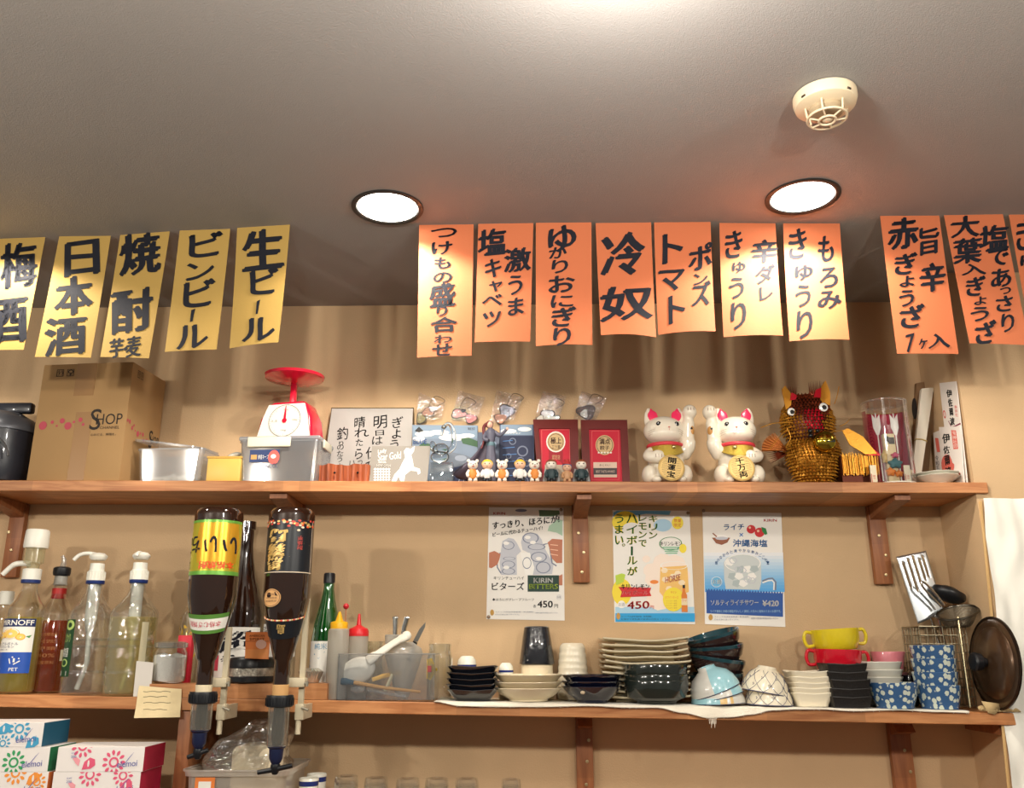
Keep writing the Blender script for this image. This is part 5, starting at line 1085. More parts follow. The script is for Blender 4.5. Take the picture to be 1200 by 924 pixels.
rectp(mb, 0, 0, 1, .15, W(.0009), 0, 20); rectp(mb, 0, .62, 1, 1, W(.0009), 1, 20); rectp(mb, 0, .90, .35, 1, W(.0010), 2, 10)
stamp(mb, 'SMIRNOFF', .08, .025, .96, .125, W(.0013), 2, bold=.02)
for cx, cy, rx, ry in ((.50,.28,.20,.10),(.22,.31,.18,.07),(.72,.34,.10,.06)): ellp(mb, cx, cy, rx, ry, W(.0010), 3); ellp(mb, cx, cy, rx*.8, ry*.8, W(.0012), 4, 16, 0, .3)
polyp(mb, [(.82,.33),(.95,.30),(.90,.36)], W(.0011), 5); polyp(mb, [(.1,.38),(.25,.36),(.18,.42)], W(.0011), 5)
stamp(mb, 'カジュアルボトル', .05, .44, .70, .49, W(.0011), 0); stamp(mb, 'シトラスレモン', .08, .50, .62, .54, W(.0011), 0); stamp(mb, '果汁を楽しむ', .1, .56, .5, .585, W(.0011), 0); stamp(mb, '酒お', .04, .72, .16, .78, W(.0012), 2)
for i in range(3): a = 2*PI*i/3+.5; linep(mb, [(.66+.12*math.cos(a), .77-.07*math.sin(a)), (.66+.12*math.cos(a+1.5), .77-.07*math.sin(a+1.5))], .022, W(.0013), 2)
stamp(mb, 'PET', .58, .90, .76, .96, W(.0013), 2); stamp(mb, '1', .64, .73, .68, .80, W(.0013), 2)
obj('print', mb, [M_('lab_navy', (28, 44, 96), .4), M_('lab_blue', (40, 84, 176), .4), M_('label_white', (0,0,0)), M_('lab_orange', (240, 176, 50), .4), M_('lab_orange2', (250, 210, 110), .4), M_('lab_green', (70, 140, 60), .4)], t)
# amber spirit with pourer
Y = -.095; x, z0 = base(56, 790, Y); H = lambda py: zh(60, py, Y, z0)
t, x, z0 = bottle('liquor_bottle', 'bottle of amber spirit with a black pourer collar', 'bottle', 56, 790, Y, 22*k, H(722), H(686), 7.5*k, LIQA, H(728))
mb = MB(); mb.lathe([(8.2*k, H(702)), (8.2*k, H(690))], 24, cap0=False, cap1=False); obj('neck_band', mb, M_('band_red', (180, 40, 36), .4), t)
mb = MB(); mb.lathe([(8.5*k, H(686)), (7.5*k, H(684)), (7.5*k, H(676)), (6*k, H(675))], 24); obj('neck_collar', mb, M_('collar_grey', (150, 148, 140), .4), t)
mb = MB(); mb.lathe([(9.3*k, H(675)), (10.2*k, H(672)), (10*k, H(666.5)), (8*k, H(665)), (0, H(664.5))], 24); obj('pourer', mb, BLKP, t)
mb = MB(); mb.tube(smooth([(0, 0, H(665)), (1*k, 0, H(660)), (0, 0, H(655)), (-2*k, -.002, H(652))]), [3.6*k]*6+[3*k]*6+[2.2*k]*7, 10); obj('pourer_spout', mb, clear('spout_clear', (235,235,235), .2, .1, .3), t)
wraplabel(t, 22*k, H(795), H(732), -72, -20, M_('label_amber', (140, 60, 30), .5)); wraplabel(t, 22*k, H(780), H(738), -95, -74, M_('lab_ivory', (226, 216, 180), .5), 'side_label'); wraplabel(t, 22*k, H(775), H(762), 55, 80, M_('lab_ivory', (0,0,0)), 'side_label')
mb = MB(); W = wrapfn(22*k, H(785), H(740), -68, 58, .0009)
for i in range(5): stamp(mb, ('焙煎樽熟成', 'THE SPIRIT', '甲類', '40%', '国産原料')[i], .45, .05+i*.18, .85, .14+i*.18, W, 0)
obj('print', mb, M_('lab_goldprint', (170, 110, 50), .5), t)
# two clear pump bottles
def pumpbottle(px, Y, wpx, lab, liq, zl, spout, pcap, ptop, psh):
    H = lambda py: zh(px+10, py, Y, z0); x, z0 = base(px, 790, Y)
    r = wpx*k
    t, x, z0 = bottle('pump_bottle', lab, 'bottle', px, 790, Y, r, H(psh), H(pcap+4), 9*k, liq, H(zl) if liq else 0, PL, 'clear bottles with white pumps')
    mb = MB(); mb.lathe([(10*k, H(pcap+4)), (10.5*k, H(pcap+3)), (10.5*k, H(pcap))], 28); obj('cap_ring', mb, NAVR, t)
    mb = MB(); mb.lathe([(10.3*k, H(pcap)), (9.6*k, H(pcap-11)), (8.3*k, H(pcap-12)), (8*k, H(pcap-20))], 28); 
    for i in range(20): a = 2*PI*i/20; mb.box(-.0006, .0006, 9.9*k, 10.5*k, H(pcap-1), H(pcap-10), M=RZ(a))
    obj('cap', mb, CAPW, t)
    mb = MB(); mb.lathe([(8*k, H(ptop+9)), (10.2*k, H(ptop+6)), (10.2*k, H(ptop+4)), (7*k, H(ptop+1)), (0, H(ptop))], 28); obj('pump_head', mb, CAPW, t)
    mb = MB(); mb.tube(smooth(spout(H)), 2.4*k, 12); obj('spout', mb, CAPW, t)
    mb = MB(); mb.lathe([(6.8*k, H(pcap+45)), (6.8*k, H(pcap+2))], 20); mb.lathe([(4*k, H(pcap+60)), (6.8*k, H(pcap+45))], 20); mb.tube([(0, 0, H(pcap+60)), (.004, 0, H(pcap+95)), (-.012, 0, H(808))], 3*k, 10); obj('pump_tube', mb, M_('tube_milky', (226, 226, 214), .4, trans=.3), t)
    mb = MB()
    for zz in (750, 758, 788): mb.lathe([(r*1.0, H(zz+1.5)), (r*1.018, H(zz)), (r*1.0, H(zz-1.5))], 36, cap0=False, cap1=False)
    obj('ribs', mb, PL, t)
    return t, r, H
t, r_, H = pumpbottle(98, -.150, 24, 'clear pump bottle with green side label, left of its twin', None, 0, lambda H: [(0, 0, H(651)), (-12*k, -.003, H(649)), (-22*k, -.005, H(651)), (-28*k, -.007, H(657))], 681, 648, 722)
W = wrapfn(r_, H(793), H(727), -62, -14, .0008); mb = MB(); rectp(mb, 0, 0, 1, 1, W, 0, 12); W = wrapfn(r_, H(793), H(727), -62, -14, .0012); ellp(mb, .62, .10, .35, .09, W, 1, 20, 0, .5); stamp(mb, 'こだわり', .15, .25, .8, .4, W, 1); stamp(mb, '果実酒', .2, .5, .75, .66, W, 2); ellp(mb, .5, .76, .3, .07, W, 1, 20, 0, .7); rectp(mb, .2, .9, .8, .98, W, 2)
obj('label', mb, [M_('lab_darkgreen', (30, 66, 36), .4), M_('lab_lime', (170, 196, 110), .4), M_('label_white', (0,0,0))], t)
wraplabel(t, r_, H(760), H(738), -85, -64, M_('lab_cyan', (80, 150, 190), .4), 'side_label')
t, r_, H = pumpbottle(150, -.150, 27, 'clear pump bottle half full of pale yellow liquid', LIQP, 724, lambda H: [(0, 0, H(650)), (0, -.010, H(649)), (0, -.022, H(650)), (0, -.030, H(654))], 680, 647, 720)
W = wrapfn(r_, H(808), H(730), 22, 60, .0008); mb = MB(); rectp(mb, .55, 0, 1, .9, W, 0, 8); obj('side_label', mb, M_('lab_ivory', (0,0,0)), t)
# leaning white card
P = [U(160, 775, -.196), U(180, 777, -.196), U(176, 816, -.2035), U(156, 816, -.2035)]; zb = lowz(P[3].x)+.001; P[2].z = P[3].z = zb
q = Quad([(160,775),(180,777),(176,816),(156,816)], P); mb = MB(); q.sheet(mb, .0008, 1, 1); t = thing('white_card', 'blank pale card leaning beside the salt jar', 'card', P[3]); obj('card', mb, M_('card_pale', (214, 208, 200), .7), t, world=True)
# ---------- on the riser ----------
RB = RT+.0012
Y = -.155; x = U(197.5, 790, Y).x; H = lambda py: zof(197, py, Y)-RB; r = 19*k
t = thing('salt_jar', 'small glass jar of white salt standing on the riser board', 'jar', (x, Y, RB))
mb = MB(); mb.lathe([(r*.85, 0), (r*.97, .004), (r, .012), (r, H(766)), (r*.9, H(761)), (r*.86, H(758))], 36, cap1=False); obj('glass', mb, GB, t)
mb = MB(); mb.lathe([(r*.90, .003), (r*.93, .010), (r*.95, H(770)), (r*.4, H(767)), (0, H(768))], 36, zfn=lambda a, rr: .003*math.sin(a*2)*(rr > 0)); obj('salt', mb, M_('salt_white', (232, 228, 224), .9, bump=.6, bscale=300), t)
mb = MB(); mb.lathe([(r*.88, H(760)), (r*.98, H(759)), (r*.98, H(754)), (r*.8, H(752.5)), (0, H(752))], 36); obj('lid', mb, clear('jar_lid', (220,224,220), .35, .1, .35, (190,190,180)), t)
Y = -.045; x = U(219, 790, Y).x; z0 = lowz(x)+.0008; H = lambda py: zof(220, py, Y)-z0; r = 13.5*k
t = thing('spice_bottle', 'clear bottle with yellow leaf decoration and dark stopper behind the salt jar', 'bottle', (x, Y, z0))
mb = MB(); mb.lathe([(r, 0), (r, H(722)), (r*.7, H(712)), (r*.35, H(708)), (r*.33, H(700))], 28, cap1=False); obj('glass', mb, GB, t)
mb = MB(); mb.lathe([(r*.4, H(707)), (r*.4, H(692)), (r*.28, H(691)), (r*.28, H(684)), (r*.4, H(683)), (r*.4, H(676)), (0, H(675))], 20); obj('stopper', mb, BLKP, t)
mb = MB(); W = wrapfn(r, 0, H(720), -80, 80, .0006)
for i in range(26): cx, cy, a = random.uniform(.1,.95), random.uniform(.05,.6), random.uniform(0, 3); polyp(mb, [(cx, cy), (cx+.09*math.cos(a), cy+.05*math.sin(a)), (cx+.17*math.cos(a+.2), cy+.10*math.sin(a+.2)), (cx+.07*math.cos(a+.6), cy+.06*math.sin(a+.6))], W)
obj('leaf_print', mb, M_('leaf_yellow', (216, 176, 60), .4), t)
Y = -.112; P = [U(209,747,-.118), U(225,745,-.112), U(220,800,-.122), U(205,800,-.128)]
x = U(214.5, 790, -.10).x; z0 = lowz(x)+.0008; H = lambda py: zof(214, py, -.10)-z0
mb = MB(); mb.box(-.0165, .0165, -.010, .010, 0, H(745), bev=.001); o = obj('red_carton', mb, M_('carton_red', (206, 34, 56), .5)); o.location = (x, -.100, z0); tag(o, 'narrow red carton between the salt jar and the left hanging bottle', 'box')
# big dark sake bottle with white label
Y = -.054; BG = M_('dark_bottle', (38, 20, 12), .06, coat=1, spec=.7); x = U(277, 780, Y).x; z0 = lowz(x)+.0008; H = lambda py: zof(280, py, Y)-z0; kb = mpp(Y, 700); r = 25*kb
t = thing('sake_bottle', 'large dark sake bottle with black brush character, behind the hanging bottles', 'bottle', (x, Y, z0))
mb = MB(); mb.lathe([(r*.92, 0), (r, .006), (r, H(722)), (r*.93, H(705)), (r*.6, H(680)), (r*.40, H(655)), (r*.34, H(640)), (r*.34, H(622)), (r*.40, H(621)), (r*.40, H(612)), (0, H(611))], 40); obj('glass', mb, BG, t)
wraplabel(t, r, H(795), H(736), -85, 85, M_('label_white', (0,0,0))); mb = MB(); W = wrapfn(r, H(795), H(736), -85, 85, .0011); stamp(mb, '超', .30, .05, .80, .50, W, 0, bold=.06, skew=.1, warp=.05); stamp(mb, '辛', .34, .54, .76, .72, W, 0, bold=.05, warp=.05); obj('lettering', mb, INK, t)
mb = MB(); rectp(mb, .12, .55, .30, .85, W, 0, 4); rectp(mb, .5, .8, .9, .98, W, 0, 6); obj('print', mb, M_('lab_pinkred', (206, 70, 90), .5), t)
Y = -.05; x = U(326, 780, Y).x; z0 = lowz(x)+.0008; H = lambda py: zof(325, py, Y)-z0; r = 19*kb
t = thing('pale_bottle', 'pale clear bottle mostly hidden behind the right hanging bottle', 'bottle', (x, Y, z0))
mb = MB(); mb.lathe([(r, 0), (r, H(722)), (r*.9, H(712)), (r*.45, H(680)), (r*.4, H(650))], 32, cap1=False); obj('glass', mb, PL, t)
mb = MB(); mb.lathe([(r*.45, H(652)), (r*.45, H(640)), (0, H(639))], 20); obj('cap', mb, CAPW, t)
wraplabel(t, r, H(770), H(732), -80, 80, M_('label_white', (0,0,0))); mb = MB(); W = wrapfn(r, H(770), H(732), -80, 80, .001); stamp(mb, '清酒', .1, .08, .5, .32, W); stamp(mb, '本醸造', .1, .45, .6, .6, W); obj('lettering', mb, INK, t)
# black tins with silver band, orange card leaning on them
Y = -.160; x = U(294, 790, Y).x; H = lambda py: zof(294, py, Y)-RB; r = 26.5*mpp(Y, 780)
t = thing('round_tin', 'round black tin with patterned silver band, between the hanging bottles', 'tin', (x, Y, RB)); h = H(770); 
mb = MB(); mb.lathe([(r*.94, 0), (r, .003), (r, h*.22), (r*.96, h*.26)], 48); mb.lathe([(r*.96, h*.55), (r, h*.58), (r, h*.86), (r*.9, h*.97), (r*.6, h), (0, h)], 48); obj('body', mb, BLKP, t)
mb = MB(); mb.lathe([(r*.965, h*.24), (r*.97, h*.28), (r*.97, h*.56)], 64, cap0=False, cap1=False, rfn=lambda a, z: 1); obj('silver_band', mb, M_('silver_band', (196, 190, 176), .3, .8, bump=1, bscale=220, var=.5, vscale=90), t)
P = [U(288,741,-.214), U(317,741,-.214), U(314.5,773,-.219), U(287,772,-.219)]; q = Quad([(288,741),(317,741),(314.5,773),(287,772)], P)
t = thing('orange_card', 'small orange card standing against the black tin', 'card', P[3]); mb = MB(); q.sheet(mb, .0015, 1, 1); obj('card', mb, M_('card_orange', (232, 130, 60), .5), t, world=True)
kk = Ink(q, crop(180, 730, 4.76), t); kk.text(pr('card_ink', (140,60,30)), 'AMERICAN', 535,68,620,80, bold=.02); kk.text(pr('card_ink', (0,0,0)), 'SPIRIT', 535,86,622,100, bold=.02); kk.rect(pr('card_ink', (0,0,0)), 512,104,645,106); kk.ell(pr('card_pink', (240,190,170)), 600,122,30,26); kk.rect(pr('orange2', (236,150,80)), 512,150,640,198)
kk.done()
# pleated foil cup
Y = -.165; x = U(364, 795, Y).x; H = lambda py: zof(364, py, Y)-RB; r = 13.5*k
t = thing('foil_cup', 'small pleated silver foil cup at the right end of the riser', 'cup', (x, Y, RB)); h = H(783)
mb = MB(); mb.lathe([(r*.7, 0), (r*.95, h*.6), (r, h*.75), (r*.6, h*.97), (0, h)], 56, rfn=lambda a, z: 1+.05*math.sin(18*a)*(1 if z > h*.4 else .3)); obj('cup', mb, M_('foil_silver', (210, 204, 190), .25, .8), t)
# ---------- hanging upside-down bottles with optic dispensers ----------
def hanging(pxt, Y, lab, wpx, labelfn, ybot, off):
    kz = mpp(Y, 680); r = wpx*kz; top = U(pxt, 598, Y); x = top.x; Zp = lambda py: zof(pxt, py, Y); zb = Zp(803)
    t = thing('hanging_bottle', lab, 'bottle', (x, Y, zb), 0, 'upside-down bottles in dispensers'); H = lambda py: Zp(py)-zb
    mb = MB(); mb.lathe([(r*.33, -.002), (r*.33, H(775)), (r*.40, H(772)), (r*.62, H(748)), (r*.86, H(720)), (r, H(700)), (r, H(606)), (r*.96, H(601)), (r*.85, H(598)), (r*.5, H(599)), (0, H(601))], 48); obj('glass', mb, BG, t)
    labelfn(t, r, H)
    return t, x, zb, r, H, kz
def lab1(t, r, H):
    z0_, z1_ = H(676), H(613); wraplabel(t, r, z0_, z1_, -90, 90, M_('lab_gold', (196, 186, 60), .25, .5)); W = lambda o: wrapfn(r, z0_, z1_, -90, 90, o)
    mb = MB(); rectp(mb, 0, 0, 1, .045, W(.0009), 0, 24); rectp(mb, 0, .93, 1, 1, W(.0009), 0, 24)
    for i in range(9): f = i/8; rectp(mb, .30+.05*abs(i-4)/4, .06+i*.08, .95-.05*abs(i-4)/4, .145+i*.08, W(.0008), 3, 16)
    for i, (c, a, b) in enumerate((('こ',-.03,.12),('ち',.15,.33),('い',.38,.56),('い',.62,.84))): stamp(mb, c, a+.05, .30, b+.05, .60, W(.0013), 1, bold=.03, flip=True, warp=.05)
    stamp(mb, '本格焼酎', .38, .76, .86, .90, W(.0013), 2, bold=.03, flip=True); stamp(mb, '25度', .04, .74, .18, .90, W(.0013), 1, flip=True)
    obj('print', mb, [M_('lab_green2', (110, 170, 70), .3, .3), INK, M_('lab_redorange', (220, 80, 30), .4), M_('lab_goldorange', (226, 170, 50), .25, .5)], t)
    mb = MB(); f = lambda u, v, o=0: None
    def sh(py0, py1, m_i, sag=0):
        zA, zB = H(py1), H(py0)
        def rad(z):
            py = 0; zs = [(H(748), .62), (H(720), .86), (H(700), 1.0)]
            if z >= zs[2][0]: return r
            for (a0, b0), (a1, b1) in zip(zs, zs[1:]):
                if a0 <= z <= a1: return r*(b0+(b1-b0)*(z-a0)/(a1-a0))
            return r*.62*(1-(H(748)-z)/(H(748)-H(772))*.35)
        def g(u, v):
            a = R(-75)+R(150)*u; z = zA+(zB-zA)*v + sag*(2*(u-.5))**2; q_ = rad(z)+.0010+.0002*m_i; return (q_*math.sin(a), -q_*math.cos(a), z)
        mb.grid(g, 24, 6, m_i); return g
    sh(722, 744, 0, .008); g = sh(727, 740, 1, .008)
    stamp(mb, '本格むぎ焼酎', .15, .25, .85, .75, lambda a, b: Vector(g(a, 1-b))*1.0+Vector((0, -.0006, 0)), 2, flip=True)
    obj('shoulder_label', mb, [M_('lab_green3', (90, 140, 60), .4), M_('label_white', (0,0,0)), M_('lab_pinkred', (0,0,0))], t)
def lab2(t, r, H):
    z0_, z1_ = H(674), H(613); wraplabel(t, r, z0_, z1_, -88, 82, M_('lab_black', (22, 26, 32), .35)); W = lambda o: wrapfn(r, z0_, z1_, -88, 82, o)
    mb = MB()
    for i in range(60): cx = random.uniform(.02, .98); cy = random.uniform(0, .14) if random.random() < .5 else (random.uniform(0, .2) if cx > .6 else random.uniform(0,.08)); ellp(mb, cx, cy, .026, .022, W(.0009+.00002*i), (1, 2, 3, 0)[i % 4], 6)
    for i in range(14): ellp(mb, random.uniform(.02,.12), random.uniform(.45,.85), .024, .020, W(.0009), 1, 6)
    polyp(mb, [(.10,.78),(.30,.62),(.52,.58),(.80,.44),(.92,.46),(.78,.56),(.60,.70),(.42,.72),(.25,.84)], W(.0009), 0)
    stamp(mb, '島', .24, .16, .56, .46, W(.0014), 0, bold=.06, flip=True, warp=.06); stamp(mb, '霧', .22, .44, .54, .74, W(.0014), 0, bold=.06, flip=True, warp=.06); stamp(mb, '黒', .24, .70, .52, .96, W(.0014), 0, bold=.06, flip=True, warp=.06)
    for i, c in enumerate('芋焼酎'): stamp(mb, c, .70, .30+i*.09, .78, .38+i*.09, W(.0014), 2, flip=True)
    rectp(mb, 0, .975, 1, .99, W(.0012), 3, 20); rectp(mb, .955, 0, .965, 1, W(.0012), 3)
    obj('print', mb, [M_('lab_goldfoil', (206, 172, 104), .35, .4), M_('lab_redorange', (0,0,0)), M_('lab_crimson', (200, 70, 60), .5), M_('lab_cream2', (226, 206, 180), .5)], t)
    mb = MB(); W2 = wrapfn(r, H(713), H(692), -52, 2, .0010); ellp(mb, .5, .5, .48, .5, W2, 0, 28); W3 = wrapfn(r, H(713), H(692), -52, 2, .0014); ellp(mb, .5, .5, .44, .46, W3, 1, 28, 0, .94); stamp(mb, 'Premium', .25, .2, .75, .35, W3, 1); stamp(mb, '樽貯蔵原酒', .2, .45, .8, .55, W3, 1); stamp(mb, '数量限定', .2, .62, .8, .72, W3, 1)
    obj('oval_sticker', mb, [M_('sticker_tan', (216, 168, 110), .5), M_('sticker_ink', (110, 70, 50), .5)], t)
    mb = MB()
    def g(u, v):
        a = R(-80)+R(160)*u; z = H(750)+(H(727)-H(750))*v+.010*(2*(u-.5))**2
        q_ = r*(.62+.24*(z-H(748))/(H(720)-H(748)))+.0012 if z < H(720) else r*(.86+.14*(z-H(720))/(H(700)-H(720)))+.0012
        return (q_*math.sin(a), -q_*math.cos(a), z)
    mb.grid(g, 24, 8, 0)
    for i in range(26): u0 = i/26+.02; p = Vector(g(u0, .93)); mb.ell(p, (.0028, .0008, .0022), (1, 2, 3)[i % 3], 8, 6)
    stamp(mb, '島', .42, .25, .60, .75, lambda a, b: Vector(g(a, 1-b))+Vector((0, -.0008, 0)), 1, bold=.05, flip=True)
    obj('shoulder_label', mb, [M_('lab_black', (0,0,0)), M_('lab_goldfoil', (0,0,0)), M_('lab_crimson', (0,0,0)), M_('lab_cream2', (0,0,0))], t)
BEI = M_('holder_beige', (196, 184, 156), .5); OPTC = clear('optic_clear', (226, 222, 206), .14, .08, .22, (180,176,160)); NVY = M_('optic_navy', (26, 34, 66), .35)
def optic(t, H, kz, yc0, yc1, ych, yn0, yn1, lever, lx, ly, dark):
    mb = MB(); mb.lathe([(9*kz, H(yc0)), (9.5*kz, H(803)), (8*kz, H(802))], 28); obj('stopper', mb, M_('stopper_%s' % ('cream' if dark else 'tan'), (230, 214, 180) if dark else (206, 160, 104), .5), t)
    c_ = MB(); c_.lathe([(13*kz, H(yc1)), (15*kz, H(yc1-1)), (15.5*kz, H(yc0+3)), (15*kz, H(yc0)), (9*kz, H(yc0))], 36); 
    for i in range(24): a = 2*PI*i/24; c_.box(-.0008, .0008, 15.2*kz, 15.9*kz, H(yc1-2), H(yc0+3), M=RZ(a))
    obj('collar', c_, BLKP, t)
    mb = MB(); mb.lathe([(12*kz, H(yc1)), (11.5*kz, H(ych)), (9*kz, H(ych+2))], 32, cap0=False, cap1=False); obj('measuring_chamber', mb, OPTC, t)
    mb = MB(); mb.lathe([(6*kz, H(yc1)), (6.5*kz, H(ych-10)), (5*kz, H(ych))], 24); obj('inner_tube', mb, BLKP, t)
    mb = MB(); mb.lathe([(10*kz, H(ych)), (10*kz, H(ych+2)), (8*kz, H(ych+4)), (7.5*kz, H(yn1-5)), (5.5*kz, H(yn1)), (4*kz, H(yn1+2))], 28); obj('valve', mb, NVY, t)
    mb = MB(); mb.lathe([(5*kz, H(yn1+2)), (5.4*kz, H(yn1+4)), (5.4*kz, H(yn1+8)), (3*kz, H(yn1+14)), (0, H(yn1+15))], 24); mb.tube([(-lx*kz, 0, H(yn1+10)-.003), (0, -.003, H(yn1+8)), (lx*kz, 0, H(yn1+6)+.004)], [.0048, .0055, .0048], 10); obj('tap_lever', mb, BLKP, t)
def holder(t, H, kz, xo, ytop, off=.045):
    mb = MB(); mb.box(xo*kz-3*kz, xo*kz+3*kz, .020, .030, H(836), H(ytop)); obj('holder_rod', mb, BEI, t)
    mb = MB(); mb.box(.3*xo*kz, xo*kz+5*kz, .006, .036, H(806), H(795), bev=.002); mb.box(xo*kz-5*kz, xo*kz+5*kz, .012, .036, H(845), H(826), bev=.002); mb.lathe([(.006, H(862)), (.006, H(845))], 16, M=T((xo-1)*kz, .02, 0)); obj('clamp', mb, BEI, t)
    mb = MB(); mb.tube([(xo*kz, .010, H(801)), (xo*kz+9*kz, .008, H(802))], .003, 8); mb.box(xo*kz+7*kz, xo*kz+9*kz, .004, .012, H(805), H(799)); mb.tube([(xo*kz+3*kz, .010, H(830)), (xo*kz+11*kz, .008, H(833))], .0028, 8); obj('clamp_screw', mb, M_('clamp_metal', (170, 164, 146), .35, .7), t)
    mb = MB(); mb.box(xo*kz-2*kz, xo*kz+3*kz, .036, -(-.203)-0 if False else off, H(845), H(828)); obj('mounting_arm', mb, BEI, t)
t, x, zb, r, H, kz = hanging(258, -.320, 'upside-down dark bottle with yellow-green label, left of the two', 28, lab1, 0, 0)
optic(t, H, kz, 811, 825, 855, 858, 876, 0, 11, 6, True); holder(t, H, kz, 19, 735, .112)
t, x, zb, r, H, kz = hanging(343, -.320, 'upside-down dark bottle with black and gold label, right of the two', 27, lab2, 0, 0)
optic(t, H, kz, 815, 829, 874, 878, 894, 0, 19, 6, False); holder(t, H, kz, 21, 690, .112)
mb = MB(); p = U(300, 840, -.205); 
# ---------- green bottle, squeeze bottles ----------
GG = clear('green_glass', (70, 190, 96), .12, .04, .25, (20, 130, 56), tint=1)
Y = -.095; x, z0 = base(380, 790, Y); H = lambda py: zh(384, py, Y, z0); k2 = mpp(Y, 740); r = 17*k2
t = thing('green_bottle', 'slim green glass bottle with a white label and black cap', 'bottle', (x, Y, z0))
mb = MB(); mb.lathe([(r*.9, 0), (r, .005), (r, H(750)), (r*.88, H(732)), (r*.5, H(705)), (r*.36, H(690)), (r*.36, H(682))], 36); obj('glass', mb, GG, t)
mb = MB(); mb.lathe([(r*.40, H(684)), (r*.40, H(673.5)), (r*.34, H(672)), (0, H(672))], 24); obj('cap', mb, BLKP, t)
wraplabel(t, r, H(800), H(752), -85, 85, M_('label_white', (0,0,0))); mb = MB(); W = wrapfn(r, H(800), H(752), -85, 85, .0010); polyp(mb, [(.1,.6),(.3,.3),(.42,.42),(.55,.25),(.85,.6),(.85,.7),(.1,.7)], W); stamp(mb, '純米', .3, .05, .6, .2, W); obj('print', mb, M_('lab_mountain', (80, 150, 190), .5), t)
SQ = clear('squeeze_milky', (240,240,236), .06, .25, .72, (222, 218, 206))
Y = -.165; x, z0 = base(394.5, 790, Y); H = lambda py: zh(394, py, Y, z0); k2 = mpp(Y, 770); r = 12.3*k2
t = thing('squeeze_bottle', 'milky squeeze bottle with a yellow pointed cap', 'bottle', (x, Y, z0), 0, 'squeeze bottles')
mb = MB(); mb.lathe([(r*.93, 0), (r, .004), (r, H(741)), (r*.95, H(738)), (r*.8, H(737))], 32); obj('body', mb, SQ, t)
mb = MB(); mb.lathe([(r*.82, H(738)), (r*.84, H(731)), (r*.78, H(729.5)), (r*.36, H(728)), (r*.12, H(717.5)), (0, H(717))], 28); obj('cap', mb, M_('cap_yellow', (240, 180, 30), .35), t)
Y = -.125; x, z0 = base(418, 790, Y); H = lambda py: zh(419, py, Y, z0); r = 12*k2
t = thing('squeeze_bottle', 'milky squeeze bottle with a red nozzle cap', 'bottle', (x, Y, z0), 0, 'squeeze bottles')
mb = MB(); mb.lathe([(r*.93, 0), (r, .004), (r, H(748)), (r*.97, H(745))], 32); obj('body', mb, SQ, t)
mb = MB(); mb.lathe([(r*1.02, H(746)), (r*1.04, H(741)), (r*.9, H(737)), (r*.5, H(735)), (r*.24, H(733)), (r*.12, H(720)), (0, H(719.5))], 28); obj('cap', mb, M_('cap_red', (216, 40, 46), .3), t)
Y = -.100; x, z0 = base(401, 790, Y)
t = thing('red_pick', 'thin pick with a red ball tip behind the yellow-capped bottle', 'pick', (x, Y, z0)); mb = MB(); a = U(405.6, 711, Y)-Vector((x, Y, z0)); mb.tube([(0, 0, .001), (a.x, 0, a.z)], .0013, 6); obj('stick', mb, M_('stick_wood', (190,120,80), .5), t); mb = MB(); mb.ell(a, .0072); obj('ball_tip', mb, M_('ball_red', (206, 40, 50), .3), t)
# ---------- clear bin with utensils ----------
Yf = -.196; pL = U(395, 800, Yf); pR = U(509, 800, Yf); bw = pR.x-pL.x; bx = (pL.x+pR.x)/2; z0 = lowz(bx)+.0022; bh = zof(450, 767, Yf)-z0; bd = .115
t = thing('clear_bin', 'rectangular clear plastic bin full of kitchen tools', 'bin', (bx, Yf+bd/2, z0))
mb = MB(); hw = bw/2
mb.box(-hw, hw, -bd/2, -bd/2+.0015, .0015, bh); mb.box(-hw, hw, bd/2-.0015, bd/2, .0015, bh); mb.box(-hw, -hw+.0015, -bd/2+.0016, bd/2-.0016, .0015, bh); mb.box(hw-.0015, hw, -bd/2+.0016, bd/2-.0016, .0015, bh); mb.box(-hw, hw, -bd/2, bd/2, 0, .0014)
obj('walls', mb, clear('bin_plastic', (238, 242, 244), .04, .05, .08, (190, 200, 210)), t)
mb = MB(); mb.tube([(-hw, -bd/2, bh), (hw, -bd/2, bh), (hw, bd/2, bh), (-hw, bd/2, bh)], .0016, 6, closed=True); obj('rim', mb, clear('bin_rim', (225,230,235), .35, .05, .3), t)
C5c = crop(380, 680, 4.615)
def pt5(cx, cy, Y): return U(*C5c(cx, cy), Y)
def lw(pts, Y): return [pt5(a, b, Y+(c[0][0] if c else 0)) for a, b, *c in pts]
MW = M_('melamine_white', (232, 226, 212), .35, coat=.3)
t = thing('rice_scoop', 'large white plastic ladle leaning diagonally in the clear bin', 'ladle', pt5(180, 555, -.17))
mb = MB(); c = pt5(180, 492, -.172); mb.ell(c, (.0425, .012, .030), 0, 28, 16, RY(R(-22))); obj('bowl', mb, MW, t, world=True)
mb = MB(); mb.tube(smooth(lw([(235,440),(300,395,(.004,)),(380,340,(.01,)),(445,303,(.014,))], -.176)), [.014]*5+[.0105]*5+[.0095]*5+[.0115]*4, 14, flat=.6); mb.ell(pt5(445, 303, -.162), (.0115, .007, .0115)); obj('handle', mb, MW, t, world=True)
t = thing('basting_brush', 'brush with a blue-grey tip and yellow wooden handle lying in the bin', 'brush', pt5(300, 590, -.185))
mb = MB(); mb.tube(lw([(155,555),(330,585),(520,606)], -.184), [.0045, .004, .003], 10); obj('handle', mb, M_('handle_yellow', (214, 160, 90), .5), t, world=True)
mb = MB(); mb.tube(lw([(92,548),(115,550),(160,556)], -.184), [.0075, .0078, .005], 12); obj('bristles', mb, M_('bristle_blue', (50, 84, 104), .7), t, world=True)
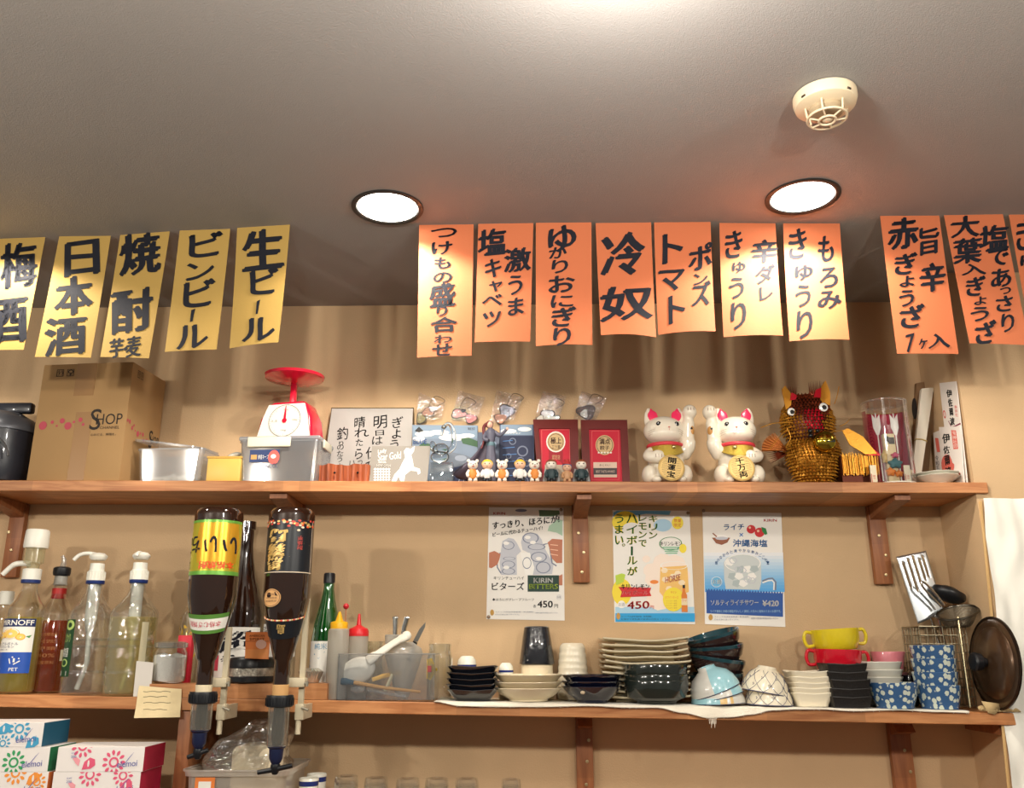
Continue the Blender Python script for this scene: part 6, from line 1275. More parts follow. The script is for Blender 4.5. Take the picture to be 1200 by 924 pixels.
t = thing('clear_spoon', 'clear plastic spoon lying at the bottom of the bin', 'spoon', pt5(300, 620, -.175))
mb = MB(); mb.ell(pt5(180, 590, -.172), (.017, .006, .010), 0, 20, 12); obj('bowl', mb, clear('spoon_clear', (225,230,235), .25, .05, .25), t, world=True)
mb = MB(); mb.tube(smooth(lw([(235,595),(330,612),(440,634)], -.174)), .0042, 10); obj('handle', mb, clear('spoon_clear'), t, world=True)
t = thing('steel_tongs', 'pale flat spatula standing upright in the bin', 'spatula', pt5(330, 610, -.15))
mb = MB(); mb.tube(lw([(330,600),(370,510)], -.150), .005, 8, flat=.4); obj('blade', mb, M_('pale_plastic', (214, 204, 170), .5), t, world=True)
t = thing('yellow_tool', 'yellow tool lying behind the white ladle in the bin', 'tool', pt5(320, 530, -.13))
mb = MB(); mb.tube(lw([(260,540),(320,520),(420,500)], -.130), [.006, .007, .005], 8, flat=.5); obj('blade', mb, M_('tool_yellow', (226, 180, 90), .5), t, world=True)
# funnel-shaped strainer bowl in the bin
Y = -.125; c = pt5(425, 560, Y)
t = thing('milky_funnel', 'large milky plastic funnel standing in the back of the bin', 'funnel', (c.x, Y, z0+.003))
H = lambda cy: zof(470, 680+cy/4.615, Y)-(z0+.003); kz = mpp(Y, 780)/4.615
mb = MB(); mb.lathe([(.014, 0), (.030, H(520)), (105*kz, H(400)), (95*kz, H(370)), (.020, H(335)), (.0, H(333))], 36); obj('cone', mb, clear('funnel_milky', (240,240,236), .06, .25, .55, (214, 212, 204)), t)
mb = MB(); mb.lathe([(.017, H(345)), (.018, H(300)), (.016, H(296))], 24, cap1=False, M=T(-65*kz, 0, 0)); obj('neck', mb, clear('funnel_milky'), t)
STL = M_('steel', (200, 200, 196), .22, 1.0)
for a, lab in ((385, 'left'), (436, 'right')):
    t = thing('steel_tool', 'steel tool handle sticking up behind the bin, the %s of two' % lab, 'tool', pt5(a, 330, -.118))
    mb = MB(); dx = 0 if lab == 'left' else 12; mb.tube(lw([(a-3-dx,330),(a-dx*.3,260),(a+dx,205)], -.118), [.006, .0072, .0078], 12, flat=.5); mb.ell(pt5(a+dx, 205, -.118), (.0078, .004, .0045)); obj('handle', mb, STL, t, world=True)
t = thing('kitchen_knife', 'dark pointed knife blade sticking up behind the bin', 'knife', pt5(490, 340, -.112))
mb = MB(); P_ = lw([(478,335),(515,265),(548,228),(545,255),(505,335)], -.112); mb.add(P_+[p+Vector((0, .0016, 0)) for p in P_], [(0,1,2,3,4), (9,8,7,6,5)]+[(i, (i+1) % 5, 5+(i+1) % 5, 5+i) for i in range(5)], 0, False); obj('blade', mb, M_('steel_dark', (120, 118, 112), .3, .9), t, world=True)
mb = MB(); mb.tube(lw([(492,335),(470,400),(455,440)], -.112), .006, 8); obj('handle', mb, BLKP, t, world=True)
# glass jars
def jar(px, Y, ptop, r, lab, lid=False, sticker=False):
    x, z0 = base(px, 800, Y); H = lambda py: zh(px, py, Y, z0)
    t = thing('glass_jar', lab, 'jar', (x, Y, z0), 0, 'empty glass jars')
    mb = MB(); mb.lathe([(r*.9, 0), (r, .005), (r, H(ptop+17)), (r*.93, H(ptop+11)), (r*.86, H(ptop+9)), (r*.90, H(ptop+7)), (r*.86, H(ptop+5)), (r*.92, H(ptop+2)), (r*.9, H(ptop))], 36, cap1=False); obj('glass', mb, GB, t)
    mb = MB(); mb.lathe([(r*.90, .004), (r*.96, .006), (r*.96, H(ptop+18)), (r*.85, H(ptop+10)), (r*.84, H(ptop))], 36, cap1=False); obj('inner_wall', mb, GB, t)
    if sticker:
        mb = MB(); W = wrapfn(r, H(800), H(770), -75, 40, .0008); polyp(mb, [(0,.1),(.35,.05),(.62,.5),(.3,.9),(0,.85)], W, 0); W = wrapfn(r, H(800), H(770), -75, 40, .0012); rectp(mb, .12, .35, .36, .6, W, 1); obj('sticker', mb, [M_('sticker_yellow', (246, 200, 30), .4), M_('sticker_red', (216, 50, 50), .4)], t)
    return t
jar(515, -.120, 755, 15*mpp(-.12, 780), 'empty glass jar with a yellow sticker between the bin and the black dishes', sticker=True)
jar(438, -.045, 752, 13*mpp(-.05, 780), 'empty glass jar behind the red-capped squeeze bottle')
# ================= crockery on the white cloth =================
CLOTH = M_('cloth_white', (236, 228, 210), .85, bump=.6, bscale=500, sheen=.3)
pts = [(509,823),(540,828),(580,829),(640,829),(690,828),(740,830),(770,830),(800,836),(830,842),(855,841),(880,838),(905,833),(930,832),(960,832),(1000,834),(1050,833),(1100,835),(1135,836)]
xs_ = [U(a, b, -.207).x for a, b in pts]; zs_ = [zof(a, b, -.207) for a, b in pts]
def hem(x):
    for i in range(len(xs_)-1):
        if xs_[i] <= x <= xs_[i+1]: u = (x-xs_[i])/(xs_[i+1]-xs_[i]); u = u*u*(3-2*u); return zs_[i]+(zs_[i+1]-zs_[i])*u
    return zs_[-1]
t = thing('white_cloth', 'long white cloth spread under the crockery and drooping over the shelf edge', 'cloth', ((xs_[0]+xs_[-1])/2, -.12, lowz(0)))
def clothf(off):
    def f(u, v):
        x = xs_[0]+(xs_[-1]-xs_[0])*u; zt = lowz(x)
        nz = noise.noise(Vector((x*22, v*5, 2)))
        if v < .8: 
            y = -.03-.1765*v/.8; return Vector((x, y, zt+.0016+off+.0012*abs(nz)*(1 if v > .55 else .3)))
        w_ = (v-.8)/.2; z = zt+.0016+off-(zt+.0016-hem(x))*w_; return Vector((x, -.2070-.0015-off*1.0-.003*w_*(1+nz)-.0008, min(z, zt+.0016+off)))
    return f
mb = MB(); mb.grid(clothf(0), 150, 24); mb.grid(clothf(.0012), 150, 24); obj('fabric', mb, CLOTH, t, world=True)
mb = MB()
for i in range(7): a = U(831+i*1.3, 841, -.212); mb.tube([a, a+Vector((.001*math.sin(i), 0, -.008)), a+Vector((.002*math.sin(i*2), -.001, -.014-.004*(i % 3)))], .0006, 5)
for i in range(60):
    u = random.random(); x = xs_[0]+(xs_[-1]-xs_[0])*u; p = Vector((x, -.2115, hem(x)+.001)); mb.tube([p, p+Vector((random.uniform(-.002,.002), 0, -.003))], .0004, 4)
o = obj('frayed_thread', mb, CLOTH, t, world=True); o['kind'] = 'stuff'
def stack(n, name, cat_, group, fmt, px, Y, ptops, mk, mats, tilt=0, jit=1, dxs=None, z_base=None, part='body', names=None, pyb=800, rz=None, ang=40):
    """n pieces, ptops = measured top line of each from the lowest up"""
    x, z0 = base(px, pyb, Y, CL); 
    if z_base is not None: z0 = z_base
    out = []
    for i in range(n):
        zb = z0 if i == 0 else z0 + (zof(px, ptops[i], Y)-zof(px, ptops[0], Y))
        h = zof(px, ptops[0], Y)-z0
        mb = mk(h, i); mm = mats[i % len(mats)] if isinstance(mats, list) and not isinstance(mats[0], list) else mats
        o = obj(name, mb, mm, ang=ang); o.location = (x+(dxs[i] if dxs else random.uniform(-.0012, .0012)*jit), Y+random.uniform(-.001, .001)*jit, zb)
        hm = max(v.co.z for v in o.data.vertices); o.scale.z = min(1.6, max(.7, h/hm)) if z_base is None and name != 'rectangular_plate' else 1
        o.rotation_euler = (0, tilt[i] if isinstance(tilt, (list, tuple)) else tilt, (rz[i] if rz else random.uniform(-.06, .06)*jit))
        tag(o, fmt % ORD[n][i], cat_, group); out.append(o)
    return out
kk_ = mpp(-.15, 800)
def sqdish(w_, wb, h, th=.003, wave=.0, r=.012, n=6):
    """square dish, rounded corners, wavy rim"""
    def f(_h, i):
        mb = MB(); 
        def ring(w2, z, rr, wv=0):
            L = []
            for (sx, sy, a0) in ((1,1,0), (-1,1,PI/2), (-1,-1,PI), (1,-1,3*PI/2)):
                for j in range(n+1): a = a0+PI/2*j/n; L.append((sx*(w2-rr)+rr*math.cos(a), sy*(w2-rr)+rr*math.sin(a), z+wv))
                # side midpoint for the wave
                a1 = a0+PI/2; nx, ny = math.cos(a1), math.sin(a1); L.append((nx*(w2), ny*(w2), z-wv))
            return L
        loft(mb, [ring(wb, 0, min(r, wb*.5)), ring(wb, .002, min(r, wb*.5)), ring(w_, h, r, wave), ring(w_-.0005, h+.0012, r, wave), ring(w_-th, h, r*.8, wave), ring(wb-.002, .005, min(r, wb*.5)*.9)])
        return mb
    return f
BLKG = M_('glaze_black', (20, 22, 28), .12, coat=1); WHG = M_('glaze_white', (236, 226, 202), .25, coat=.6); CRG = M_('glaze_cream', (232, 218, 188), .3, coat=.5)
NAVG = M_('glaze_navy', (16, 20, 40), .12, coat=1, var=.2, vscale=40); DKG = M_('glaze_darkgreen', (32, 38, 34), .15, coat=.9, var=.35, vscale=30)
# five black square dishes
stack(5, 'square_dish', 'dish', 'stack of black square dishes', '%s dish of the wavy black square stack at the left of the crockery', 554.5, -.155, [807,801,794.5,787.5,780.5], sqdish(.058, .040, .026, wave=.0018), BLKG)
# small upturned cups with blue bands
BND = M_('band_blue', (34, 50, 120), .25, coat=.5)
def sakecup(px, Y, ptop, r, lab, zb=None):
    x, z0 = base(px, 790, Y, CL); h = zof(px, ptop, Y)-z0; t = thing('sake_cup', lab, 'cup', (x, Y, z0), 0, 'small blue and white cups')
    mb = MB(); mb.lathe([(r, 0), (r, h*.35), (r*.99, h*.80), (r*.92, h*.90), (r*.66, h*.98), (r*.5, h), (0, h)], 32); obj('body', mb, PORC, t)
    mb = MB()
    for a, b in ((.60,.67), (.73,.79)): mb.lathe([(r+.0004, h*a), (r+.0004, h*b)], 32, cap0=False, cap1=False)
    obj('band', mb, BND, t)
sakecup(547, -.065, 769, .0235, 'white cup with blue bands behind the black square dishes')
sakecup(593, -.070, 777, .0180, 'white cup with blue bands between the black dishes and the dark tumbler')
x, z0 = base(606, 790, -.04, CL); mb = MB(); mb.lathe([(.015, 0), (.022, .035), (.024, .055), (.0225, .055), (.014, .004), (0, .004)], 28); o = obj('sake_cup', mb, M_('glaze_cobalt', (24, 34, 84), .2, coat=.7)); o.location = (x, -.036, z0); tag(o, 'small cobalt blue cup in the shade left of the dark tumbler', 'cup')
# three white plates with tiny dots
def rnd(r, rb, h, th=.003, rf=None, seg=48): return lambda _h, i: MB().lathe([(rb, 0), (rb, .004), (r*.8, h*.5), (r, h), (r-.0006, h+.0012), (r-th, h), (r*.75, h*.5+.001), (rb*.9, .007), (0, .007)], seg, rfn=rf)
pl = stack(3, 'shallow_bowl', 'bowl', 'stack of three cream bowls', '%s of the three cream bowls in front of the dark tumbler', 619, -.148, [806,799,790.5], rnd(.081, .045, .034), CRG, pyb=810)
mb = MB()
for a, m_ in ((200,0),(240,1),(265,0),(290,2),(325,1),(350,0)): mb.ell((.0795*math.cos(R(a)), .0795*math.sin(R(a)), .0345), (.0014, .0014, .0007), m_, 8, 4)
obj('rim_dots', mb, [M_('dot_green', (90, 120, 60), .5), M_('dot_gold', (210, 170, 60), .4), M_('dot_brown', (90, 60, 40), .5)], pl[2])
# dark tumbler upturned on cream cup
Y = -.052; x, z0 = base(629.5, 800, Y, CL); H = lambda py: zof(629.5, py, Y)-z0; kb = mpp(Y, 770)
o = obj('cream_cup', MB().lathe([(19*kb, 0), (18.5*kb, H(779)-.001), (17*kb, H(779)), (0, H(779))], 40), CRG); o.location = (x, Y, z0); tag(o, 'cream cup standing under the upturned dark tumbler', 'cup')
mb = MB(); hh = H(735)-H(779); mb.lathe([(20.5*kb, 0), (20.8*kb, .002), (17.5*kb, hh*.6), (14.8*kb, hh-.002), (13.5*kb, hh), (12.5*kb, hh-.003), (0, hh-.003)], 48, rfn=lambda a, z: 1+.008*math.sin(22*a)); o = obj('dark_tumbler', mb, M_('tumbler_dark', (30, 32, 38), .16, coat=1, bump=.8, bscale=90)); o.location = (x, Y, z0+H(779)+.0006); tag(o, 'tall upturned black glazed tumbler on top of a cream cup', 'tumbler')
x, z0 = base(671.5, 800, Y, CL); h = H(754); mb = MB(); mb.lathe([(17.5*kb, 0), (18*kb, .004)]+[((18-3.6*(i/24)**2.2)*kb*(1+.020*(1 if i % 3 else -1)), .006+(h-.012)*i/24) for i in range(25)]+[(12*kb, h-.001), (10*kb, h), (0, h-.001)], 40); o = obj('ribbed_cup', mb, WHG); o.location = (x, Y, z0); tag(o, 'upturned white ribbed cup right of the dark tumbler', 'cup')
# three scalloped navy-black dishes
nb = stack(3, 'scalloped_bowl', 'bowl', 'stack of scalloped navy bowls', '%s of the three scalloped dark navy bowls', 694.5, -.155, [804,798,791], rnd(.068, .036, .036, rf=lambda a, z: 1+.035*math.cos(8*a)*min(1, z/.03)), NAVG, pyb=812)
mb = MB(); mb.ell((-.028, -.0555, .024), (.0055, .003, .004)); obj('glaze_patch', mb, M_('patch_cream', (200, 180, 150), .4), nb[0])
# seven off-white rectangular plates at the back
def plate(_h, i):
    mb = MB(); W_, D_ = .1015, .068
    f = lambda z, g=1.0: (lambda u, v: ((2*u-1)*W_*g, (2*v-1)*D_*g, z + .006*max(0, abs(2*u-1)**3) + .004*max(0, abs(2*v-1)**4) + .0012*math.sin(u*9+i)))
    n_ = 20; mb.grid(f(.004), n_, 10); mb.grid(f(0, .985), n_, 10)
    for (a, b) in (((0,0),(1,0)), ((1,0),(1,1)), ((1,1),(0,1)), ((0,1),(0,0))):
        mb.grid(lambda w_, h_: tuple(Vector(f(.004)(a[0]+(b[0]-a[0])*w_, a[1]+(b[1]-a[1])*w_))*(1-h_)+Vector(f(0, .985)(a[0]+(b[0]-a[0])*w_, a[1]+(b[1]-a[1])*w_))*h_), n_, 1)
    mb.box(-.07, .07, -.04, .04, -.0028, .0009)
    return mb
PLT = M_('plate_cream', (226, 212, 180), .35, coat=.3)
x, zq = base(754.5, 800, -.080, CL)
ps = stack(7, 'rectangular_plate', 'plate', 'stack of cream rectangular plates', '%s of the seven cream rectangular plates behind the dark green bowls', 754.5, -.080, [787.5,781,774.5,768,761.5,755,748.5], plate, PLT, z_base=None)
for i, o in enumerate(ps): o.location.z = zof(754.5, [787.5,781,774.5,768,761.5,755,748.5][i]+1.5, -.080) - .008
# something carries that stack: two more plates hidden below
for j in range(4):
    o = ps[0].copy(); COL.objects.link(o); o.location.z = ps[0].location.z-(j+1)*(ps[0].location.z-zq-.0036)/4; o['label'] = ['cream plate just under the seven, hidden by the dark green bowls', 'second hidden cream plate from the shelf up, third last', 'hidden cream plate one above the lowest, behind the green bowls', 'lowest hidden cream plate resting on the cloth'][j]; o['group'] = 'stack of cream rectangular plates'
# three dark green bowls
gb = stack(3, 'round_bowl', 'bowl', 'stack of dark green bowls', '%s of the three dark green glazed bowls in front of the cream plates', 769, -.150, [797,790,778.5], lambda _h, i: MB().lathe([(.045, 0), (.046, .004), (.066, .012), (.0735, .026), (.0755, .046), (.0745, .0475), (.0725, .046), (.068, .020), (.045, .009), (0, .008)], 56), DKG, pyb=812)
# tilted dark teal bowls
TEAL = M_('glaze_teal', (24, 58, 66), .12, coat=1, var=.4, vscale=25); BRN = M_('glaze_brownblack', (44, 28, 28), .2, coat=.8)
def tbowl(_h, i):
    mb = MB(); mb.lathe([(.026, -.004), (.027, 0), (.045, .006), (.060, .022), (.0655, .040)], 44, 0, cap1=False); mb.lathe([(.0655, .040), (.066, .047), (.0648, .0478), (.0635, .046), (.056, .022), (.040, .010), (0, .009)], 44, 1, cap0=False); return mb
tb = []
for i, (cx, cy, tl) in enumerate(((840, 795, -3), (838.5, 782, 8), (841, 768, -5), (840.5, 754, -15))):
    p = U(cx, cy, -.082); o = obj('teal_bowl', tbowl(0, i), [BRN, TEAL]); o.location = (p.x, -.082, p.z-.024); o.rotation_euler = (R(4), R(tl), 0); tag(o, '%s of the tilted dark teal bowls behind the pale blue ones' % ORD[4][i], 'bowl', 'stack of dark teal bowls'); tb.append(o)
xx, zz = base(840, 800, -.082, CL); tb[0].location.z = max(zz+.006, tb[0].location.z-.012)
# upturned pale blue and white bowls
PBL = M_('glaze_paleblue', (150, 196, 206), .2, coat=.6); PGR = M_('glaze_greywhite', (206, 204, 196), .25, coat=.6); RIMN = M_('rim_navy', (40, 44, 70), .3); STR = M_('stripe_tan', (214, 180, 120), .3)
def invbowl(r, h, fr, fh, pat=None, th=.0025):
    mb = MB(); prof = [(r, 0), (r*.985, h*.18), (r*.9, h*.48), (r*.72, h*.76), (fr*1.1, h-.001), (fr, h+.001), (fr*.96, h+fh), (fr*.8, h+fh), (fr*.78, h+.001), (0, h+.0005)]
    mb.lathe(prof, 48, 0); mb.lathe([(r-th, .0005), (r*.88, h*.46), (r*.6, h*.8), (0, h-.002)], 48, 0, cap0=False)
    if pat:
        n = len(mb.f)
        for i, f in enumerate(mb.f):
            if len(f) == 4:
                c = sum((mb.v[j] for j in f), Vector())/4; mb.m[i] = pat(math.degrees(math.atan2(c.y, c.x)) % 360, c.z, c)
    mb.tube([(r*math.cos(2*PI*i/48), r*math.sin(2*PI*i/48), .0006) for i in range(48)], .0011, 6, mi=2, closed=True)
    return mb
rb_ = 31*kk_
pats = [lambda a, z, c: 3 if 262 < a < 274 or 282 < a < 290 else (1 if a < 262 and a > 150 else 0), lambda a, z, c: 1 if 295 < a < 330 or 60 < a < 100 else 0, lambda a, z, c: 1 if (255 < a < 345 or 40 < a < 120) else 0]
for i, (cx, cyb, tl, px_w) in enumerate(((841, 824, -2, 31), (841, 818.5, -13, 30), (839, 812, -20, 29.5))):
    Yb = -.152; o = obj('rice_bowl', invbowl(px_w*kk_, .052, .021, .007, pats[i]), [PGR, PBL, RIMN, STR])
    p = U(cx, 812, Yb); o.location = (p.x, Yb, zof(841, cyb, Yb)-.002+(.0 if i == 0 else .004)); o.rotation_euler = (0, R(tl), 0)
    if i == 0: o.location.z = base(841, 812, Yb, CL)[1]+.0015
    tag(o, '%s of the three upturned pale blue and grey rice bowls' % ORD[3][i], 'bowl', 'upturned pale blue rice bowls')
lat = M_('lattice_navy', (60, 66, 100), .4)
for i, (cx, cyb, tl) in enumerate(((900, 824, 2), (896, 812, 10))):
    Yb = -.158; o = obj('rice_bowl', invbowl(27*kk_, .054, .0215, .005), [WHG, WHG, lat]); z = base(900, 812, Yb, CL)[1]+.001 if i == 0 else zof(896, 812.5, Yb)
    o.location = (U(cx, 812, Yb).x, Yb, z); o.rotation_euler = (0, R(tl), 0); tag(o, '%s of the two upturned white bowls with a fine navy lattice' % ORD[2][i], 'bowl', 'upturned white lattice bowls')
    mb = MB(); r = 27*kk_; h = .054
    def sp(a, v):   # point on the bowl's outside
        pr_ = [(r, 0), (r*.985, h*.18), (r*.9, h*.48), (r*.72, h*.76), (.024, h)]; f = v*4; j = min(int(f), 3); u = f-j; rr = pr_[j][0]+(pr_[j+1][0]-pr_[j][0])*u+.0006; z = pr_[j][1]+(pr_[j+1][1]-pr_[j][1])*u
        return (rr*math.cos(a), rr*math.sin(a), z)
    for s_ in (-1, 1):
        for q_ in range(6): a0 = R(180+q_*36); mb.tube([sp(a0+s_*R(46)*v, v*.85+.03) for v in [j/10 for j in range(11)]], .0005, 5)
    for q_ in range(9): a0 = R(185+q_*20); c = sp(a0, .35+.25*(q_ % 2)); [mb.ell((c[0]+.002*math.cos(w_)*abs(math.sin(a0)), c[1], c[2]+.002*math.sin(w_)), .0011, 0, 6, 4) for w_ in (0, 2.1, 4.2)]
    lo = obj('lattice', mb, lat, o); lo['kind'] = 'stuff'
x, z0 = base(908, 800, -.055, CL); mb = MB(); mb.lathe([(.040, 0), (.046, .02), (.044, .040), (.02, .052), (.018, .060), (0, .060)], 32); o = obj('black_lidded_bowl', mb, BLKG); o.location = (x, -.055, z0); tag(o, 'black lidded bowl in the shade behind the white lattice bowls', 'bowl')
# white square dishes
ws = stack(5, 'small_square_dish', 'dish', 'stack of small white square dishes', '%s of the small white square dishes left of the red mug', 947, -.150, [811,805,799,792.5,786], sqdish(.0465, .036, .020, wave=.001, r=.012), WHG, pyb=810)
x = ws[4].location.x; o = obj('small_oval_dish', MB().lathe([(.02, 0), (.030, .006), (.031, .0075), (.028, .006), (0, .003)], 32, M=SC(1, .8, 1)), WHG); o.location = (x-.002, -.150, ws[4].location.z+.0085); tag(o, 'small white oval dish nested on top of the white square stack', 'dish')
# black square dishes
stack(5, 'black_slate_dish', 'dish', 'stack of matt black square dishes', '%s of the matt black square dishes in front of the red mug', 988.5, -.162, [813.5,804,794,785,775.5], sqdish(.0455, .041, .0135, wave=.0008, r=.004, n=2), M_('matt_black', (24, 20, 18), .5, bump=.6, bscale=120))
# mugs
def mug(px, Y, pt_, pb, r, m, lab, hx, tilt):
    p = U(px, (pt_+pb)/2, Y); zt_, zb_ = zof(px, pt_, Y), zof(px, pb, Y); h = zt_-zb_; t = thing('soup_mug', lab, 'mug', (p.x, Y, zb_)); t.rotation_euler = (0, R(tilt), 0)
    mb = MB(); mb.lathe([(r*.80, 0), (r*.86, .003), (r*.97, h*.45), (r, h), (r*.98, h+.001), (r*.94, h), (r*.90, h*.4), (r*.7, .005), (0, .005)], 48); obj('body', mb, m, t)
    for s_ in (-1, 1):
        mb = MB(); mb.tube(smooth([(s_*r*.96, 0, h*.88), (s_*(r+.012), 0, h*.93), (s_*(r+hx), 0, h*.62), (s_*(r+.012), 0, h*.25), (s_*r*.93, 0, h*.26)]), .0042, 10); obj('handle', mb, m, t)
    return t, zb_
MY = M_('mug_yellow', (226, 202, 40), .2, coat=.8); MR = M_('mug_red', (208, 24, 44), .2, coat=.8)
t2, zr = mug(981, -.082, 762, 786, .0565, MR, 'red two-handled soup mug under the yellow one', .018, 2)
t1, _ = mug(979.5, -.082, 738.5, 762.5, .0570, MY, 'yellow two-handled soup mug on top of the red one', .018, -3); t1.location.z += .0012
x, z0 = base(981, 800, -.082, CL); hb = zr-z0-.0015; mb = MB(); mb.lathe([(.050, 0), (.044, hb*.5), (.030, hb-.004), (.028, hb), (0, hb)], 36); o = obj('upturned_bowl', mb, BLKG); o.location = (t2.location.x, -.082, z0); tag(o, 'dark upturned bowl carrying the red mug, hidden by the black dishes', 'bowl')
# grey-white round bowls
stack(4, 'white_bowl', 'bowl', 'stack of greyish white bowls', '%s of the greyish white round bowls behind the blue patterned bowl', 1033, -.095, [799,790.5,782,773], rnd(.0515, .034, .030), M_('glaze_grey', (214, 210, 196), .3, coat=.4), pyb=805)
x, z0 = base(1040, 800, -.040, CL)
o = obj('pink_bowl', MB().lathe([(.014, .0), (.022, .02), (.045, zof(1040, 764, -.045)-z0-.002), (.044, zof(1040, 764, -.045)-z0), (.018, .025), (0, .022)], 36), [M_('glaze_pink', (220, 130, 140), .3, coat=.4)]); o.location = (x+.006, -.046, z0); o.scale = (.9, .9, 1); tag(o, 'pink-rimmed bowl behind the greyish white bowls', 'bowl')
# blue patterned bowl and stack
def bluemat():
    m = mat('blue_flower_glaze', (62, 98, 140), .25, coat=.5); nt = m.node_tree; b = nt.nodes['Principled BSDF']; tc = nt.nodes.new('ShaderNodeTexCoord')
    v = nt.nodes.new('ShaderNodeTexVoronoi'); v.inputs['Scale'].default_value = 78; v.inputs['Randomness'].default_value = .8; nt.links.new(tc.outputs['Object'], v.inputs['Vector'])
    n = nt.nodes.new('ShaderNodeTexNoise'); n.inputs['Scale'].default_value = 300; nt.links.new(tc.outputs['Object'], n.inputs['Vector'])
    ma = nt.nodes.new('ShaderNodeMath'); ma.operation = 'MULTIPLY_ADD'; ma.inputs[1].default_value = .35; nt.links.new(n.outputs['Fac'], ma.inputs[0]); nt.links.new(v.outputs['Distance'], ma.inputs[2])
    cr_ = nt.nodes.new('ShaderNodeValToRGB'); e = cr_.color_ramp.elements; e[0].position = .56; e[0].color = lin((206, 214, 200)); e[1].position = .61; e[1].color = lin((58, 94, 138)); nt.links.new(ma.outputs[0], cr_.inputs[0]); nt.links.new(cr_.outputs[0], b.inputs['Base Color']); return m
BLF = bluemat()
def facet(r, rb, h): return lambda _h, i: MB().lathe([(rb, 0), (rb, .003), (r*.93, h*.55), (r, h-.001), (r-.001, h), (r-.003, h-.001), (r*.90, h*.5), (rb*.9, .005), (0, .005)], 48, rfn=lambda a, z: 1-.045*abs(math.sin(3*a))*1.0)
x, z0 = base(1048.5, 822, -.168, CL); o = obj('patterned_bowl', facet(.0555, .042, zof(1048, 800, -.168)-z0)(0, 0), BLF, ang=50); o.location = (x, -.168, z0); tag(o, 'single low blue bowl with white flowers in front of the white bowls', 'bowl')
stack(4, 'patterned_cup', 'cup', 'stack of blue flowered cups', '%s of the four stacked blue cups with white flowers, before the wire basket', 1099, -.160, [803,787.5,772,756.5], lambda h, i: facet(.0515, .0415, .042)(0, i), BLF, pyb=815, jit=1.5)
for o in [q_ for q_ in COL.objects if q_.name.startswith('patterned_cup')]: pass
x, z0 = base(1066, 800, -.075, CL); mb = MB(); mb.lathe([(.012, 0), (.020, .01), (.024, .05), (.020, .07), (.008, .078), (0, .078)], 28); o = obj('dark_flask', mb, BLKG); o.location = (x, -.078, z0); tag(o, 'small dark flask between the white bowls and the blue cup stack', 'flask')
# ---------- wire basket with tools ----------
C10 = crop(990, 620, 4.019)
WIR = M_('wire_steel', (150, 140, 116), .35, .85)
a = U(1073, 735, -.090); b = U(1127, 735, -.090); bz = lowz(a.x)+CL+.002; bt = a.z; wx0, wx1 = a.x, b.x; wy0, wy1 = -.108, -.012
wx1 = min(wx1, NX1-.002+.0)
t = thing('wire_basket', 'square steel wire basket of tools behind the blue cups', 'basket', ((wx0+wx1)/2, (wy0+wy1)/2, bz))
mb = MB()
zrow = [bz+(bt-bz)*i/9 for i in range(10)]; 
for i, z in enumerate(zrow): mb.tube([(wx0, wy0, z), (wx1, wy0, z), (wx1, wy1, z), (wx0, wy1, z)], .0011 if i < 9 else .0020, 5, closed=True)
n_ = 6
for i in range(n_+1):
    u = i/n_
    for (p, q_) in (((wx0+(wx1-wx0)*u, wy0), 0), ((wx0+(wx1-wx0)*u, wy1), 0), ((wx0, wy0+(wy1-wy0)*u), 0), ((wx1, wy0+(wy1-wy0)*u), 0)): mb.tube([(p[0], p[1], bz), (p[0], p[1], bt)], .0011, 5)
    mb.tube([(wx0+(wx1-wx0)*u, wy0, bz), (wx0+(wx1-wx0)*u, wy1, bz)], .0011, 5)
o = obj('mesh', mb, WIR, t, world=True); o['kind'] = 'stuff'
# twisted corner rod in front
p0 = U(*C10(532, 412), -.150); p1 = U(*C10(590, 835), -.170); p1.z = lowz(p1.x)+CL+.003
t = thing('beaded_skewer', 'long beaded metal rod leaning in front of the wire basket', 'rod', p1); mb = MB(); n_ = 60; mb.tube([p1+(p0-p1)*i/n_ for i in range(n_+1)], [.0022+.0011*(i % 2) for i in range(n_+1)], 8); obj('rod', mb, M_('rod_metal', (166, 156, 124), .3, .9), t, world=True)
# slotted spatula
pc = [C10(*c) for c in ((243,132),(383,104),(450,300),(345,448))]
A, B = U(*C10(243, 132), -.060), U(*C10(383, 104), -.060); Cc, D = U(*C10(470, 395), -.068), U(*C10(345, 448), -.068)
t = thing('slotted_spatula', 'wide steel spatula with slots standing in the wire basket', 'spatula', (Cc+D)/2)
mb = MB(); S_ = lambda u, v: (A*(1-u)+B*u)*(1-v)+(D*(1-u)+Cc*u)*v; nU, nV = 22, 30
cells = []
for j in range(nV):
    for i in range(nU):
        u = (i+.5)/nU; v = (j+.5)/nV; sl = False
        for q_, (s0, v0, v1) in enumerate(((.16,.10,.50),(.34,.08,.56),(.52,.04,.50),(.70,.10,.44),(.86,.06,.40))):
            if abs(u-s0) < .024 and v0 < v < v1: sl = True
        if not sl: cells.append((i, j))
vs = [S_(i/nU, j/nV)+Vector((0, -.002*math.sin(PI*i/nU), 0)) for j in range(nV+1) for i in range(nU+1)]
mb.add(vs, [(j*(nU+1)+i, j*(nU+1)+i+1, (j+1)*(nU+1)+i+1, (j+1)*(nU+1)+i) for i, j in cells], 0, False); o = obj('blade', mb, M_('spatula_steel', (206, 212, 216), .28, .9), t, world=True); o.modifiers.new('s', 'SOLIDIFY').thickness = .0012
mb = MB(); mb.tube([(D+Cc)/2+(A-D)*.02, (D+Cc)/2-(A-D)*.5], [.008, .006], 10, flat=.4); obj('handle', mb, STL, t, world=True)
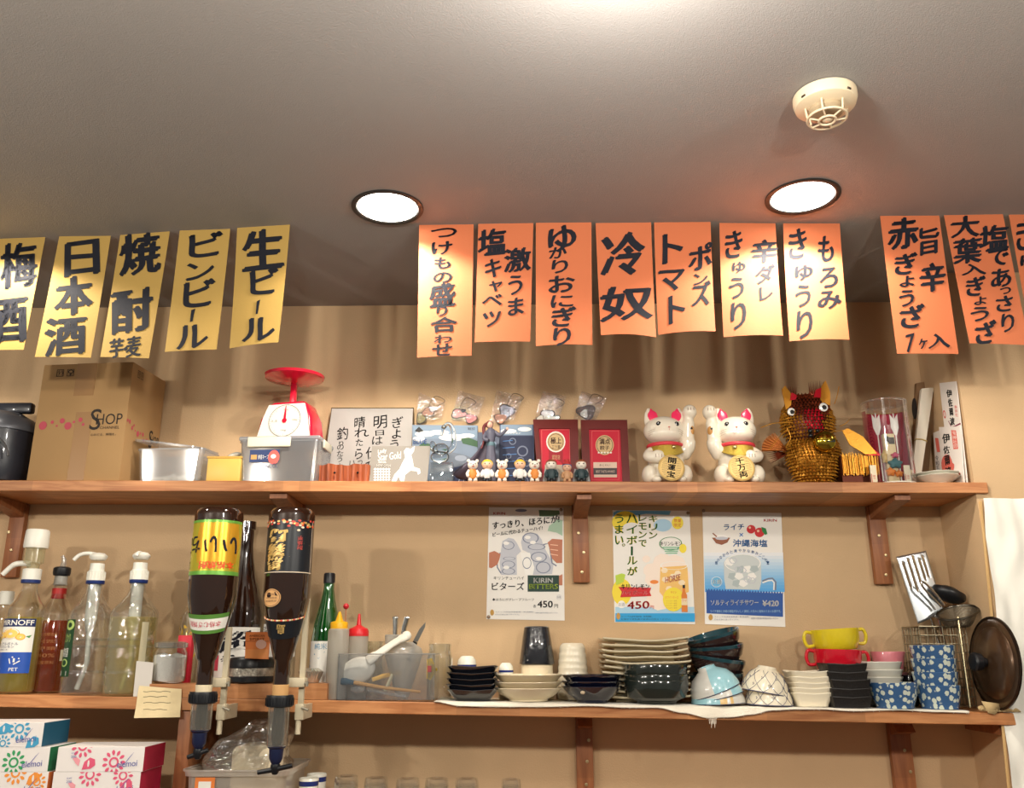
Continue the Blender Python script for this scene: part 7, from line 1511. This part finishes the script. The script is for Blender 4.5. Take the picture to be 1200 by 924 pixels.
# ladle
c = U(*C10(490, 305), -.085); t = thing('black_ladle', 'black ladle with steel loop resting on the basket', 'ladle', c)
mb = MB(); mb.ell(c, (.041, .030, .022), 0, 28, 16, RY(R(22)), lambda d: 1 if d.z < .5 else .8); obj('bowl', mb, BLKP, t, world=True)
mb = MB(); P_ = [U(*C10(a_, b_), -.100) for a_, b_ in ((470,362),(430,310),(385,262),(362,250),(368,275),(410,320),(455,368))]; mb.tube(smooth(P_), .0028, 8); obj('loop_handle', mb, STL, t, world=True)
# round strainer rim
c = U(*C10(530, 395), -.118); t = thing('mesh_strainer', 'round dark mesh strainer resting on the basket, seen from below', 'strainer', c)
mb = MB(); mb.tube([c+Vector((.049*math.cos(a_), .036*math.sin(a_), .012*math.cos(a_)+.014*math.sin(a_))) for a_ in [2*PI*i/40 for i in range(40)]], .0028, 8, closed=True); obj('rim', mb, M_('dark_steel', (90, 84, 74), .3, .9), t, world=True)
def meshmat():
    m = mat('strainer_mesh', (120, 112, 96), .4, .8); nt = m.node_tree; b = nt.nodes['Principled BSDF']; tc = nt.nodes.new('ShaderNodeTexCoord'); ch = nt.nodes.new('ShaderNodeTexChecker'); ch.inputs['Scale'].default_value = 500; nt.links.new(tc.outputs['Object'], ch.inputs['Vector'])
    mr_ = nt.nodes.new('ShaderNodeMapRange'); mr_.inputs['To Min'].default_value = .45; nt.links.new(ch.outputs['Fac'], mr_.inputs['Value']); nt.links.new(mr_.outputs[0], b.inputs['Alpha']); return m
mb = MB(); mb.grid(lambda u, v: c+Vector((.048*(1-v*.55)*math.cos(2*PI*u), .035*(1-v*.55)*math.sin(2*PI*u), (.012*math.cos(2*PI*u)+.014*math.sin(2*PI*u))*(1-v)-.034*math.sin(v*PI/2))), 40, 10); mb.ell(c+Vector((0, 0, -.033)), (.0225, .016, .003), 0, 20, 6); obj('mesh_bowl', mb, meshmat(), t, world=True)
mb = MB(); mb.tube([c+Vector((-.045, .005, -.008)), c+Vector((-.02, .04, -.08)), c+Vector((-.015, .05, -.12))], .003, 8); obj('handle', mb, STL, t, world=True)
# pan lid
c = U(*C10(655, 640), -.135); t = thing('pan_lid', 'large dark brown pan lid with black knob leaning by the wall corner', 'lid', c); t.location = c
LIDM = M_('lid_brown', (84, 62, 44), .28, .6, coat=.4); rl = .100
o = obj('disc', MB().lathe([(rl, 0), (rl+.002, .002), (rl, .004), (rl*.93, .006), (rl*.80, .005), (rl*.74, .012), (rl*.4, .020), (0, .023)], 56), LIDM, t)
rb2 = obj('rim', MB().lathe([(rl-.003, -.001), (rl+.0025, .001), (rl+.0025, .0045), (rl-.002, .0065)], 56, cap0=False, cap1=False), M_('lid_rim', (60, 48, 40), .25, .8), t)
kn = obj('knob', MB().lathe([(.010, .023), (.011, .030), (.019, .036), (.021, .050), (.017, .054), (0, .055)], 28), BLKP, t)
nrm = Vector((-.995, -.05, .06)).normalized(); t.rotation_euler = nrm.to_track_quat('Z', 'Y').to_euler(); t.location = Vector((NX1-.016, -.199, lowz(NX1)+CL+rl*1.02))
# crumpled brown paper at the end
PB = M_('kraft_paper', (190, 164, 118), .85, bump=.5, bscale=40)
p = U(1172, 830, -.150); t = thing('crumpled_paper', 'crumpled tan paper wad lying at the right end of the lower shelf', 'paper', (p.x, -.15, lowz(p.x)))
mb = MB(); zc_ = lowz(p.x)
def crf(u, v): x = U(1146, 830, -.2).x+(U(1193, 830, -.2).x-U(1146, 830, -.2).x)*u; return Vector((x, -.197-.012*v*0-.006*math.sin(v*3) if False else FY-.0035-.012*(1-v), lowz(x)+.002+.014*abs(noise.noise(Vector((u*5, v*4, 3))))+.004*v))
mb.grid(crf, 24, 10, 0, False); o = obj('sheet', mb, PB, t, world=True); o.modifiers.new('s', 'SOLIDIFY').thickness = .001
mb = MB(); q0 = U(1160, 836, -.208); mb.add([U(1150, 822, -.2065), U(1178, 826, -.2065), U(1166, 838, -.212), U(1158, 836, -.211)], [(0,1,2,3)], 0, False); o = obj('corner', mb, PB, t, world=True); o.modifiers.new('s', 'SOLIDIFY').thickness = .0008
# ================= below the lower shelf =================
TB = M_('tissue_white', (236, 230, 226), .5)
CB3 = crop(0, 820, 5)
def tissue(px0, px1, pt_, Yf, lab, side, col, seed, zi, drop=.0):
    a = U(px0, pt_, Yf); b = U(px1, pt_, Yf); w_ = .184; x1 = b.x; x0 = x1-w_; h = TH; z0 = CZ+.0006+zi*(TH+.0008)
    t = thing('tissue_box', lab, 'tissue box', ((x0+x1)/2, Yf, z0), 0, 'stacked tissue boxes'); D_ = .112
    mb = MB(); mb.box(-w_/2, w_/2, .0, D_, 0, h, 0); mb.box(w_/2-.0002, w_/2+.0004, .0006, D_, .0004, h-.0004, 1); mb.box(-w_/2, w_/2, .001, D_, h, h+.0003, 0); obj('carton', mb, [TB, side], t)
    rnd_ = random.Random(seed); mb = MB(); fn = lambda a_, b_: Vector(((a_-.5)*w_, -.0006, (1-b_)*h)); c2 = lambda o_: (lambda a_, b_: Vector(((a_-.5)*w_, -o_, (1-b_)*h)))
    asp = w_/h
    def flower(cx, cy, r, mi, o_=.0006, n=11, ri=.42):
        for i in range(n):
            an = 2*PI*i/n; p_ = []
            for j in range(9): tt = j/8; rr = r*(ri+.10+(1-ri-.10)*tt); wd = .17*math.sin(PI*tt)**.8; p_.append((cx+rr*math.cos(an+wd)/asp, cy+rr*math.sin(an+wd)))
            for j in range(7, 0, -1): tt = j/8; rr = r*(ri+.10+(1-ri-.10)*tt); wd = .17*math.sin(PI*tt)**.8; p_.append((cx+rr*math.cos(an-wd)/asp, cy+rr*math.sin(an-wd)))
            p_ = [(min(max(q0, 0), 1), min(max(q1, 0), 1)) for q0, q1 in p_]; polyp(mb, p_, c2(o_), mi)
        ellp(mb, cx, cy, r*ri/asp, r*ri, lambda a_, b_: c2(o_)(min(max(a_, 0), 1), min(max(b_, 0), 1)), mi, 20, 0, .62)
    fl = {0: [(.66,.62,.52),(.28,-.05,.5)], 1: [(.42,.1,.5),(.80,.15,.45)], 2: [(.60,.62,.52),(.30,.2,.35)], 3: [(.62,.02,.5),(.88,.4,.4)], 4: [(.30,.3,.5),(.72,.25,.5),(.55,.85,.35)]}[seed]
    for cx, cy, r in fl: flower(cx, cy, r, 0)
    for cx, cy in {0: [(.38,.62)], 1: [(.85,.5)], 2: [(.35,.6)], 3: [(.84,.2)], 4: [(.9,.75),(.55,.2)]}[seed]:
        polyp(mb, [(cx-.08, cy+.30), (cx-.06, cy-.02), (cx+.0, cy-.20), (cx+.06, cy-.12), (cx+.07, cy+.12), (cx+.02, cy+.26)], c2(.0007), 0); ellp(mb, cx-.01, cy+.05, .012, .14, c2(.0009), 2, 12)
    polyp(mb, [(.18,.45),(.22,.40),(.27,.52),(.26,.78),(.22,.66)], c2(.0007), 1)
    stamp(mb, 'elemoi', .70, .55, .93, .80, c2(.0012), 3, skew=.25); linep(mb, [(.74,.80),(.80,.62),(.84,.40),(.88,.22)], [.002,.008,.008,.002], c2(.0012), 3); stamp(mb, 'SOFT', .16, .22, .22, .28, c2(.0011), 3); stamp(mb, '200', .16, .34, .22, .44, c2(.0011), 3)
    obj('print', mb, [col[0], col[1], TB, M_('tissue_script', (90, 96, 170), .5)], t)
TH = (zof(100, 876, -.30)-zof(100, 907, -.30))
PK = (M_('tis_pink', (226, 92, 124), .5), M_('tis_palepink', (240, 160, 170), .5)); GN = (M_('tis_green', (60, 160, 100), .5), M_('tis_palegreen', (150, 200, 160), .5)); BU = (M_('tis_blue', (70, 160, 200), .5), M_('tis_paleblue', (140, 200, 226), .5)); OG = (M_('tis_orange', (240, 150, 60), .5), M_('tis_paleorange', (246, 200, 150), .5))
SPK = M_('side_crimson', (176, 36, 66), .5, var=.1, vscale=30); SGN = M_('side_green', (30, 110, 70), .5); SBU = M_('side_teal', (26, 84, 110), .5); SOR = M_('side_orange', (206, 110, 50), .5)
YF = -.312; nz = int(round((zof(100, 907, -.30)-CZ)/TH))
zt4 = zof(100, 876, YF)
n4 = 3; TH = (zt4-CZ-.003)/n4 if False else TH
nlev = max(1, int(round((zt4-CZ)/(TH+.0008)))); TH = (zt4-CZ)/nlev-.0008
tissue(60, 170, 876, YF, 'pink tissue box on top of the right-hand stack', SPK, PK, 0, nlev-1)
tissue(60, 165, 907, YF, 'pink tissue box just below the topmost pink one', SPK, PK, 1, nlev-2)
tissue(0, 59, 877, YF, 'green-flowered tissue box between the blue and the orange ones', SGN, GN, 2, nlev-1)
tissue(0, 57, 907, YF, 'orange-flowered tissue box below the green one', SOR, OG, 3, nlev-2)
tissue(0, 52, 848, YF, 'blue tissue box topmost of the left-hand stack', SBU, BU, 4, nlev)
for l in range(nlev-2):
    tissue(60, 165, 907, YF, 'pink tissue box lowest of the right-hand stack, under the frame' if l == 0 else 'pink tissue box second lowest of the right-hand stack', SPK, PK, 0, l)
    tissue(0, 57, 907, YF, 'green tissue box lowest of the left-hand stack, under the frame' if l == 0 else 'green tissue box second lowest of the left-hand stack', SGN, GN, 2, l)
# container with bagged flour
Y = -.15; a = U(232, 905, Y); b = U(352, 905, Y); k3 = mpp(Y, 900); Hc = zof(290, 898, Y)-CZ
t = thing('storage_container', 'large milky lidded container holding a clear bag, under the hanging bottles', 'container', ((a.x+b.x)/2, Y, CZ+.0006))
mb = MB(); tub(0, 0, 0, 104*k3, 112*k3, .20, Hc, mb, r=.02); obj('tub', mb, clear('tub_milky', (240,240,236), .10, .15, .5, (240,234,222)), t)
mb = MB(); tub(0, 0, Hc-.010, 118*k3, 120*k3, .215, .013, mb, r=.024); obj('rim', mb, clear('rim_milky', (240,240,236), .2, .15, .5, (246,240,230)), t)
mb = MB(); mb.box(-44*k3, -22*k3, -.1042, -.1030, Hc-.055, Hc-.012); mb.box(-40*k3, -26*k3, -.1046, -.1041, Hc-.040, Hc-.020, 1); obj('label', mb, [M_('card_orange', (0,0,0)), M_('label_white', (0,0,0))], t)
mb = MB(); mb.box(-.03*1, .078, -.06, .06, .01, Hc+.045, bev=.014, seg=3, M=RZ(R(4))); mb.v = [v+Vector((.004*noise.noise(v*30), 0, .006*noise.noise(v*22+Vector((3,0,0))))) for v in mb.v]; o = obj('flour_block', mb, M_('flour', (240, 226, 196), .9, bump=.4, bscale=60)); o.location = t.location; tag(o, 'cream block of flour inside the clear bag in the milky container', 'flour')
mb = MB()
def bagf(u, v):
    a_ = 2*PI*u; n_ = noise.noise(Vector((math.cos(a_)*2.2, math.sin(a_)*2.2, v*4)))
    rx = .100*(1-.55*v**2); ry = .080*(1-.6*v**2); sh_ = .045*v*v
    z = -.02+.150*v
    return ((rx*(1+.18*n_))*math.cos(a_)+sh_-.012, ry*(1+.18*n_)*math.sin(a_), Hc+z*(.75+.10*math.cos(a_))+.012*n_)
mb.grid(bagf, 60, 26); mb.ell((.035, 0, Hc+.090), (.045, .03, .012), 0, 20, 10); o = obj('plastic_bag', mb, clear('bag_film', (236,236,232), .16, .08, .10, (216,210,200), wob=45)); o.location = t.location; tag(o, 'crinkled clear plastic bag around the flour block', 'bag')
# blue-white cups
for i, (px_, Yc, pt_, lab) in enumerate(((362, -.150, 912, 'blue-rimmed white cup at the bottom edge, the nearer of two'), (371, -.105, 907, 'blue-rimmed white cup at the bottom edge, the farther of two'))):
    x = U(px_, 915, Yc).x; h = zof(px_, pt_, Yc)-CZ-.0006; t = thing('paper_cup', lab, 'cup', (x, Yc, CZ+.0006), 0, 'blue-rimmed white cups'); r = 11.5*mpp(Yc, 900)
    o = obj('cup', MB().lathe([(r*.8, 0), (r, h-.001), (r*.97, h), (r*.92, h-.001), (r*.72, .003), (0, .003)], 32), PORC, t); obj('band', MB().lathe([(r*.985, h*.86), (r*1.004, h*.95)], 32, cap0=False, cap1=False), BND, t)
# upturned tumblers
gl = None; gp = [(406, 909), (441, 911), (478, 912), (512, 912), (547, 912), (599, 913)]
labs = ['leftmost', 'second from left', 'third from left', 'third from right', 'second from right', 'rightmost, set apart,']
for i, (px_, pt_) in enumerate(gp):
    Yc = -.12; x = U(px_, 915, Yc).x; h = zof(px_, pt_, Yc)-CZ-.0006; r = (15 if i < 5 else 12.5)*mpp(Yc, 900)
    if gl is None:
        gl = thing('glass_tumbler', '', 'glass', (0,0,0)); obj('glass', MB().lathe([(r*1.05, 0), (r*.93, h*.9), (r*.85, h-.001), (r*.6, h), (r*.5, h-.003), (0, h-.004)], 36), clear('tumbler_glass', (240,244,242), .05, .03, .03), gl)
        obj('inner_wall', MB().lathe([(r*.98, .001), (r*.86, h*.85), (r*.6, h*.88), (0, h*.88)], 36, cap0=False), clear('tumbler_glass'), gl); o = gl
    else: o = copy_tree(gl)
    o.location = (x, Yc, CZ+.0006); o.scale = (r/(15*mpp(-.12, 900)),)*2+(h/(zof(406, 909, -.12)-CZ-.0006),); o['label'] = '%s of the upturned glass tumblers along the bottom edge' % labs[i]; o['group'] = 'upturned glass tumblers'
